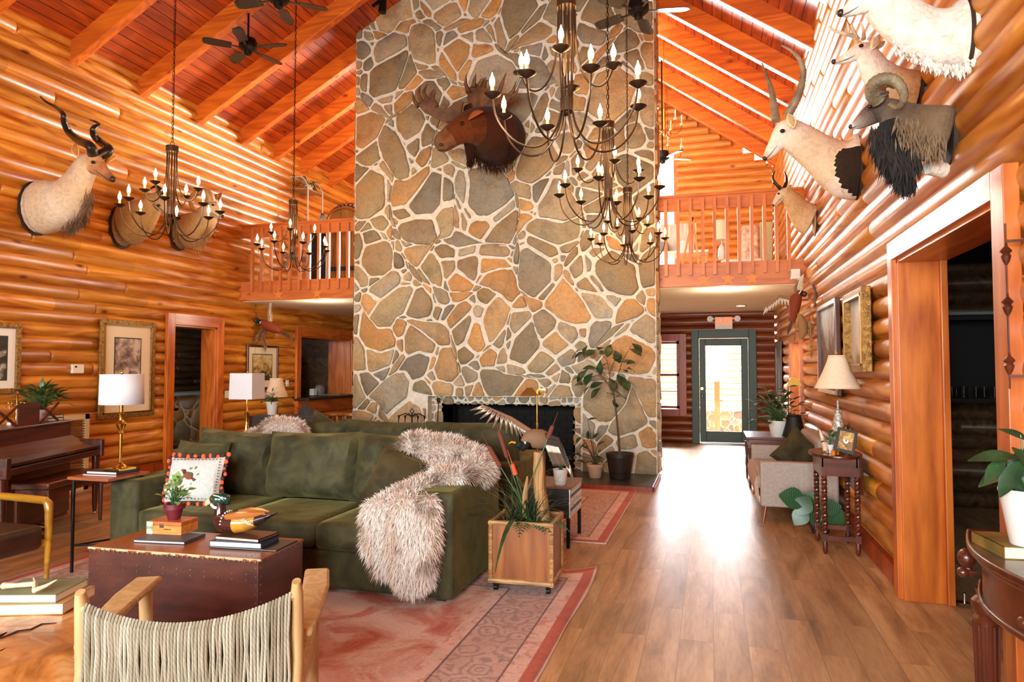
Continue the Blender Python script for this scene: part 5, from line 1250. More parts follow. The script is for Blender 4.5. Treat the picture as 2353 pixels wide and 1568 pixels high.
for k in range(4):
    a = k*PI/2+.4; ex, ey = math.cos(a)*.07, math.sin(a)*.07
    MB().tube([(c0.x, c0.y, c0.z+.16), (c0.x+ex*.6, c0.y+ey*.6, c0.z+.15), (c0.x+ex, c0.y+ey, c0.z+.2)], .004, 6).cyl((c0.x+ex, c0.y+ey, c0.z+.2), (c0.x+ex, c0.y+ey, c0.z+.205), .02, n=10).build('branch', BRASSD, cdl)
    mb = MB(); [mb.ball((c0.x+ex+.018*math.cos(b), c0.y+ey+.018*math.sin(b), c0.z+.16), (.005, .005, .02), 6, 5) for b in (0, 2, 4)]; mb.build('crystal_drops', GLASSV, cdl)
# bench
bn = thing('piano_bench', 'dark wooden piano bench with reddish cushion before the keyboard', 'bench')
MB().box(-.45, .45, -.16, .16, .44, .5).build('seat', MAHX, bn, bevel=.012); MB().box(-.42, .42, -.14, .14, .38, .44).build('apron', MAHX, bn, smooth=False)
for a_ in (-.41, .41):
    for b_ in (-.13, .13): MB().cyl((a_, b_, 0), (a_, b_, .4), .016, .022, 8).build('leg', MAHZ, bn)
place(bn, (-5.72, 4.9, 0), math.radians(109))
lv = thing('louvered_panel', 'beige framed louvered panel standing against the wall behind the piano', 'panel', (-7.36, 6.5, 0))
BEI = pm('beige_paint', S(206, 180, 138), .6)
y0, y1 = 6.2, 6.66; MB().box(-7.4, -7.36, y0, y0+.06, 0, .92).box(-7.4, -7.36, y1-.06, y1, 0, .92).box(-7.4, -7.36, y0, y1, .86, .92).box(-7.4, -7.36, y0, y1, 0, .06).build('frame', BEI, lv, smooth=False)
mb = MB(); [mb.box(-7.395, -7.365, y0+.06, y1-.06, .08+k*.03, .092+k*.03) for k in range(26)]; mb.build('louvers', pm('brown_louvers', S(110, 66, 38), .6), lv, smooth=False)
# ================================================================== PICTURES AND FITTINGS ON THE LEFT WALL
def art_mat(name, stops, seed=0, scale=(3, 3, 3), grad=None):
    m, nt, b = nodes(name); tc = N(nt, 'TexCoord'); mp = N(nt, 'Mapping'); mp.inputs['Scale'].default_value = scale; mp.inputs['Location'].default_value = (seed, seed*.7, 0); nt.links.new(tc.outputs['Object'], mp.inputs[0])
    n1 = noise(nt, mp.outputs[0], 2.2, 6, .65, .8); sp = N(nt, 'SeparateXYZ'); nt.links.new(tc.outputs['Object'], sp.inputs[0])
    f = math_(nt, 'MULTIPLY_ADD', sp.outputs[2], grad, n1) if grad else n1
    nt.links.new(ramp(nt, f, stops), b.inputs['Base Color']); b.inputs['Roughness'].default_value = .6; return m
GILT = pm('gilt_frame', S(176, 132, 66), .4, .6, c2=S(112, 76, 34), scale=30, bmp=.6, bscale=90)
MATB = pm('cream_mat_board', S(228, 206, 172), .8)
def picture(label, side, y0, y1, z0, z1, fw, fmat, mat_w, art, mm=MATB, tilt=0, name='framed_picture', inner=None, depth=.035):
    """side -1: left wall, +1: right wall"""
    X = XL+.02 if side < 0 else XR-.02; d = 1 if side < 0 else -1
    t = thing(name, label, 'picture', (X, (y0+y1)/2, (z0+z1)/2)); bx_ = lambda m_, a, b, c, e, q0, q1: m_.box(min(X+d*q0, X+d*q1), max(X+d*q0, X+d*q1), a, b, c, e)
    mb = MB(); bx_(mb, y0, y0+fw, z0, z1, 0, depth); bx_(mb, y1-fw, y1, z0, z1, 0, depth); bx_(mb, y0+fw, y1-fw, z0, z0+fw, 0, depth); bx_(mb, y0+fw, y1-fw, z1-fw, z1, 0, depth)
    mb.build('frame', fmat, t, smooth=False, bevel=.008)
    if inner:
        mb = MB(); q = fw*.8; bx_(mb, y0+q, y0+q+.015, z0+q, z1-q, depth, depth+.004); bx_(mb, y1-q-.015, y1-q, z0+q, z1-q, depth, depth+.004); bx_(mb, y0+q, y1-q, z0+q, z0+q+.015, depth, depth+.004); bx_(mb, y0+q, y1-q, z1-q-.015, z1-q, depth, depth+.004); mb.build('gold_fillet', inner, t, smooth=False)
    if mat_w: mb = MB(); bx_(mb, y0+fw, y1-fw, z0+fw, z1-fw, .004, .012); mb.build('mat_board', mm, t, smooth=False)
    g = fw+mat_w; mb = MB()
    if mat_w: bx_(mb, y0+g-.015, y1-g+.015, z0+g-.015, z1-g+.015, .012, .014); mb.build('inner_mat', pm('dark_green_mat', S(52, 62, 46), .8), t, smooth=False); mb = MB()
    bx_(mb, y0+g, y1-g, z0+g, z1-g, .010, .0155); a_ = mb.build('print', art, t, smooth=False)
    if tilt: t.rotation_euler = (0, tilt, 0)
    return t
A1 = art_mat('misty_tree_print', [(.35, S(88, 66, 56)), (.48, S(150, 124, 108)), (.6, S(206, 184, 166))], 2, (2.5, 2.5, 2.5))
pc = picture('large gilt-framed misty tree print with green inner mat, behind the white drum shade', -1, 6.87, 7.77, .83, 2.12, .075, GILT, .17, A1, inner=BRASSD)
A2 = art_mat('portrait_print', [(.3, S(24, 22, 20)), (.5, S(58, 48, 40)), (.62, S(206, 198, 186))], 5, (1.5, 1.5, 1.5))
picture('gold-framed dark print with white mat cut off by the left picture edge', -1, 5.0, 5.84, 1.2, 1.985, .06, GILT, .1, A2, pm('white_mat', S(232, 228, 220), .8))
A3 = art_mat('golden_landscape', [(.3, S(60, 50, 24)), (.42, S(130, 100, 44)), (.52, S(190, 150, 84)), (.7, S(214, 190, 140))], 1, (3, 3, 5), .9)
picture('dark-framed golden landscape below the flying pheasant on the left wall', -1, 9.75, 10.6, 1.12, 1.88, .035, MAHZ, .13, A3)
th_ = thing('thermostat', 'small ivory thermostat between two pictures on the left log wall', 'thermostat', (XL+.02, 6.58, 1.47)); MB().box(XL, XL+.035, 6.5, 6.66, 1.42, 1.53).build('cover', PLAST, th_, smooth=False, bevel=.006); MB().box(XL+.035, XL+.037, 6.53, 6.56, 1.49, 1.51).build('dial', BLACKD, th_, smooth=False)
def switch(label, side, y, z, w_=.08, name='light_switch'):
    X = XL+.0 if side < 0 else XR; d = 1 if side < 0 else -1
    t = thing(name, label, 'light switch', (X, y, z)); MB().box(min(X, X+d*.02), max(X, X+d*.02), y-w_/2, y+w_/2, z-.06, z+.06).build('plate', PLAST, t, smooth=False, bevel=.004); MB().box(min(X+d*.02, X+d*.03), max(X+d*.02, X+d*.03), y-.008, y+.008, z-.015, z+.015).build('toggle', WHITEP, t, smooth=False)
switch('ivory double light switch right beside the left doorway casing', -1, 9.32, 1.06, .14)
p = at(659, 881, x=XL); switch('ivory light switch just left of the serving hatch', -1, p.y, p.z)
switch('white light switch beside the large right doorway', 1, 5.16, 1.36, .1)
A4 = art_mat('forest_print', [(.3, S(60, 40, 34)), (.5, S(120, 96, 86)), (.7, S(190, 200, 206))], 9, (1.4, 1.4, 1.4), .5)
picture('dark cherry framed print, left of the two tall pictures on the right wall', 1, 7.0, 8.15, 1.22, 2.15, .05, MAHZ, .0, A4, depth=.05)
A5 = art_mat('hazy_field_painting', [(.3, S(120, 104, 92)), (.45, S(206, 178, 158)), (.6, S(196, 204, 212))], 3, (1.2, 1.2, 1.2), .5)
picture('heavy gilt framed pale landscape above the twisted-leg table', 1, 5.72, 6.5, 1.45, 2.11, .065, GILT, .0, A5, depth=.07, inner=BRASSD)
picture('tall narrow dark framed picture in the entrance hall right wall', 1, 12.5, 13.5, .95, 1.95, .09, MAHZ, 0, pm('dark_green_print', S(40, 52, 44), .3))
# ================================================================== BAR ROOM THROUGH THE LEFT DOORWAY AND HATCH
bar = thing('bar_counter', 'stone fronted bar counter with pale top seen through the left doorway', 'bar counter', (-10.2, 11, 0))
MB().box(-10.6, -10.0, 8.5, 13.6, 0, .95).build('counter_body', MORTAR, bar, smooth=False); MB().box(-10.65, -9.92, 8.45, 13.65, .95, 1.0).build('counter_top', pm('pale_bar_top', S(150, 170, 176), .3), bar, smooth=False)
mb = MB(); rubble(mb, 8.5, 13.6, .02, .93, lambda a, b, h: (-10.0+h, a, b), 31, .12, .22, tries=1500); mb.build('stone_facing', STONE, bar, ang=50)
for y, lb in ((10.4, 'dark bar stool before the stone bar, seen in the left doorway'), (11.9, 'dark bar stool farther along the stone bar')):
    t = thing('dark_bar_stool', lb, 'bar stool', (-9.66, y, 0)); MB().cyl((-9.66, y, .7), (-9.66, y, .74), .18, n=20).build('seat', BLACKD, t); MB().cyl((-9.66, y, .02), (-9.66, y, .7), .03, n=10).build('pedestal', BLACKM, t); MB().cyl((-9.66, y, 0), (-9.66, y, .02), .18, n=20).build('base', BLACKM, t)
# back bar with bottles and glasses behind the hatch
hx = XL-1.6
sh = thing('back_bar_shelf', 'dark back bar shelf with glasses inside the serving hatch', 'shelf', (hx, 12.2, 0)); MB().box(hx-.3, hx+.1, 12.3, 13.9, 0, .95).box(hx-.3, hx+.05, 12.3, 13.9, 1.3, 1.33).box(hx-.3, hx+.05, 12.3, 13.9, 1.6, 1.63).box(hx-.33, hx-.3, 12.3, 13.9, 0, 2.2).build('shelves', pm('black_shelving', S(26, 22, 20), .5), sh, smooth=False)
def glassm():
    return MB().lathe([(.03, 0), (.03, .004), (.005, .008), (.005, .07), (.03, .09), (.036, .13), (.03, .17), (.028, .17), (.033, .13), (.028, .092), (0, .08)], n=12).build('wine_glass', GLASSV, None)
g0 = glassm(); tag(g0, 'stemmed glass on the shelves seen through the serving hatch', 'glass', 'stemmed glasses behind the hatch'); first = True
for z in (.95, 1.33, 1.63):
    for k in range(9):
        y = 12.4+k*.16+random.uniform(-.03, .03); o = g0 if first else g0.copy()
        if not first: COL.objects.link(o)
        first = False; o.location = (hx-.1+random.uniform(-.05, .05), y, z+.001)
jug = thing('electric_kettle', 'grey kettle with white cord on the hatch counter', 'kettle', (XL-.35, 12.55, .93)); MB().lathe([(.09, 0), (.1, .03), (.1, .15), (.06, .2), (.0, .21)], (XL-.35, 12.6, .93), 20).build('body', pm('smoked_plastic', S(120, 124, 126), .25), jug); MB().tube([(XL-.35, 12.7, 1.1), (XL-.35, 12.78, 1.08), (XL-.35, 12.79, 1.0), (XL-.35, 12.7, .96)], .012, 6).build('handle', BLACKD, jug); MB().tube([(XL-.3, 12.5, .94), (XL-.2, 12.3, .935), (XL-.1, 12.6, .935), (XL-.05, 12.9, .935)], .004, 5).build('cord', WHITEP, jug); MB().box(XL-.42, XL-.32, 12.34, 12.46, .93, 1.06).build('white_label', WHITEP, jug, smooth=False)
# side room shelf through the right doorway
rs_ = thing('glass_shelf', 'dark shelf cabinet with glasses seen through the right doorway', 'shelf', (2.8, 8.2, 0))
MB().box(1.9, 4.0, 8.05, 8.35, 1.13, 1.17).box(1.9, 4.0, 8.3, 8.35, 1.17, 1.98).box(1.9, 4.0, 8.05, 8.35, 1.98, 2.02).build('cabinet', BLACKD, rs_, smooth=False); MB().box(1.9, 4.0, 8.0, 8.05, 2.03, 2.06).build('light_strip', pm('pale_ledge', S(150, 160, 160), .5), rs_, smooth=False)
MB().box(2.3, 2.32, 8.03, 8.06, 1.17, 1.98).build('door_edge', pm('teal_edge', S(90, 120, 120), .4), rs_, smooth=False)
TG = MB().lathe([(.03, 0), (.038, .12), (.035, .12), (.028, .01), (0, .008)], n=14).build('drinking_glass', GLASSV, None); tag(TG, 'clear tumbler on the dark shelf through the right doorway', 'glass', 'tumblers on the side room shelf')
for k, px in enumerate((2188, 2198, 2215, 2243, 2262, 2285, 2300, 2310)):
    o = TG if k == 0 else TG.copy()
    if k: COL.objects.link(o)
    q = at(px, 905, y=8.15); o.location = (q.x, 8.15, 1.171)
# unseen fill lamps added to brighten the two side rooms
for (x, y, z, e_, nm) in ((XL-1.6, 9.6, 2.3, 90, 'bar_room_fill'), (XR+1.9, 5.2, 2.45, 26, 'side_room_fill')):
    l = bpy.data.lights.new(nm, 'POINT'); l.energy = e_; l.color = (.9, .95, 1); l.shadow_soft_size = .3; lo = bpy.data.objects.new(nm, l); COL.objects.link(lo); lo.location = (x, y, z)
# ================================================================== PLANTER, CATTAILS, FLYING DUCK
Z1 = RZ0
plt_ = thing('wooden_planter', 'square pine planter box on black casters beside the sofa arm', 'planter')
PW, PD, PB, PT = .435, .39, .055, .46
MB().box(.015, PW-.015, .012, .03, PB+.01, PT-.01).box(.015, PW-.015, PD-.03, PD-.012, PB+.01, PT-.01).box(.012, .03, .015, PD-.015, PB+.01, PT-.01).box(PW-.03, PW-.012, .015, PD-.015, PB+.01, PT-.01).box(.02, PW-.02, .02, PD-.02, PB+.01, PB+.03).build('panels', PINE, plt_, smooth=False)
EDGEW = wood('bark_edge_wood', S(196, 148, 92), S(120, 76, 40), 'x', knots=False, scale=4); mb = MB()
for z in (PB+.015, PT-.012):
    mb.tube([(0, .012, z), (PW, .012, z)], .017, 8).tube([(0, PD-.012, z), (PW, PD-.012, z)], .017, 8).tube([(.012, 0, z), (.012, PD, z)], .017, 8).tube([(PW-.012, 0, z), (PW-.012, PD, z)], .017, 8)
for a_ in (.012, PW-.012):
    for b_ in (.012, PD-.012): mb.tube([(a_, b_, PB), (a_, b_, PT)], .016, 8)
mb.build('edge_moulding', EDGEW, plt_)
for a_ in (.04, PW-.04):
    for b_ in (.04, PD-.04): MB().cyl((a_-.012, b_, .02), (a_+.012, b_, .02), .02, n=12).box(a_-.015, a_+.015, b_-.01, b_+.01, .03, .058).build('caster', BLACKM, plt_)
MB().box(.03, PW-.03, .03, PD-.03, PT-.08, PT-.05).build('soil', SOIL, plt_, smooth=False)
place(plt_, (-1.425, 4.345, Z1), math.radians(2))
PY = 4.52
def pz(px, py, y=PY): return at(px, py, y=y)
ct = thing('cattail_arrangement', 'cattails, reeds and fern growing out of the pine planter box', 'plant', (-1.22, PY, PT-.05))
base = Vector((-1.22, PY, PT-.05)); r = random.Random(5); CAT = pm('cattail_brown', S(110, 52, 36), .9, bmp=.4, bscale=200); CATR = pm('orange_red_cattail', S(226, 82, 44), .8)
for (px, py, c_, L_) in ((1160, 1035, CAT, .2), (1142, 1060, CAT, .17), (1183, 1085, CATR, .085), (1262, 1000, CAT, .1)):
    top = pz(px, py); b_ = base+Vector((r.uniform(-.08, .08), r.uniform(-.05, .05), 0)); d = (top-b_).normalized()
    MB().tube([b_, b_*.5+top*.5+Vector((0, 0, .01)), top], .004, 6).build('stalk', LEAFG, ct); MB().tube([top-d*L_*.3, top-d*L_*.22, top+d*L_*.62, top+d*L_*.7], [.004, .016, .015, .004], 10).tube([top+d*L_*.7, top+d*(L_*.7+.1)], [.003, .001], 5).build('cattail_head', c_, ct)
lm = MB()
for i in range(90):
    a = r.uniform(0, 2*PI); L_ = r.uniform(.2, .52); b_ = base+Vector((r.uniform(-.12, .1), r.uniform(-.1, .08), 0)); out = Vector((math.cos(a), math.sin(a), r.uniform(.7, 3)))
    lm.leaf(b_, out, L_, .012, (math.cos(a)*-1, math.sin(a)*-1, .5), r.uniform(.1, .9), n=7, shape=.6)
lm.leaf(base+Vector((.0, -.12, .06)), (0, -1, .5), .42, .035, (0, .3, 1), 1.0, n=8, shape=.7); lm.leaf(base+Vector((-.1, -.1, .05)), (-1, -.4, .5), .42, .02, (0, 0, 1), .8, n=8)
lm.build('reeds', LEAFD, ct)
fm = MB()
for (ox, oy, dx, dy) in ((.06, -.08, .6, -.5), (.12, -.05, 1, -.1), (.02, -.1, .1, -1), (.1, 0, .8, .4), (.05, -.05, .9, -.7)):
    P = [base+Vector((ox+dx*t*.2, oy+dy*t*.2, .03+.14*t-.17*t*t)) for t in [k/9 for k in range(10)]]
    for k in range(1, 10):
        tt = (P[k]-P[k-1]).normalized(); sd = tt.cross(Vector((0, 0, 1))).normalized(); w_ = .07*math.sin(PI*min(.98, k/10+.12))
        for s_ in (-1, 1): fm.leaf(P[k], sd*s_+tt*.5, w_, .016, (0, 0, 1), .2, n=3)
    fm.tube(P, .002, 4)
fm.build('fern_fronds', pm('fern_green', S(50, 98, 62), .5, c2=S(34, 70, 46), scale=20), ct)
DRIFT = wood('driftwood', S(196, 150, 96), S(124, 84, 46), 'z', scale=3, knots=False, coat=0, rough=.8, bmp=.6)
sp_ = thing('driftwood_stump', 'weathered driftwood post rising from the planter and carrying the duck', 'driftwood', (-1.15, PY+.05, PT-.06))
q0, q1, q2 = pz(1248, 1200, PY+.05), pz(1240, 1120, PY+.05), pz(1238, 1040, PY+.05); q0.z = PT-.06
mb = MB()
P = [q0, q0*.5+q1*.5, q1, q1*.5+q2*.5, q2]; R_ = [.05, .045, .04, .042, .038]
mb.tube(P, R_, 11)
for i, v in enumerate(mb.v):
    n_ = mnoise.noise(Vector(v)*18)*.012; mb.v[i] = (v[0]+n_, v[1]+n_, v[2]+abs(n_)*2)
mb.tube([pz(1208, 1190), pz(1206, 1140), pz(1212, 1095)], [.022, .02, .006], 8)
mb.build('post', DRIFT, sp_)
FEATH = pm('feathers', (1, 1, 1), .7, vc=True, spec=.2)
def wing(mb, root, elbow, tip, down, n=14, L0=.09, L1=.16, W=.03, cols=None, nrm=(0, -1, 0)):
    root, elbow, tip, down = map(Vector, (root, elbow, tip, down))
    for layer, (ls, cw) in enumerate(((1, 0), (.55, 1), (.32, 2))):
        for i in range(n):
            t = i/(n-1); p = root.lerp(elbow, t/.5) if t < .5 else elbow.lerp(tip, (t-.5)/.5)
            ax = (tip-elbow).normalized(); d = (down.normalized()*(1-t)+(ax*.8+down.normalized()*.5)*t)
            c = cols[min(cw, len(cols)-1)] if cols else (1, 1, 1); f = random.uniform(.75, 1.1)
            mb.leaf(p+Vector(nrm)*(.003*layer), d, (L0+(L1-L0)*t)*ls, W, Vector(nrm)*-1, .08, n=3, shape=.5, c=tuple(q*f for q in c))
    mb.tube([root, elbow, tip], [.02*W/.03, .014*W/.03, .004], 8, c=cols[-1] if cols else (1, 1, 1))
DY = PY+.02
fd = thing('flying_duck', 'taxidermy mallard duck with spread wings on the driftwood post', 'taxidermy duck', pz(1238, 1035, DY))
mb = MB()
mb.tube([pz(1275, 1022, DY+.08), pz(1262, 1012, DY+.05), pz(1245, 1010, DY+.02), pz(1225, 1008, DY), pz(1212, 1008, DY-.02), pz(1204, 1018, DY-.03)], [.012, .045, .068, .066, .045, .03], 14, c=S(124, 94, 72)); mb.build('body', FEATH, fd)
mb = MB(); mb.tube([pz(1212, 1012, DY-.02), pz(1204, 1026, DY-.03), pz(1196, 1030, DY-.04)], [.04, .03, .028], 12, c=S(28, 26, 24)); mb.ball(pz(1193, 1022, DY-.05), (.034, .03, .027), 12, 8, c=S(24, 32, 26)); mb.build('head', FEATH, fd)
MB().tube([pz(1205, 1034, DY-.02), pz(1210, 1026, DY-.04), pz(1206, 1016, DY-.06)], .006, 6).build('neck_ring', WHITEP, fd)
mb = MB(); mb.tube([pz(1185, 1018, DY-.06), pz(1176, 1016, DY-.065), pz(1169, 1020, DY-.07)], [.012, .011, .006], 8, flat=.6); mb.build('bill', pm('yellow_bill', S(206, 150, 40), .4), fd)
mb = MB(); wing(mb, pz(1228, 998, DY+.02), pz(1175, 962, DY+.02), pz(1116, 934, DY+.06), pz(1240, 1040, DY)-pz(1200, 985, DY), 16, .10, .14, .028, [S(120, 92, 76), S(196, 178, 160), S(128, 92, 70)])
mb.build('wing', FEATH, fd)
mb = MB(); wing(mb, pz(1248, 1000, DY), pz(1282, 1010, DY-.03), pz(1302, 1062, DY-.06), pz(1290, 1120, DY)-pz(1262, 1040, DY), 22, .22, .15, .032, [S(92, 70, 56), S(206, 192, 176), S(56, 40, 34)])
mb.build('wing', FEATH, fd)
# ================================================================== SMALL METAL CABINET TABLE + POT, BRASS FLOOR LAMP
cb = thing('end_table', 'small black metal end table with wooden top and white lattice side', 'end table', (-1.35, 5.85, 0))
cx0, cx1, cy0, cy1, cz = -1.56, -1.115, 5.57, 6.1, .50
z_ = .0
MB().box(cx0, cx1, cy0, cy1, cz-.02, cz).build('table_top', wood('worn_top', S(150, 96, 62), S(92, 52, 32), 'y', knots=False), cb, smooth=False, bevel=.004)
MB().box(cx0+.01, cx1-.02, cy0+.01, cy1-.01, .24, cz-.02).build('cabinet_body', pm('black_enamel', S(30, 30, 30), .4), cb, smooth=False)
for a_ in (cx0+.02, cx1-.025):
    for b_ in (cy0+.02, cy1-.02): MB().box(a_-.014, a_+.014, b_-.014, b_+.014, .0, .25).build('leg', BLACKM, cb, smooth=False)
mb = MB()
for z in (.255, .365, .47): mb.box(cx1-.018, cx1-.006, cy0+.01, cy1-.01, z-.012, z+.012)
for i in range(9): y = cy0+.02+i*(cy1-cy0-.04)/8; mb.box(cx1-.016, cx1-.008, y-.008, y+.008, .25, .475)
mb.build('white_lattice', WHITEP, cb, smooth=False)
mb = MB()
for i in range(8):
    for z in (.31, .42): y = cy0+.045+i*(cy1-cy0-.04)/8; mb.ball((cx1-.006, y+.006, z), (.004, .012, .016), 6, 5)
mb.build('bead', BLACKM, cb)
p = at(1285, 1116, z=cz); t = thing('potted_plant', 'small plant in a white ceramic pot on the end table', 'plant', (p.x, p.y+.05, cz)); pot(t, (p.x, p.y+.05, cz), .048, .062, .13, WHITEC, rh=.012, rim=.002); foliage('f', t, (p.x, p.y+.05, cz+.12), 16, .07, .07, .03, LEAFD, .9, 3, .4)
fl = thing('brass_reading_lamp', 'brass pharmacy floor lamp standing behind the flying duck', 'floor lamp', (-1.53, 6.28, 0)); FX, FY = at(1234, 900, y=6.3).x, 6.3
MB().lathe([(.12, 0), (.12, .012), (.03, .025), (.012, .04)], (FX, FY, .0), 24).build('base', BRASS, fl); ztop = at(1234, 893, y=FY).z
MB().cyl((FX, FY, .03), (FX, FY, ztop), .0095, n=10).cyl((FX, FY, .92), (FX, FY, .96), .016, n=12).build('pole', BRASS, fl)
rt = at(1256, 893, y=FY); MB().bar((FX, FY, ztop-.01), (rt.x, FY, ztop-.01), .01, .012).bar((rt.x, FY, ztop-.035), (FX-.02, FY-.05, ztop-.035), .01, .012).cyl((rt.x, FY, ztop-.05), (rt.x, FY, ztop+.005), .01, n=8).build('swing_arm', BRASS, fl)
def tent_shade(c, w, l, h, axis=0):
    c = Vector(c); a, b = (Vector((1, 0, 0)), Vector((0, 1, 0))) if axis == 0 else (Vector((0, 1, 0)), Vector((1, 0, 0))); u = Vector((0, 0, 1))
    return MB().add([c-a*w-b*l, c+a*w-b*l, c+a*w+b*l, c-a*w+b*l, c-a*w*.3-b*l*.8+u*h, c+a*w*.3-b*l*.8+u*h, c+a*w*.3+b*l*.8+u*h, c-a*w*.3+b*l*.8+u*h], [(0, 1, 5, 4), (1, 2, 6, 5), (2, 3, 7, 6), (3, 0, 4, 7), (4, 5, 6, 7)])
tent_shade((FX-.035, FY-.06, ztop-.06), .085, .1, .07).build('lamp_shade', BRASS, fl, smooth=False, thick=.003)
# ================================================================== HEARTH PLANTS
HZ = .056
fg = thing('fiddle_leaf_fig', 'tall fiddle leaf fig tree in a dark barrel pot on the hearth', 'plant', at(1425, 1100, z=HZ)); cf = fg.location.copy(); cf.y = 8.93
BARREL = pm('dark_barrel_wood', S(48, 32, 26), .5, c2=S(30, 20, 18), scale=8, stretch=(4, 4, .4))
pot(fg, (cf.x, cf.y, HZ), .13, .175, .33, BARREL, rim=.006, rh=.05, n=28)
MB().tube([(cf.x+.158*math.cos(k*PI/14), cf.y+.158*math.sin(k*PI/14), HZ+.2) for k in range(28)], .004, 5, closed=True).tube([(cf.x+.14*math.cos(k*PI/14), cf.y+.14*math.sin(k*PI/14), HZ+.08) for k in range(28)], .004, 5, closed=True).build('barrel_hoop', BLACKM, fg)
G = lambda px, py, dy=0: at(px, py, y=8.93+dy)
trunk = [Vector((cf.x, cf.y, HZ+.28)), G(1421, 1000), G(1416, 950), G(1410, 905)]
mb = MB().tube(trunk, [.017, .015, .013, .011], 8)
for P in ([(1410, 905), (1390, 870), (1365, 850), (1345, 845)], [(1410, 905), (1400, 860), (1395, 830), (1380, 810)], [(1410, 905), (1418, 870), (1430, 830), (1450, 795)], [(1400, 860), (1412, 830), (1408, 805)], [(1395, 880), (1375, 862), (1350, 870), (1335, 885)]): mb.tube([G(*q) for q in P], [.008, .006, .005, .003], 6)
mb.build('trunk', STEMB, fg)
r = random.Random(3); lm = MB()
for (px, py) in ((1332, 805), (1350, 795), (1368, 805), (1345, 812), (1388, 800), (1403, 792), (1412, 806), (1452, 790), (1445, 802), (1425, 832), (1412, 822), (1380, 828), (1392, 838), (1398, 815), (1330, 868), (1350, 850), (1362, 858), (1372, 848), (1340, 885), (1355, 888), (1385, 880), (1400, 895), (1380, 892), (1440, 848), (1425, 850), (1432, 872), (1418, 862), (1408, 920), (1416, 912), (1395, 905), (1440, 838), (1400, 870)):
    a = r.uniform(0, 2*PI); p = G(px, py, r.uniform(-.16, .16)); out = Vector(((px-1400)/60+.4*math.cos(a), .6*math.sin(a), r.uniform(-.9, .35)))
    lm.leaf(p, out, r.uniform(.15, .21), r.uniform(.1, .13), (r.uniform(-.4, .4), -.6, 1), .4, n=5, shape=1.5, fold=.2)
lm.build('leaves', LEAFD, fg)
sm2 = thing('rubber_plant', 'small rubber plant in a pale terracotta pot left of the fig on the hearth', 'plant', at(1368, 1098, z=HZ)); c2 = sm2.location.copy(); pot(sm2, tuple(c2), .075, .1, .18, TERRA, rh=.035)
mb = MB(); lm = MB(); c2 = c2+Vector((0, 0, .16))
for (px, py) in ((1350, 965), (1335, 1005), (1345, 1020), (1362, 1010), (1375, 1040), (1338, 1050), (1365, 1050), (1388, 1065), (1355, 1035), (1372, 1025), (1345, 1065), (1330, 990), (1352, 990), (1380, 1055)):
    t_ = at(px, py, y=c2.y+r.uniform(-.1, .08)); mb.tube([c2, (c2+t_)/2+Vector((0, 0, .04)), t_], [.006, .005, .003], 5); lm.leaf(t_, Vector((r.uniform(-1, 1), r.uniform(-1, .3), r.uniform(-.3, .8))), .12, .055, (0, -.5, 1), .3, n=4)
mb.build('stems', STEMB, sm2); lm.build('leaves', LEAFD, sm2)
# ================================================================== RIGHT SIDE OF THE ROOM
def twist_leg(mb, x, y, z0, z1, r=.018, turns=7, ph=0):
    n = 70
    for s_ in (0, PI):
        mb.tube([(x+r*.62*math.cos(ph+s_+turns*2*PI*k/n), y+r*.62*math.sin(ph+s_+turns*2*PI*k/n), z0+(z1-z0)*k/n) for k in range(n+1)], r*.72, 7)
tt = thing('barley_twist_table', 'dark oval side table with barley-twist legs by the right log wall', 'side table', (1.0, 6.2, 0))
TX, TY, TZ2 = .98, 6.2, .79
mb = MB(); mb.lathe([(0, 0), (.985, 0), (1.0, .012), (.99, .022), (0, .024)], (0, 0, 0), 40); mb.v = [(TX-.0+x*.2, TY+y*.32, TZ2-.024+z) for x, y, z in mb.v]; mb.build('table_top', MAHX, tt)
mb = MB(); mb.box(TX-.13, TX+.13, TY-.22, TY-.2, TZ2-.17, TZ2-.024).box(TX-.13, TX+.13, TY+.2, TY+.22, TZ2-.17, TZ2-.024).box(TX-.14, TX-.12, TY-.22, TY+.22, TZ2-.17, TZ2-.024).box(TX+.12, TX+.14, TY-.22, TY+.22, TZ2-.17, TZ2-.024); mb.build('apron', MAHX, tt, smooth=False)
mb = MB(); mb.lathe([(0, 0), (1.0, 0), (1.0, .018), (0, .018)], (0, 0, 0), 20); mb.v = [(TX+.15+x*.02, TY+y*.3, TZ2-.3+z*16) for x, y, z in mb.v]; mb.build('drop_leaf', MAHZ, tt)
for a_ in (-.115, .125):
    for b_ in (-.21, .21):
        mb = MB(); x, y = TX+a_, TY+b_; mb.box(x-.02, x+.02, y-.02, y+.02, TZ2-.17, TZ2-.1).box(x-.02, x+.02, y-.02, y+.02, .1, .16); twist_leg(mb, x, y, .16, TZ2-.17); mb.lathe([(.01, 0), (.018, .02), (.02, .06), (.015, .1)], (x, y, 0), 10); mb.build('leg', MAHZ, tt)
MB().box(TX-.115, TX+.125, TY-.225, TY-.195, .11, .145).box(TX-.115, TX+.125, TY+.195, TY+.225, .11, .145).box(TX-.13, TX-.1, TY-.21, TY+.21, .11, .145).box(TX+.11, TX+.14, TY-.21, TY+.21, .11, .145).build('stretcher', MAHX, tt, smooth=False)
lt = at(1927, 1030, y=6.28); lz1, lz2 = at(1927, 892, y=6.28).z, at(1927, 818, y=6.28).z
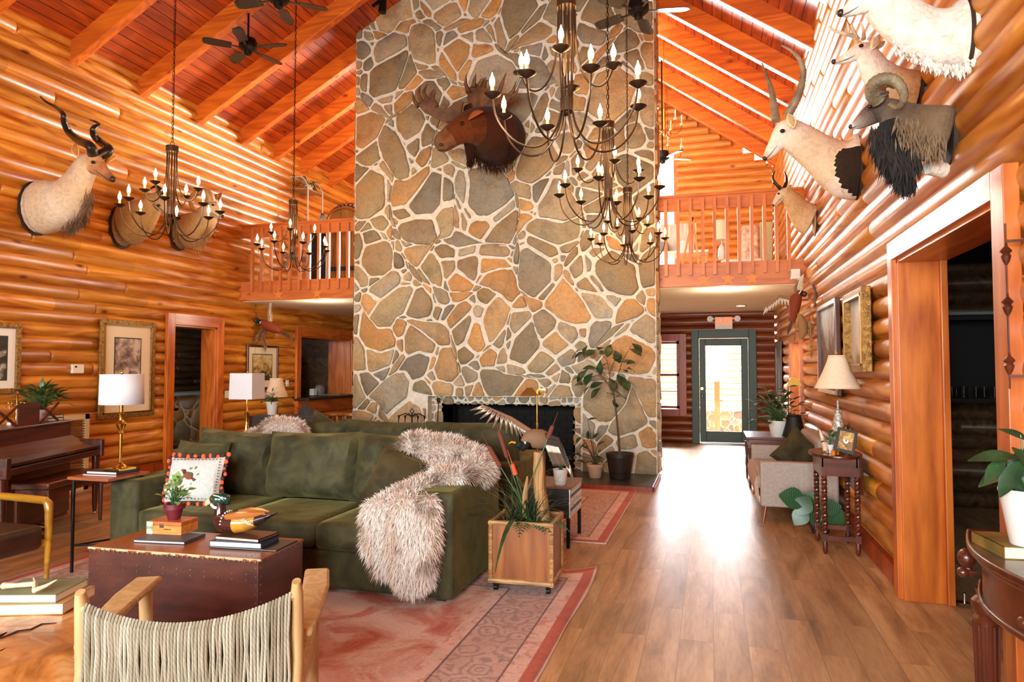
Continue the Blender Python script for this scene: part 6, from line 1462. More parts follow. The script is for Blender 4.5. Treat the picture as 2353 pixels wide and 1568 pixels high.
gl = shade_lamp('crystal_table_lamp', 'cut glass table lamp with cream square-flared shade on the twist-leg table', lt.x, 6.28, TZ2, lz1, lz2, .178, .065, [(.045, 0), (.048, .01), (.04, .02), (.055, .05), (.068, .09), (.066, .13), (.05, .2), (.034, .27), (.028, .32), (.032, .34), (.01, .35), (.008, .42)], SHADEC, pm('cut_crystal', S(216, 206, 196), .08, c2=S(120, 104, 90), scale=60, metal=.25, bmp=.8, bscale=40), n=36, flare=.25, cat='table lamp')
pf = thing('framed_photo', 'small dark framed photo of a rider on a wire easel', 'picture frame', (0, 0, 0))
MB().box(-.075, .075, -.008, .008, 0, .2).build('frame', pm('dark_bronze_frame', S(52, 42, 34), .5), pf, smooth=False, bevel=.004); MB().box(-.052, .052, -.0095, -.008, .03, .175).build('print', art_mat('sepia_print', [(.35, S(96, 68, 40)), (.5, S(170, 130, 74)), (.62, S(214, 180, 110))], 4, (9, 9, 9)), pf, smooth=False)
MB().prism([(-.018, -.0105, .09), (-.022, -.0105, .115), (-.008, -.0105, .11), (0, -.0105, .09), (.012, -.0105, .115), (.02, -.0105, .1), (.012, -.0105, .08), (.0, -.0105, .075)], (0, -.0012, 0)).build('white_horse', WHITEP, pf, smooth=False)
MB().tube([(0, .01, .19), (-.006, .012, .23), (.0, .012, .262), (.008, .012, .23), (0, .01, .19)], .0035, 6).tube([(-.035, .01, .195), (-.03, .012, .22), (-.012, .012, .222), (-.004, .012, .2)], .003, 6).tube([(.035, .01, .195), (.03, .012, .22), (.012, .012, .222), (.004, .012, .2)], .003, 6).tube([(-.05, -.02, 0), (-.04, .0, -.01), (0, .01, .19), (.04, 0, -.01), (.05, -.02, 0)], .003, 6).tube([(0, .012, .15), (.0, .1, -.012)], .003, 6).build('wire_easel', BLACKM, pf)
pp_ = at(1940, 1030, y=6.0); pf.location = (pp_.x-.005, 6.0, TZ2+.013); pf.rotation_euler = (-.28, .2, -.1)
q_ = at(1908, 1005, y=6.1); t = thing('potted_plant', 'tiny green plant in a white cup beside the crystal lamp', 'plant', (q_.x, 6.1, TZ2)); MB().lathe([(.012, 0), (.014, .02), (.03, .07), (.028, .07), (0, .055)], (q_.x, 6.1, TZ2), 16).build('cup', WHITEC, t); foliage('f', t, (q_.x, 6.1, TZ2+.065), 12, .05, .05, .03, LEAFG, .9, 9, .4)
q_ = at(1893, 1028, y=6.15)
bd = thing('ceramic_bird', 'pale orange and white bird figurine at the left end of the oval table', 'figurine', (q_.x, 6.15, TZ2)); mb = MB(); mb.tube([(q_.x+.01, 6.15, TZ2+.012), (q_.x+.012, 6.15, TZ2+.05), (q_.x-.005, 6.15, TZ2+.1), (q_.x-.02, 6.15, TZ2+.15), (q_.x-.03, 6.15, TZ2+.185)], [.02, .026, .018, .012, .006], 10); mb.build('body', pm('peach_glaze', S(220, 168, 128), .3, c2=S(214, 206, 196), scale=16), bd)
MB().ball((q_.x+.03, 6.14, TZ2+.085), .013, 8, 6).tube([(q_.x+.01, 6.145, TZ2+.06), (q_.x+.03, 6.14, TZ2+.085)], [.014, .011], 8).build('head', pm('grey_glaze', S(190, 184, 176), .3), bd); MB().lathe([(.03, 0), (.032, .008), (.02, .014)], (q_.x+.01, 6.15, TZ2), 12).build('base', GLASSV, bd)
q_ = at(1935, 1028, y=5.99)
for i, (dx, lb) in enumerate(((-.055, 'amber glass votive by the framed photo'), (-.02, 'dark brass candle holder in front of the framed photo'))):
    t = MB().lathe([(.014, 0), (.018, .01), (.016, .03), (.02, .038), (.014, .038), (0, .02)], (q_.x+dx-.02, 5.93, TZ2), 14).build('votive_holder', (BRASS if i else pm('amber_glass', S(210, 120, 40), .1, coat=.5)), None); tag(t, lb, 'candle holder')
# loveseat
GRYL = pm('light_grey_fabric', S(172, 158, 148), .9, c2=S(158, 144, 136), scale=40, bmp=.15, bscale=180)
lv2 = thing('loveseat', 'light grey loveseat with tapered wooden legs along the right wall', 'loveseat', (.8, 7.7, 0))
MB().box(.45, 1.14, 7.0, 7.13, .155, .585).build('arm', GRYL, lv2, bevel=.02, seg=3); MB().box(.45, 1.14, 8.45, 8.58, .155, .585).build('arm', GRYL, lv2, bevel=.02, seg=3)
MB().box(.98, 1.14, 7.13, 8.45, .155, .80).build('backrest', GRYL, lv2, bevel=.04, seg=3); MB().box(.47, 1.0, 7.13, 8.45, .155, .3).build('seat_base', GRYL, lv2, bevel=.02)
for a, b in ((7.135, 7.785), (7.795, 8.445)): MB().box(.42, .99, a, b, .3, .44).build('seat_cushion', GRYL, lv2, bevel=.04, seg=4)
MB().prism([(.45, 7.135, .155), (.43, 7.135, .44), (.40, 7.135, .36), (.41, 7.135, .24)], (0, 1.3, 0)).build('seat_front', pm('pinkish_fabric', S(186, 150, 130), .9), lv2)
for (x, y, dx, dy) in ((.5, 7.05, -.03, -.03), (.5, 8.53, -.03, .03), (1.08, 7.05, .02, -.03), (1.08, 8.53, .02, .03)): MB().cyl((x, y, .16), (x+dx, y+dy, 0), .018, .01, 10).build('leg', wood('walnut_leg', S(150, 72, 36), S(96, 40, 20), 'z', knots=False), lv2)
pillow('throw_pillow', 'olive green velvet pillow on the light grey loveseat', 'pillow', .42, .4, .15, TM((.83, 7.35, .62), -.1, .75, .25), OLIVEV, 14)
# console table beyond
co = thing('console_table', 'dark wood console table beyond the loveseat against the right wall', 'console table', (.75, 9.4, 0))
MB().box(.42, 1.16, 8.95, 9.85, .6, .63).build('table_top', MAHX, co, smooth=False, bevel=.008); MB().box(.45, 1.13, 8.98, 9.82, .5, .6).build('apron', MAHX, co, smooth=False)
for x in (.46, 1.11):
    for y in (9.0, 9.8): MB().lathe([(.012, 0), (.016, .1), (.013, .15), (.022, .2), (.016, .3), (.026, .5)], (x, y, 0), 10).build('leg', MAHZ, co)
q_ = at(1790, 1030, y=9.15); t = thing('zz_plant', 'leafy dark green plant in a white pot on the console table', 'plant', (q_.x, 9.15, .63)); pot(t, (q_.x, 9.15, .63), .09, .125, .2, WHITEC, rh=.012, rim=.002)
foliage('f', t, (q_.x, 9.15, .8), 80, .3, .12, .055, LEAFD, .55, 12, .3, (-.1, .2)); mb = MB(); lm = MB(); c_ = Vector((q_.x, 9.15, .8))
for (px, py) in ((1755, 885), (1790, 900), (1812, 890), (1775, 930), (1790, 950), (1760, 940)):
    t_ = at(px, py, y=9.15); mb.tube([c_, (c_+t_)/2, t_], .005, 5)
    for k in range(7): f = .45+.09*k; b_ = c_.lerp(t_, f); lm.leaf(b_, Vector(((-1)**k, random.uniform(-.5, .5), .5)), .11, .055, (0, -.4, 1), .3, n=3)
mb.build('tall_stems', LEAFG, t); lm.build('tall_leaves', LEAFD, t)
q_ = at(1826, 1020, y=9.0); bl = shade_lamp('black_lamp', 'small glass lamp with black shade beside the white plant pot', q_.x, 9.02, .63, at(1826, 1003, y=9.0).z, at(1826, 955, y=9.0).z, .14, .08, [(.05, 0), (.05, .01), (.02, .02), (.045, .05), (.045, .08), (.015, .12), (.01, .17)], BLACKD, GLASSV, n=28)
# swing arm brass lamp by the window
sl = thing('swing_arm_lamp', 'brass swing-arm reading lamp in front of the right wall window', 'floor lamp', (.95, 9.95, 0)); SX_ = at(1811, 900, y=9.95).x; zt = at(1811, 872, y=9.95).z; e = at(1836, 872, y=9.95)
MB().lathe([(.1, 0), (.1, .012), (.02, .02)], (SX_, 9.95, 0), 20).cyl((SX_, 9.95, .015), (SX_, 9.95, zt), .008, n=8).build('pole', BRASS, sl); MB().bar((SX_, 9.95, zt), (e.x, 9.95, zt), .008, .008).build('swing_arm', BRASS, sl); tent_shade((min(e.x+.03, 1.08), 9.95, zt-.09), .1, .07, .12).build('lamp_shade', BRASSD, sl, smooth=False, thick=.003)
rk = thing('magazine_rack', 'small wicker basket beyond the console below the window', 'basket', (1.02, 10.25, 0)); 
mb = MB(); [mb.tube([(1.02+.1*math.cos(k*PI/8), 10.25+.16*math.sin(k*PI/8), z) for k in range(16)], .012, 6, closed=True) for z in [.012+.022*i for i in range(34)]]; mb.build('wicker_body', pm('dark_wicker', S(120, 66, 38), .6), rk)
# calathea on the floor
cl = thing('calathea', 'striped round-leaf calathea plant on the floor under the twist-leg table', 'plant', (.9, 6.72, 0)); pot(cl, (.93, 6.72, 0), .07, .09, .1, pm('dark_nursery_pot', S(40, 34, 30), .6))
def cal_mat():
    m, nt, b = nodes('striped_leaf'); tc = N(nt, 'Attribute'); tc.attribute_name = 'Col'; v = coords(nt)
    wv = N(nt, 'TexWave'); wv.inputs['Scale'].default_value = 22; wv.inputs['Distortion'].default_value = 3; nt.links.new(v, wv.inputs[0])
    nt.links.new(ramp(nt, wv.outputs['Fac'], [(.3, S(24, 56, 34)), (.8, S(62, 104, 66))]), b.inputs['Base Color']); b.inputs['Roughness'].default_value = .35; return m
lm = MB(); sm_ = MB()
for (px, py, sc_, dx, dz) in ((1825, 1145, .24, -1, .3), (1845, 1160, .2, -.4, -.6), (1868, 1175, .22, .1, -.5), (1862, 1150, .18, .3, .7), (1915, 1185, .22, .8, -.3), (1880, 1190, .2, .4, -.7), (1840, 1185, .18, -.6, -.8), (1905, 1165, .18, .9, .2)):
    t_ = at(px, py, y=6.62+random.uniform(-.05, .1)); t_.z = max(t_.z, .08); sm_.tube([(.93, 6.72, .09), t_*.5+Vector((.93, 6.72, .2))*.5, t_], .005, 5); lm.leaf(t_-Vector((dx, 0, dz)).normalized()*sc_*.45, (dx, -.25, dz), sc_, sc_*.85, (0, -1, .5), .15, n=6, fold=.1)
sm_.build('stems', LEAFG, cl); lm.build('leaves', cal_mat(), cl)
# ================================================================== CARVED CONSOLE AT THE RIGHT EDGE
ccx, ccy, ccz = 1.2, 2.86, .80
ct2 = thing('carved_console', 'carved dark mahogany bow-front console table at the right edge', 'console table', (1.1, 2.86, 0))
def bow(e, z0, z1, ex=0):
    P = [(1.17, ccy-.5-ex, z0)]+[(1.2-(.17+e)-.1*(1-(k/8-1)**2)**.6 if False else 1.2-(.16+e)-.11*math.sin(PI*k/16), ccy-(.5+ex)+(1.0+2*ex)*k/16, z0) for k in range(17)]+[(1.17, ccy+.5+ex, z0)]
    return P
for nm, e, z0, z1, ex in (('table_top', .0, ccz-.03, ccz, .0), ('top_moulding', -.02, ccz-.055, ccz-.03, -.02), ('apron', -.045, ccz-.2, ccz-.055, -.04), ('lower_moulding', -.03, ccz-.225, ccz-.2, -.03)):
    MB().prism(bow(e, z0, z1, ex), (0, 0, z1-z0)).build(nm, MAHX, ct2, bevel=.008 if nm != 'apron' else 0, seg=3, ang=50)
for (x, y) in ((1.07, ccy+.4), (1.07, ccy-.4)):
    mb = MB().lathe([(.025, 0), (.035, .03), (.022, .06), (.03, .09), (.036, .12), (.042, .45), (.045, .46), (.036, .475), (.05, .5), (.05, .53), (.03, .55), (.035, .58)], (x, y, 0), 20)
    for k in range(10): a = k*PI/5; mb.tube([(x+.038*math.cos(a), y+.038*math.sin(a), .13), (x+.044*math.cos(a), y+.044*math.sin(a), .44)], .006, 6)
    mb.build('leg', MAHZ, ct2)
MB().ball((1.03, ccy+.475, ccz-.12), (.035, .035, .04), 14, 10).ball((1.035, ccy+.475, ccz-.165), .018, 8, 6).build('corner_boss', MAHZ, ct2); mb = MB()
for s_ in (-1, 1): MB().ball((.955, ccy+.28*s_, ccz-.13), (.022, .022, .02), 12, 8).cyl((.96, ccy+.28*s_, ccz-.13), (1.0, ccy+.28*s_, ccz-.13), .012, n=8).build('drawer_knob', MAHZ, ct2)
book('book', 'old green and gold leather-bound book under the white plant pot at the right edge', 1.07, 2.98, ccz, .17, .24, .045, .1, pm('green_gilt_cover', S(96, 84, 36), .5, c2=S(150, 116, 48), scale=10), spine=-1)
t = thing('potted_plant', 'broad dark-leaved plant in a tall white pot on the old book', 'plant', (1.09, 2.9, ccz+.046)); pc_ = (1.09, 2.9, ccz+.046)
pot(t, pc_, .055, .085, .2, WHITEC, rh=.012, rim=.002); lm = MB(); sm_ = MB(); top = Vector(pc_)+Vector((0, 0, .19))
for (px, py, dx, dz, L_) in ((2300, 1045, -1, .15, .18), (2310, 1075, -1, -.35, .2), (2335, 1060, -.4, -.8, .17), (2325, 1085, -.6, -.7, .18), (2345, 1000, -.6, .5, .12), (2350, 1050, .3, -.3, .15), (2290, 1070, -.8, -.7, .14), (2345, 1090, -.2, -1, .16)):
    t_ = at(px, py, y=2.85+random.uniform(-.06, .06)); sm_.tube([top, top*.5+t_*.5+Vector((0, 0, .02)), t_], .003, 5); lm.leaf(t_-Vector((dx, 0, dz)).normalized()*L_*.3, (dx, random.uniform(-.4, .1), dz), L_*.8, L_*.36, (0, -.6, 1), .35, n=6)
sm_.build('stems', LEAFG, t); lm.build('leaves', LEAFD, t)
ht = thing('turned_wall_rack', 'dark turned wood wall rack post cut off by the right picture edge', 'wall rack', (1.15, 3.1, 1.7))
mb = MB()
for z in (1.5, 1.73, 1.93): mb.lathe([(.004, -.045), (.012, -.03), (.018, -.01), (.012, .0), (.022, .01), (.006, .03), (.004, .05)], (1.12, 3.1, z), 10)
mb.cyl((1.12, 3.1, 1.4), (1.12, 3.1, 2.05), .004, n=6).bar((1.12, 3.1, 1.98), (1.2, 3.1, 1.98), .01, .01).bar((1.12, 3.1, 1.45), (1.2, 3.1, 1.45), .01, .01).build('spindle', MAHZ, ht)
# ================================================================== TAXIDERMY MOUNTS
def fur_mat(name='short_fur'):
    m, nt, b = nodes(name); a = N(nt, 'Attribute'); a.attribute_name = 'Col'; v = coords(nt)
    c = mix(nt, a.outputs['Color'], ramp(nt, noise(nt, v, 16, 5, .7, 1), [(.3, (.74, .7, .66)), (.55, (1.04, 1.03, 1.02))]))
    nt.links.new(c, b.inputs['Base Color']); b.inputs['Roughness'].default_value = .85; b.inputs['Sheen Weight'].default_value = .06; b.inputs['Specular IOR Level'].default_value = .12
    bump(nt, b, noise(nt, coords(nt, (1, 1, .35)), 70, 4), .7, .01); return m
SFUR = fur_mat(); HORNB = pm('black_horn', S(34, 28, 26), .25, bmp=.3, bscale=30); EYE = pm('glass_eye', S(20, 14, 10), .05); NOSEM = pm('dark_nose', S(50, 34, 30), .35)
def PT_(px, py, y):
    d = ray(px, py); k = y/d.y; return Vector((0, 0, CAMH))+d*k, k/FPX
def projpx(p):
    f = Vector((-math.sin(YAW)*math.cos(PITCH), math.cos(YAW)*math.cos(PITCH), math.sin(PITCH))); r = Vector((math.cos(YAW), math.sin(YAW), 0)); t = r.cross(f); d = Vector(p)-Vector((0, 0, CAMH)); k = FPX/d.dot(f); return 1176.5+d.dot(r)*k, 784-d.dot(t)*k
def inside(x, y, poly):
    c = False
    for i in range(len(poly)):
        (x0, y0), (x1, y1) = poly[i-1], poly[i]
        if (y0 > y) != (y1 > y) and x < (x1-x0)*(y-y0)/(y1-y0)+x0: c = not c
    return c
def body(rings, y, cols, squash=.72, n=18, sub=2, fine=3):
    P, R_ = [], []
    yy = []
    for rg in rings: px, py, r_ = rg[:3]; q = y+(rg[3] if len(rg) > 3 else 0); p, s_ = PT_(px, py, q); P.append(p); R_.append(r_*s_)
    # interpolate between the rings for a smooth hide, colour by segment
    PP, RR, CC = [], [], []
    for i in range(len(P)-1):
        a, b_, c, d = P[max(i-1, 0)], P[i], P[i+1], P[min(i+2, len(P)-1)]
        ra, rb, rc_, rd = R_[max(i-1, 0)], R_[i], R_[i+1], R_[min(i+2, len(P)-1)]
        for k in range(fine):
            s_ = k/fine; f = lambda a, b, c, d: .5*((2*b)+(c-a)*s_+(2*a-5*b+4*c-d)*s_*s_+(3*b-a-3*c+d)*s_**3)
            PP.append(f(a, b_, c, d)); RR.append(max(.004, f(ra, rb, rc_, rd))); CC.append(tuple(Vector(cols[min(i, len(cols)-1)]).lerp(Vector(cols[min(i+1, len(cols)-1)]), s_)))
    PP.append(P[-1]); RR.append(R_[-1]*.9); mb = MB(); mb.tube(PP, RR, n, flat=squash, up=(0, 1, 0), c=(1, 1, 1))
    # per-segment colours on the faces
    for i in range(len(PP)-1):
        for j in range(n): mb.c[i*n+j] = CC[i]
    mb.c[-2] = CC[0]; mb.c[-1] = CC[-1]
    return mb
def horn(pts, y, r0, r1, ridges=0, n=9, steps=5):
    P = []; 
    for q in pts: p, s_ = PT_(q[0], q[1], y+(q[2] if len(q) > 2 else 0)); P.append(p)
    PP = []
    for i in range(len(P)-1):
        a, b_, c, d = P[max(i-1, 0)], P[i], P[i+1], P[min(i+2, len(P)-1)]
        for k in range(steps): s_ = k/steps; PP.append(.5*((2*b_)+(c-a)*s_+(2*a-5*b_+4*c-d)*s_*s_+(3*b_-a-3*c+d)*s_**3))
    PP.append(P[-1]); s0 = PT_(pts[0][0], pts[0][1], y)[1]; m_ = len(PP)
    RR = [(r0+(r1-r0)*i/(m_-1))*s0*(1+(.1*(i % 2) if ridges and i < m_*.75 else 0)) for i in range(m_)]
    return MB().tube(PP, RR, n)
def ear(px, py, y, dx, dz, L_, W_, c, t, cin=None):
    p, s_ = PT_(px, py, y); mb = MB(); d = Vector((dx, 0, dz)).normalized()
    inner = MB(); inner.leaf(p-d*L_*s_*.38+Vector((0, -.014, 0)), d, L_*s_*.78, W_*s_*.62, (0, -1, .2), .1, n=5, fold=.4, c=c); c = tuple(min(1, v*1.5+.08) for v in c); inner.build('inner_ear', SFUR, t, thick=.004)
    mb.leaf(p-d*L_*s_*.5, d, L_*s_, W_*s_, (0, -1, .2), .1, n=5, fold=.5, c=c); return mb.build('ear', SFUR, t, thick=.01) if cin is None else mb.build('ear', SFUR, t, thick=.01)
def mount(label, y, rings, cols, eye, nose, horns=(), ears=(), squash=.72, side=1, extra=None, hm=HORNB, cat='mounted animal head', name='trophy_head', board=True, patch=None):
    p0, s0 = PT_(rings[0][0], rings[0][1], y); X = XR if side > 0 else XL
    t = thing(name, label, cat, (X-side*.0, y, p0.z))
    # the shoulder is carried right back to the wall
    r0 = rings[0][2]*s0; c0 = Vector(cols[0])
    nn = 40 if patch else 18
    mb = body(rings, y, cols, squash, n=nn, fine=9 if patch else 3)
    mb.tube([(X-side*.005, y, p0.z), tuple(p0)], [r0*.97, r0], nn, flat=squash, up=(0, 1, 0), c=tuple(c0))
    if patch:
        for i, f in enumerate(mb.f):
            c_ = sum((Vector(mb.v[j]) for j in f), Vector())/len(f)
            if len(f) == 4 and inside(*projpx(c_), patch[0]): mb.c[i] = patch[1]
    mb.build('hide', SFUR, t, sub=1)
    ml = MB(); ml.tube([PT_(rings[k][0], rings[k][1]+rings[k][2]*q_, y)[0]-Vector((0, rings[k][2]*s0*squash*e_, 0)) for k, q_, e_ in ((-1, .5, .6), (-2, .5, .84), (-3, .48, .86), (-4, .42, .9))], [.003, .004, .004, .001], 5); ml.build('mouth_line', NOSEM, t)
    if board: MB().tube([(X+side*.0, y, p0.z-.005), (X-side*.018, y, p0.z-.005)], [r0*.985, r0*.985], 24, flat=squash*1.0, up=(0, 1, 0)).build('shadow_backboard', pm('shadow_backing', S(56, 34, 22), .8), t)  # oval backing with the shadow at the wall put into its dark colour
    for (ex_, ey_, rr, dy) in eye: p, s_ = PT_(ex_, ey_, y+dy); MB().ball(p, (rr*s_, rr*s_*.8, rr*s_*.75), 10, 8).build('eye', EYE, t)
    if nose: p, s_ = PT_(nose[0], nose[1], y); MB().ball(p, (nose[2]*s_,)*3, 10, 8).build('nose', NOSEM, t)
    for h in horns: horn(*h[:-1]).build('horn' if hm is not ANT else 'antler', h[-1] or hm, t)
    for e_ in ears: ear(*e_, t)
    if extra: extra(t)
    return t
def tufts(t, pts, y, n, L_, col, nm='mane', spread=12, seed=1, down=(0, 0, -1), w=.006):
    r = random.Random(seed); mb = MB()
    for i in range(n):
        q = r.uniform(0, len(pts)-1.001); k = int(q); f = q-k; px = pts[k][0]*(1-f)+pts[k+1][0]*f+r.uniform(-spread, spread); py = pts[k][1]*(1-f)+pts[k+1][1]*f+r.uniform(-spread, spread)
        p, s_ = PT_(px, py, y+r.uniform(-.1, .05)); kk = r.uniform(.7, 1.15); c = tuple(v*kk for v in col); mb.leaf(p, Vector(down)+Vector((r.uniform(-.3, .3), r.uniform(-.5, .2), r.uniform(-.2, .2))), L_*r.uniform(.6, 1.3), w*r.uniform(.7, 1.5), (0, -1, 0), .1, n=2, c=c)
    return mb.build(nm, FURM, t)
TAN, CREAM, PALE = S(196, 168, 138), S(222, 206, 186), S(212, 190, 162)
# kudu
mount('kudu antelope head with long black spiral horns on the left log wall', 6.0, [(92, 478, 64), (115, 474, 62), (142, 466, 54), (165, 440, 43), (183, 410, 34), (198, 384, 30), (213, 374, 25), (228, 386, 19), (243, 400, 13), (255, 410, 9.5), (260, 413, 6)],
      [PALE, PALE, CREAM, PALE, PALE, PALE, S(200, 160, 120), S(178, 122, 82), S(170, 116, 80), S(120, 84, 66)], [(214, 373, 5, -.09)], (259, 412, 7),
      [([(214, 356, -.03), (207, 336, -.12), (180, 322, -.02), (158, 303, .04), (147, 280, -.06), (145, 262, -.1), (128, 246, 0), (106, 234, .02), (92, 221, -.04)], 6.0, 12, 1.5, 0, 10, 6, HORNB), ([(229, 357, .05), (250, 343, .12), (232, 328, .2), (216, 312, .14), (214, 296, .08), (226, 287, .16), (222, 281, .2), (206, 276, .16)], 6.0, 12, 1.5, 0, 10, 6, HORNB)],
      [(176, 344, 5.95, -.3, 1, 38, 22, S(190, 130, 60)), (254, 366, 6.15, 1, .5, 38, 22, S(190, 130, 60))], side=-1, extra=lambda t: (tufts(t, [(208, 440), (195, 485), (165, 515)], 5.92, 420, .12, S(120, 96, 74), spread=11), tufts(t, [(195, 495), (150, 525)], 5.9, 200, .1, S(84, 66, 52), nm='chest_hair', spread=9)))
mount('brown antelope head half hidden behind the left chandelier', 7.2, [(290, 520, 52), (312, 508, 48), (335, 488, 36), (352, 468, 26), (363, 462, 20), (374, 474, 14), (384, 487, 9), (390, 494, 6)], [S(150, 112, 66), S(164, 124, 76), S(176, 136, 88), S(184, 146, 98), S(170, 130, 86), S(190, 160, 120)], [(364, 472, 4, -.08)], (391, 493, 5),
      [([(360, 448, 0), (368, 436, .02), (358, 428, 0), (346, 434, 0)], 7.2, 6, 1.5, 0, 8, 4, None), ([(366, 448, .1), (382, 440, .12), (390, 446, .12)], 7.2, 6, 1.5, 0, 8, 4, None)], [(345, 452, 7.15, -.7, .7, 26, 12, S(150, 112, 66))], side=-1)
HORNT = pm('amber_ram_horn', S(190, 150, 96), .4, c2=S(150, 108, 60), scale=20, bmp=.6, bscale=40)
mount('tan ram head with curled horns between left chandelier and balcony', 8.2, [(424, 534, 42), (445, 528, 42), (463, 514, 36), (476, 494, 27), (485, 482, 21), (495, 486, 15), (504, 494, 10), (510, 498, 6)], [S(150, 112, 70), S(172, 134, 90), S(184, 150, 106), S(196, 164, 122), S(206, 178, 138), S(216, 194, 160)], [(489, 471, 3.5, -.08)], (511, 497, 4),
      [([(484, 463, -.06), (480, 448, -.1), (464, 440, -.12), (447, 447, -.12), (439, 465, -.12), (445, 482, -.14), (453, 484, -.16)], 8.2, 11, 2.5, 1, 9, 4, None), ([(490, 463, .06), (500, 452, .1), (508, 458, .12)], 8.2, 10, 3, 1, 9, 4, None)], [(505, 452, 8.3, .5, 1, 22, 14, S(150, 88, 50))], side=-1, hm=HORNT, extra=lambda t: tufts(t, [(480, 520), (455, 560)], 8.12, 200, .14, S(170, 128, 84), spread=9))
# right wall
WHT, WH2 = S(236, 226, 214), S(226, 214, 200)
OHORN = pm('ringed_horn', S(150, 134, 110), .45, c2=S(110, 94, 74), scale=10, bmp=.5, bscale=30)
mount('white oryx head with two tall curved ringed horns on the right wall', 6.2, [(1968, 384, 76), (1945, 384, 72), (1918, 376, 58), (1888, 358, 46), (1858, 336, 41), (1832, 318, 37), (1812, 305, 32), (1799, 313, 27), (1785, 330, 19), (1771, 349, 13.5), (1762, 360, 9), (1759, 364, 6)],
      [WH2, WHT, S(226, 200, 172), S(220, 194, 166), S(216, 192, 164), S(222, 204, 184), WHT, WHT, WHT, WHT, S(200, 184, 170)], [(1798, 301, 6, -.1)], (1758, 364, 6),
      [([(1808, 268, -.04), (1826, 236, -.08), (1841, 198, -.1), (1846, 162, -.12), (1836, 134, -.14), (1818, 116, -.14), (1796, 104, -.14)], 6.2, 10.5, 1.5, 1, 10, 9, None), ([(1783, 278, .08), (1778, 240, .12), (1772, 205, .16), (1762, 176, .18), (1751, 145, .2)], 6.2, 10, 1.5, 1, 10, 9, None)],
      [(1818, 278, 6.05, -.3, 1, 38, 22, S(210, 180, 140))], hm=OHORN, patch=([(1917, 378), (1920, 358), (1932, 345), (1950, 339), (1965, 338), (1990, 330), (1990, 470), (1972, 456), (1950, 444), (1935, 428), (1922, 404)], S(50, 40, 32)))
RHORN = pm('grey_ram_horn', S(150, 132, 104), .5, c2=S(104, 88, 66), scale=12, bmp=.9, bscale=40)
def ramx(t):
    mm_ = MB().tube([PT_(2032, 292, 3.9)[0], PT_(2050, 325, 3.88)[0], PT_(2068, 362, 3.86)[0], PT_(2082, 398, 3.84)[0]], [.07, .085, .07, .02], 12, c=S(40, 36, 36)); mm_.build('chest_mane', SFUR, t)
    tufts(t, [(2015, 300), (2035, 330), (2060, 350), (2100, 360)], 3.76, 900, .11, S(52, 46, 44), nm='neck_mane', spread=16, w=.007)
    tufts(t, [(2020, 315), (2040, 355), (2065, 385), (2090, 405)], 3.84, 900, .1, S(44, 40, 40), spread=13, w=.007); tufts(t, [(2080, 290), (2120, 320), (2150, 330)], 3.72, 500, .06, S(128, 104, 80), nm='back_hair', spread=26)
    MB().tube([PT_(2130, 385, 3.8)[0], PT_(2168, 392, 3.85)[0]], [.035, .04], 10, c=WHT).build('white_belly', SFUR, t); mb = MB(); mb.tube([PT_(1995, 296, 3.86)[0], PT_(2020, 290, 3.86)[0]], [.012, .02], 8, c=WHT); mb.build('white_jaw', SFUR, t)
mount('brown mouflon ram head with thick curled grey horn and black chest hair', 3.95, [(2176, 312, 66), (2150, 308, 68), (2115, 298, 60), (2082, 284, 50), (2054, 268, 40), (2028, 256, 32), (2006, 262, 26), (1989, 273, 20), (1972, 284, 14), (1961, 290, 9.5), (1956, 293, 6)],
      [S(96, 76, 60), S(128, 104, 82), S(118, 92, 70), S(104, 84, 68), S(110, 92, 78), S(96, 80, 70), S(70, 56, 50), S(110, 92, 82), S(150, 130, 116), S(190, 176, 164)], [(1999, 245, 5.5, -.09)], (1955, 291, 5.5),
      [([(2018, 232, -.06), (2004, 212, -.1), (2013, 190, -.14), (2037, 181, -.16), (2062, 190, -.16), (2076, 212, -.17), (2074, 236, -.18), (2058, 247, -.2), (2043, 240, -.22)], 3.95, 18, 4, 1, 12, 6, None), ([(2025, 225, .05), (2020, 205, .12), (2038, 192, .16), (2056, 200, .2)], 3.95, 16, 5, 1, 12, 5, None)],
      [(2030, 216, 3.85, .9, .3, 26, 14, S(80, 64, 54))], hm=RHORN, extra=ramx)
mount('small cream fallow deer head with pale antlers on the right wall', 4.45, [(2110, 208, 44), (2085, 206, 46), (2052, 196, 43), (2024, 176, 38), (2006, 152, 31), (1993, 130, 27), (1979, 119, 24), (1962, 125, 17.5), (1944, 134, 12), (1928, 140, 9), (1918, 143, 6)],
      [S(206, 160, 112), S(206, 164, 118), S(214, 180, 140), WH2, WHT, WHT, WHT, WHT, WHT, S(214, 180, 150)], [(1979, 105, 5.5, -.09)], (1916, 142, 6),
      [([(1972, 92, -.04), (1958, 82, -.06), (1936, 76, -.08), (1916, 70, -.08), (1904, 60, -.08)], 4.45, 6, 2, 0, 8, 4, None), ([(1950, 80, -.07), (1950, 66, -.08), (1946, 50, -.08)], 4.45, 4, 1.2, 0, 7, 4, None), ([(1968, 88, -.05), (1960, 70, -.06), (1956, 58, -.06)], 4.45, 6, 3, 0, 7, 4, None), ([(1985, 90, .08), (1984, 70, .1), (1978, 50, .1)], 4.45, 5.5, 1.5, 0, 8, 4, None), ([(1995, 92, .05), (2005, 76, .04), (2012, 70, .04)], 4.45, 4.5, 1.5, 0, 8, 4, None)],
      [(2012, 96, 4.4, .5, 1, 42, 18, S(226, 196, 166)), (2022, 104, 4.45, .8, .7, 30, 14, WH2)], hm=ANT)
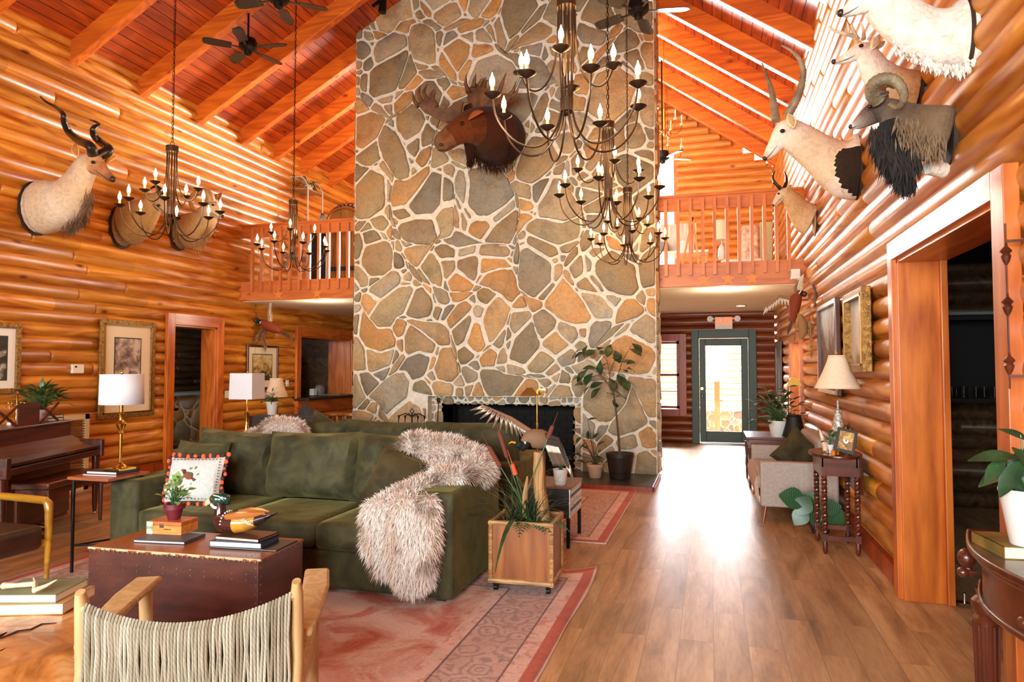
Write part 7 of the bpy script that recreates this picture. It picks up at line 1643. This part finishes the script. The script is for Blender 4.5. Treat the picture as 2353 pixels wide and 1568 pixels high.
mount('large white deer shoulder mount cut off by the top picture edge', 3.7, [(2238, 78, 88), (2205, 84, 84), (2165, 86, 70), (2122, 74, 58), (2080, 50, 54), (2042, 18, 50), (2016, -4, 44), (1992, 0, 34), (1970, 12, 25), (1952, 23, 17), (1940, 30, 12), (1934, 34, 8)], [WHT, WHT, WHT, WHT, WHT, WHT, WHT, WHT, WHT, WHT, S(206, 186, 172)], [(1985, -18, 6, -.12)], (1932, 30, 9), [], [(2050, -40, 3.6, .5, 1, 50, 24, WHT)], extra=lambda t: tufts(t, [(2060, 98), (2110, 128), (2150, 150), (2200, 158), (2235, 140)], 3.66, 500, .035, WHT, nm='belly_hair', spread=9, w=.012))
mount('small tan pronghorn head with black prongs near the right balcony end', 8.55, [(1868, 506, 38), (1855, 500, 37), (1838, 484, 28), (1823, 464, 21), (1811, 449, 17), (1800, 446, 14), (1790, 456, 10), (1782, 467, 7), (1778, 472, 4.5)], [S(214, 186, 146), S(206, 174, 134), S(200, 166, 124), S(200, 166, 124), S(206, 176, 138), S(220, 200, 170)], [(1789, 445, 3, -.07)], (1777, 472, 3.5),
      [([(1794, 434, -.02), (1784, 424, -.04), (1776, 410, -.05), (1780, 393, -.04)], 8.55, 5, 1, 0, 8, 4, None), ([(1802, 433, .06), (1807, 418, .08), (1806, 404, .06), (1802, 394, .04)], 8.55, 5, 1, 0, 8, 4, None), ([(1783, 424, -.04), (1776, 421, -.05)], 8.55, 3, 1, 0, 6, 3, None)], [(1812, 432, 8.5, .6, .8, 20, 9, S(190, 156, 116))])
# moose on the chimney
def moose():
    t = thing('moose_head', 'dark brown moose head with palmate antlers high on the stone chimney', 'mounted animal head', (at(1130, 310, y=CY).x, CY-.03, at(1130, 310, y=CY).z))
    DB, MB_, LB = S(44, 24, 14), S(66, 34, 18), S(104, 54, 24)
    rings = [(1142, 318, 72, CY-.03), (1142, 318, 76, CY-.15), (1132, 308, 72, CY-.4), (1113, 296, 60, CY-.6), (1090, 290, 50, CY-.78), (1068, 294, 40, CY-.88), (1050, 304, 33, CY-.94), (1035, 315, 28, CY-.98), (1021, 326, 28, CY-1.0), (1009, 333, 23, CY-1.0), (1001, 338, 13, CY-1.0)]
    P = []; R_ = []
    for px, py, r_, y in rings: p, s_ = PT_(px, py, y); P.append(p); R_.append(r_*s_*.92)
    mb = MB(); n = 18; mb.tube(P, R_, n, flat=.95); cols = [DB, DB, DB, MB_, MB_, LB, LB, LB, S(134, 96, 66), S(110, 80, 58)]
    for i in range(len(P)-1):
        for j in range(n): kk_ = mnoise.noise(Vector((i*1.3, j*.9, 2)))*.5+.5; mb.c[i*n+j] = tuple(Vector(cols[i]).lerp(Vector(cols[min(i+1, len(cols)-1)]), kk_))
    mb.c[-1] = S(90, 62, 44); mb.c[-2] = DB
    mb.build('hide', SFUR, t, sub=2)
    for i_, (px, py, y) in enumerate(((1062, 284, CY-1.08), )): p, s_ = PT_(px, py, y); MB().ball(p, .028, 10, 8).build('eye', EYE, t)
    p, s_ = PT_(1013, 333, CY-1.14); MB().ball(p, (.03, .02, .022), 8, 6).build('nostril', NOSEM, t)
    MB().tube([PT_(1006, 346, CY-1.1)[0], PT_(1026, 344, CY-1.1)[0], PT_(1042, 334, CY-1.08)[0]], .006, 6).build('mouth_line', NOSEM, t)
    e = MB(); e.leaf(PT_(1076, 276, CY-1.05)[0], (.9, -.3, .35), .24, .12, (0, -1, .6), .1, n=5, fold=.5, c=S(168, 92, 44)); e.build('ear', SFUR, t, thick=.012)
    e = MB(); e.leaf(PT_(1068, 262, CY-.6)[0], (.3, .3, .9), .2, .1, (0, -1, .6), .1, n=5, fold=.5, c=MB_); e.build('ear', SFUR, t, thick=.012)
    e = MB(); e.tube([PT_(1080, 330, CY-.7)[0], PT_(1079, 352, CY-.7)[0], PT_(1080, 378, CY-.7)[0]], [.09, .06, .03], 10, c=DB); e.build('bell', SFUR, t)
    tufts(t, [(1080, 345), (1110, 370), (1140, 378), (1170, 365), (1180, 330)], CY-.5, 500, .12, DB, spread=10, nm='neck_hair'); tufts(t, [(1079, 362), (1081, 372)], CY-.7, 120, .1, DB, spread=6, nm='bell_hair')
    MA = pm('moose_antler', S(120, 84, 56), .6, c2=S(84, 56, 36), scale=8, bmp=.4, bscale=20)
    def palm(outline, tines, stem, y0, y1, nm):
        q = lambda px, py, f=0: PT_(px, py, y0+(y1-y0)*f)[0]
        xs = [o[0] for o in outline]; x_a, x_b = min(xs), max(xs)
        mb = MB(); P = [q(px, py, (px-x_b)/(x_a-x_b)) for px, py in outline]; mb.prism([p+Vector((0, -.0, 0)) for p in P], (0, .03, 0))
        for (a, b_, c) in tines: mb.tube([q(*a, .6), q(*b_, .6), q(*c, .5)], [.038, .026, .005], 8)
        mb.tube([q(*s_, 0) for s_ in stem], [.035, .032, .03], 10); return mb.build(nm, MA, t, bevel=.01)
    palm([(1064, 234), (1046, 236), (1026, 250), (1007, 246), (998, 236), (984, 226), (971, 232), (962, 242), (968, 252), (982, 261), (999, 271), (1026, 282), (1044, 274), (1058, 262)],
         [((962, 244), (952, 232), (948, 211)), ((970, 236), (961, 216), (966, 196)), ((981, 230), (973, 212), (982, 192)), ((994, 236), (988, 218), (1000, 202)), ((1004, 246), (994, 226), (1002, 206))], [(1070, 268), (1058, 264), (1048, 262)], CY-.8, CY-1.05, 'antler')
    palm([(1084, 260), (1074, 232), (1073, 206), (1088, 192), (1108, 192), (1120, 208), (1140, 216), (1162, 214), (1174, 222), (1164, 234), (1140, 242), (1112, 248)],
         [((1076, 212), (1070, 192), (1071, 171)), ((1088, 200), (1090, 184), (1094, 170)), ((1100, 198), (1108, 184), (1118, 178)), ((1112, 200), (1116, 186), (1122, 184)), ((1145, 218), (1154, 192), (1163, 167)), ((1168, 222), (1180, 208), (1185, 188)), ((1170, 226), (1186, 214), (1192, 200))], [(1078, 272), (1084, 262), (1090, 255)], CY-.75, CY-.45, 'antler')
moose()
# pheasants
def pheasant(label, y, body_, hd, tail, wings, X, side):
    t = thing('flying_pheasant', label, 'taxidermy bird', PT_(body_[1][0], body_[1][1], y)[0]); s_ = PT_(body_[1][0], body_[1][1], y)[1]
    mb = MB(); mb.tube([PT_(px, py, y)[0] for px, py, r_ in body_], [r_*s_ for px, py, r_ in body_], 14, c=S(128, 58, 34)); mb.build('body', FEATH, t)
    mb = MB(); P = [PT_(px, py, y-.03)[0] for px, py in hd]; mb.tube(P[:2], [6*s_, 5*s_], 10, c=S(24, 40, 44)); mb.ball(P[1], 6.5*s_, 10, 8, c=S(30, 44, 46)); mb.ball(P[1]+Vector((0, -.02, 0)), 4*s_, 8, 6, c=S(170, 40, 34)); mb.tube([P[1], P[2]], [3*s_, 1*s_], 7, c=S(190, 170, 120)); mb.build('head', FEATH, t)
    MB().tube([P[0]+Vector((-.012, -.02, -.02)), P[0]+Vector((0, -.035, 0)), P[0]+Vector((.012, -.02, .02))], .008, 6).build('neck_ring', WHITEP, t)
    mb = MB(); a, b_ = PT_(*tail[0], y)[0], PT_(*tail[1], y)[0]
    for k in range(7): mb.leaf(a+Vector((0, random.uniform(-.02, .02), random.uniform(-.02, .02))), b_-a+Vector((0, random.uniform(-.05, .05), random.uniform(-.04, .04))), (b_-a).length*random.uniform(.6, 1), .03, (0, -1, 0), .04, n=4, c=S(96, 62, 42))
    mb.build('tail', FEATH, t)
    for (a, b_, c, d, cl) in wings:
        mb = MB(); wing(mb, PT_(*a, y)[0], PT_(*b_, y-.04)[0], PT_(*c, y-.06)[0], Vector((d[0], 0, d[1])), 11, .09, .14, .035, cl); mb.build('wing', FEATH, t)
    p = PT_(body_[1][0], body_[1][1], y)[0]; MB().tube([p, (X, y, p.z)], .006, 6).build('wall_bracket', BLACKM, t)
W_ = [S(206, 190, 166), S(222, 210, 192), S(150, 112, 82)]; W2 = [S(120, 90, 66), S(150, 118, 90), S(110, 70, 46)]
pheasant('flying pheasant with long tail above the landscape picture, left wall', 10.0, [(600, 738, 5), (612, 748, 12), (630, 755, 11), (645, 762, 6)], [(600, 742), (590, 737), (582, 744)], [(640, 760), (676, 781)], [((618, 740), (616, 722), (617, 700), (1, .3), W_), ((610, 758), (606, 775), (612, 792), (-.6, -.4), W2), ((612, 752), (598, 765), (594, 778), (-1, -.3), W2)], XL, -1)
pheasant('flying pheasant with spread white wing at the right balcony corner', 9.3, [(1838, 668, 6), (1828, 690, 14), (1824, 715, 12), (1820, 740, 6)], [(1838, 672), (1848, 676), (1860, 680)], [(1822, 735), (1806, 772)], [((1822, 688), (1792, 680), (1765, 702), (.2, -1), W_), ((1828, 676), (1826, 662), (1830, 650), (1, .2), W_)], XR, 1)
wd = thing('mounted_waterfowl', 'brown taxidermy bird with hanging wings right of the pheasant, right wall', 'taxidermy bird', at(1850, 740, y=9.0))
mb = MB(); y = 9.0; mb.tube([PT_(1836, 720, y)[0], PT_(1844, 742, y)[0], PT_(1846, 765, y)[0], PT_(1840, 780, y)[0]], [.02, .06, .05, .02], 12, c=S(150, 112, 70)); mb.build('body', FEATH, wd)
mb = MB(); wing(mb, PT_(1850, 735, y)[0], PT_(1862, 745, y)[0], PT_(1864, 800, y)[0], (0, 0, -1), 10, .1, .12, .03, [S(130, 92, 56), S(160, 120, 80)]); mb.build('wing', FEATH, wd)
mb = MB(); wing(mb, PT_(1842, 735, y)[0], PT_(1832, 740, y)[0], PT_(1828, 770, y)[0], (-.3, 0, -1), 9, .08, .1, .03, [S(130, 92, 56), S(160, 120, 80)]); mb.build('wing', FEATH, wd)
mb = MB(); mb.tube([PT_(1838, 722, y)[0], PT_(1850, 715, y)[0], PT_(1858, 712, y)[0]], [.025, .02, .008], 8, c=S(190, 160, 120)); mb.build('head', FEATH, wd); MB().tube([PT_(1848, 745, y)[0], (XR, y, PT_(1848, 745, y)[0].z)], .006, 6).build('wall_bracket', BLACKM, wd)
o = MB(); P = [PT_(px, py, 8.6)[0] for px, py in ((1868, 655), (1876, 670), (1875, 690), (1872, 708))]; P = [Vector((min(p.x, XR-.01), p.y, p.z)) for p in P]; o.tube(P, [.012, .02, .018, .01], 8); o = o.build('small_antler', STEMB); tag(o, 'short dark horn fixed to the right log wall beside the pheasant', 'horn')
# ================================================================== LOFT FURNISHINGS
def lp(px, py, y): return at(px, py, y=y)
LF = 2.801
et = thing('white_etagere', 'white metal open shelving unit with arched top in the left loft', 'shelf unit', (0, 0, LF)); a, b_ = lp(650, 500, 10.9), lp(722, 500, 11.6)
WM = pm('white_iron', S(176, 176, 170), .45); x0, y0_ = a.x, 10.9; ztop = lp(640, 430, 10.9).z; W3 = .46; D3 = .5
mb = MB()
for (x, y) in ((x0, y0_), (x0+W3, y0_+.1), (x0, y0_+D3), (x0+W3, y0_+D3+.1)): mb.cyl((x, y, LF), (x, y, ztop), .014, n=8)
for s_ in (0, D3): mb.tube([(x0, y0_+s_, ztop), (x0+.06, y0_+s_+.01, ztop+.12), (x0+.12, y0_+s_+.02, ztop+.18), (x0+W3-.12, y0_+s_+.08, ztop+.18), (x0+W3-.06, y0_+s_+.09, ztop+.12), (x0+W3, y0_+s_+.1, ztop)], .012, 6)
for x, y in ((x0+.16, .02), (x0+W3-.16, .08)): mb.cyl((x, y0_+y, ztop+.18), (x, y0_+y+D3, ztop+.18), .01, n=6)
mb.build('frame', WM, et)
shz = [LF+.3, LF+.75, LF+1.2, ztop-.05]
for z in shz: MB().prism([(x0, y0_, z), (x0+W3, y0_+.1, z), (x0+W3, y0_+D3+.1, z), (x0, y0_+D3, z)], (0, 0, .02)).build('shelf_board', pm('bronze_shelf', S(150, 120, 84), .3) if z > LF+1 else WM, et, smooth=False)
et.location = (0, 0, LF); 
for ch in [c for c in COL.objects if c.parent == et]: pass
t = thing('hanging_plant', 'trailing green plant on the upper shelf of the white etagere', 'plant', (x0+.34, y0_+.3, shz[3]+.02)); pot(t, (x0+.34, y0_+.3, shz[3]+.02), .06, .08, .1, TERRA); foliage('f', t, (x0+.34, y0_+.3, shz[3]+.1), 40, .18, .09, .04, LEAFG, .4, 3, .6, (-.1, .1))
t = thing('potted_plant', 'pale flowering plant low on the white etagere in the loft', 'plant', (x0+.34, y0_+.3, shz[2]+.02)); pot(t, (x0+.34, y0_+.3, shz[2]+.02), .06, .07, .1, WHITEC); foliage('f', t, (x0+.34, y0_+.3, shz[2]+.1), 40, .14, .07, .03, pm('pale_leaf', S(190, 200, 180), .6), .5, 6, .5)
cab = thing('arched_cabinet', 'dark wooden cabinet with round arched top behind the left balcony railing', 'cabinet', (0, 0, LF)); a, b_ = lp(752, 590, 10.4), lp(832, 590, 10.4); zc_ = lp(800, 505, 10.4).z; cx_ = (a.x+b_.x)/2; R_ = (b_.x-a.x)/2
CABW = wood('cabinet_wood', S(150, 98, 44), S(90, 52, 20), 'z', knots=False)
pts = [(cx_-R_*.82, 10.35, LF), (cx_-R_*.82, 10.35, zc_-.25), (cx_-R_, 10.35, zc_-.1)]+[(cx_+R_*math.cos(PI-k*PI/14), 10.35, zc_-.02+R_*.75*math.sin(k*PI/14)) for k in range(15)]+[(cx_+R_, 10.35, zc_-.1), (cx_+R_*.82, 10.35, zc_-.25), (cx_+R_*.82, 10.35, LF)]
MB().prism(pts[::-1], (0, .35, 0)).build('cabinet_body', CABW, cab, bevel=.01); mb = MB()
for k in range(13): a_ = PI-(k+1)*PI/14; mb.ball((cx_+R_*1.03*math.cos(a_), 10.5, zc_+R_*.8*math.sin(a_)), (.05, .1, .05), 8, 6)
mb.build('carved_crest', MAHX, cab); MB().tube([(cx_+R_*.9*math.cos(PI-k*PI/14), 10.345, zc_-.03+R_*.66*math.sin(k*PI/14)) for k in range(15)], .018, 6).build('gilt_arch', BRASSD, cab); MB().box(cx_-R_*.8, cx_+R_*.8, 10.33, 10.36, LF+.35, LF+.42).build('shelf_band', BLACKD, cab, smooth=False)
es = thing('horse_sculpture', 'small dark and white horse head sculpture beside the arched cabinet', 'sculpture', (0, 0, LF+.0)); a = lp(742, 560, 10.6); MB().box(a.x-.18, a.x+.12, 10.5, 10.9, LF, lp(742, 540, 10.6).z).build('pedestal', BLACKD, es, smooth=False); z_ = lp(742, 540, 10.6).z; MB().tube([(a.x-.05, 10.65, z_), (a.x-.02, 10.65, z_+.2), (a.x+.06, 10.65, z_+.34), (a.x-.04, 10.65, z_+.36), (a.x-.12, 10.65, z_+.3)], [.1, .07, .06, .05, .03], 10).build('head', pm('mottled_sculpture', S(60, 40, 34), .4, c2=S(220, 210, 200), scale=8), es)
# right loft
q = lp(1560, 560, 12.4); t = thing('loft_desk', 'desk crowded with grey and white objects behind the right railing', 'desk', (q.x, 12.4, LF)); MB().box(q.x-.5, q.x+.5, 12.1, 12.7, LF+.68, LF+.72).build('desk_top', WHITEP, t, smooth=False); mb = MB()
for a_ in (-.46, .46):
    for b2 in (12.15, 12.65): mb = MB().box(q.x+a_-.02, q.x+a_+.02, b2-.02, b2+.02, LF, LF+.68); mb.build('leg', RAILZ, t, smooth=False)
MB().box(q.x-.45, q.x+.3, 12.4, 12.44, LF+.72, LF+1.25).build('screen_panel', pm('striped_fabric', S(210, 206, 196), .8, c2=S(150, 140, 120), scale=30, stretch=(3, 3, .1)), t, smooth=False)
for k, (dx, c_, lb) in enumerate(((-.3, S(96, 100, 104), 'grey box on the loft desk, left of two'), (.15, S(190, 196, 198), 'pale grey box on the loft desk, right of two'))): o = MB().box(q.x+dx-.12, q.x+dx+.12, 12.15, 12.35, LF+.721, LF+.9).build('storage_box', pm('grey_box_%d' % k, c_, .6), None, smooth=False, bevel=.01); tag(o, lb, 'box')
def loft_lamp(px, y, lb, h1=.95, h2=1.3):
    q = lp(px, 520, y); t = thing('loft_table', 'small wooden lamp table in the right loft under the tall cream lamp', 'side table', (q.x, y, LF)); MB().box(q.x-.2, q.x+.2, y-.2, y+.2, LF+.55, LF+.58).build('table_top', RAILX, t, smooth=False)
    for a_ in (-.17, .17):
        for b2 in (-.17, .17): MB().box(q.x+a_-.015, q.x+a_+.015, y+b2-.015, y+b2+.015, LF, LF+.55).build('leg', RAILZ, t, smooth=False)
    shade_lamp('loft_lamp', lb, q.x, y, LF+.58, LF+h1, LF+h2, .15, .12, [(.07, 0), (.07, .02), (.05, .04), (.07, .12), (.05, .25), (.012, .3), (.01, .38)], SHADEC, WHITEC, n=28)
loft_lamp(1658, 12.6, 'tall cream lamp with drum shade seen through the right railing')
a, b_ = lp(1655, 575, 11.3), lp(1752, 575, 11.3); t = thing('loft_ottoman', 'white upholstered bench with cushions behind the right railing', 'bench', ((a.x+b_.x)/2, 11.5, LF)); MB().box(a.x, b_.x, 11.2, 11.8, LF+.2, LF+.4).build('seat', WHITEP, t, bevel=.05, seg=3)
for xx in (a.x+.08, b_.x-.08):
    for yy in (11.28, 11.72): MB().cyl((xx, yy, LF), (xx, yy, LF+.22), .02, n=8).build('leg', MAHZ, t)
t = thing('loft_wing_chair', 'patterned high-back chair in the right loft behind the white bench', 'armchair', (0, 0, LF)); a, b_ = lp(1705, 500, 12.0), lp(1748, 500, 12.0)
PATT = pm('patterned_fabric', S(216, 196, 176), .85, c2=S(170, 120, 90), scale=12); MB().box(a.x, b_.x, 12.3, 12.42, LF+.3, LF+1.15).build('backrest', PATT, t, bevel=.05, seg=3); MB().box(a.x, b_.x, 11.9, 12.35, LF+.28, LF+.45).build('seat', PATT, t, bevel=.04, seg=3)
for xx in (a.x+.04, b_.x-.04):
    for yy in (11.95, 12.36): MB().cyl((xx, yy, LF), (xx, yy, LF+.3), .018, n=8).build('leg', MAHZ, t)
t = MB(); a = lp(1762, 500, 12.9); t.box(a.x-.12, a.x+.08, 12.9, 12.94, LF, LF+1.3); t = t.build('folded_screen', pm('sage_panel', S(186, 184, 140), .8), None, smooth=False); tag(t, 'sage green panel standing near the right loft wall', 'panel')
t = thing('loft_easel', 'wooden easel with slanted legs behind the right railing', 'easel', (0, 0, LF)); a, b_ = lp(1590, 510, 11.0), lp(1610, 600, 11.0); mb = MB().bar(lp(1592, 500, 11.0), (b_.x, 11.0, LF), .03, .03).bar(lp(1592, 500, 11.0), (b_.x-.35, 11.0, LF), .03, .03).bar(lp(1592, 500, 11.0), (b_.x-.15, 11.4, LF), .03, .03).bar((b_.x-.3, 10.98, LF+.45), (b_.x+.0, 10.98, LF+.45), .03, .04); mb.build('legs', RAILZ, t)
# ================================================================== OUTSIDE THE EXIT DOOR
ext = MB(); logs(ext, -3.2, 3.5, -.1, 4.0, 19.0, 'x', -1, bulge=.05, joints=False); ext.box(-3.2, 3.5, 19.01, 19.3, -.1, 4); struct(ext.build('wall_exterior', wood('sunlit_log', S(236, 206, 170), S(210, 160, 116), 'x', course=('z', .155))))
struct(MB().box(-9, 9, YF+.3, 30, -.12, -.02).build('ground', pm('pale_concrete', S(214, 208, 196), .8, c2=S(196, 188, 176), scale=3), None, smooth=False))
pst = MB().box(.08, .2, 16.2, 16.35, -.02, 3.2).build('porch_post', RAILZ, None, smooth=False); tag(pst, 'square wooden porch post outside the exit door glass', 'post')
low = thing('stone_planter_wall', 'low stone wall with pale cap outside the exit door', 'low wall', (.5, 16.8, 0)); MB().box(-.4, 2.2, 16.6, 16.9, -.02, .5).build('wall_body', MORTAR, low, smooth=False); MB().box(-.45, 2.25, 16.55, 16.95, .5, .56).build('cap', WHITEP, low, smooth=False)
mb = MB(); rubble(mb, -.4, 2.2, 0, .48, lambda a, b, h: (a, 16.6-h, b), 41, .07, .14, tries=1000); mb.build('stone_facing', STONE, low, ang=50)
sg = MB().box(-.6, .5, 18.86, 18.92, 1.6, 1.66)
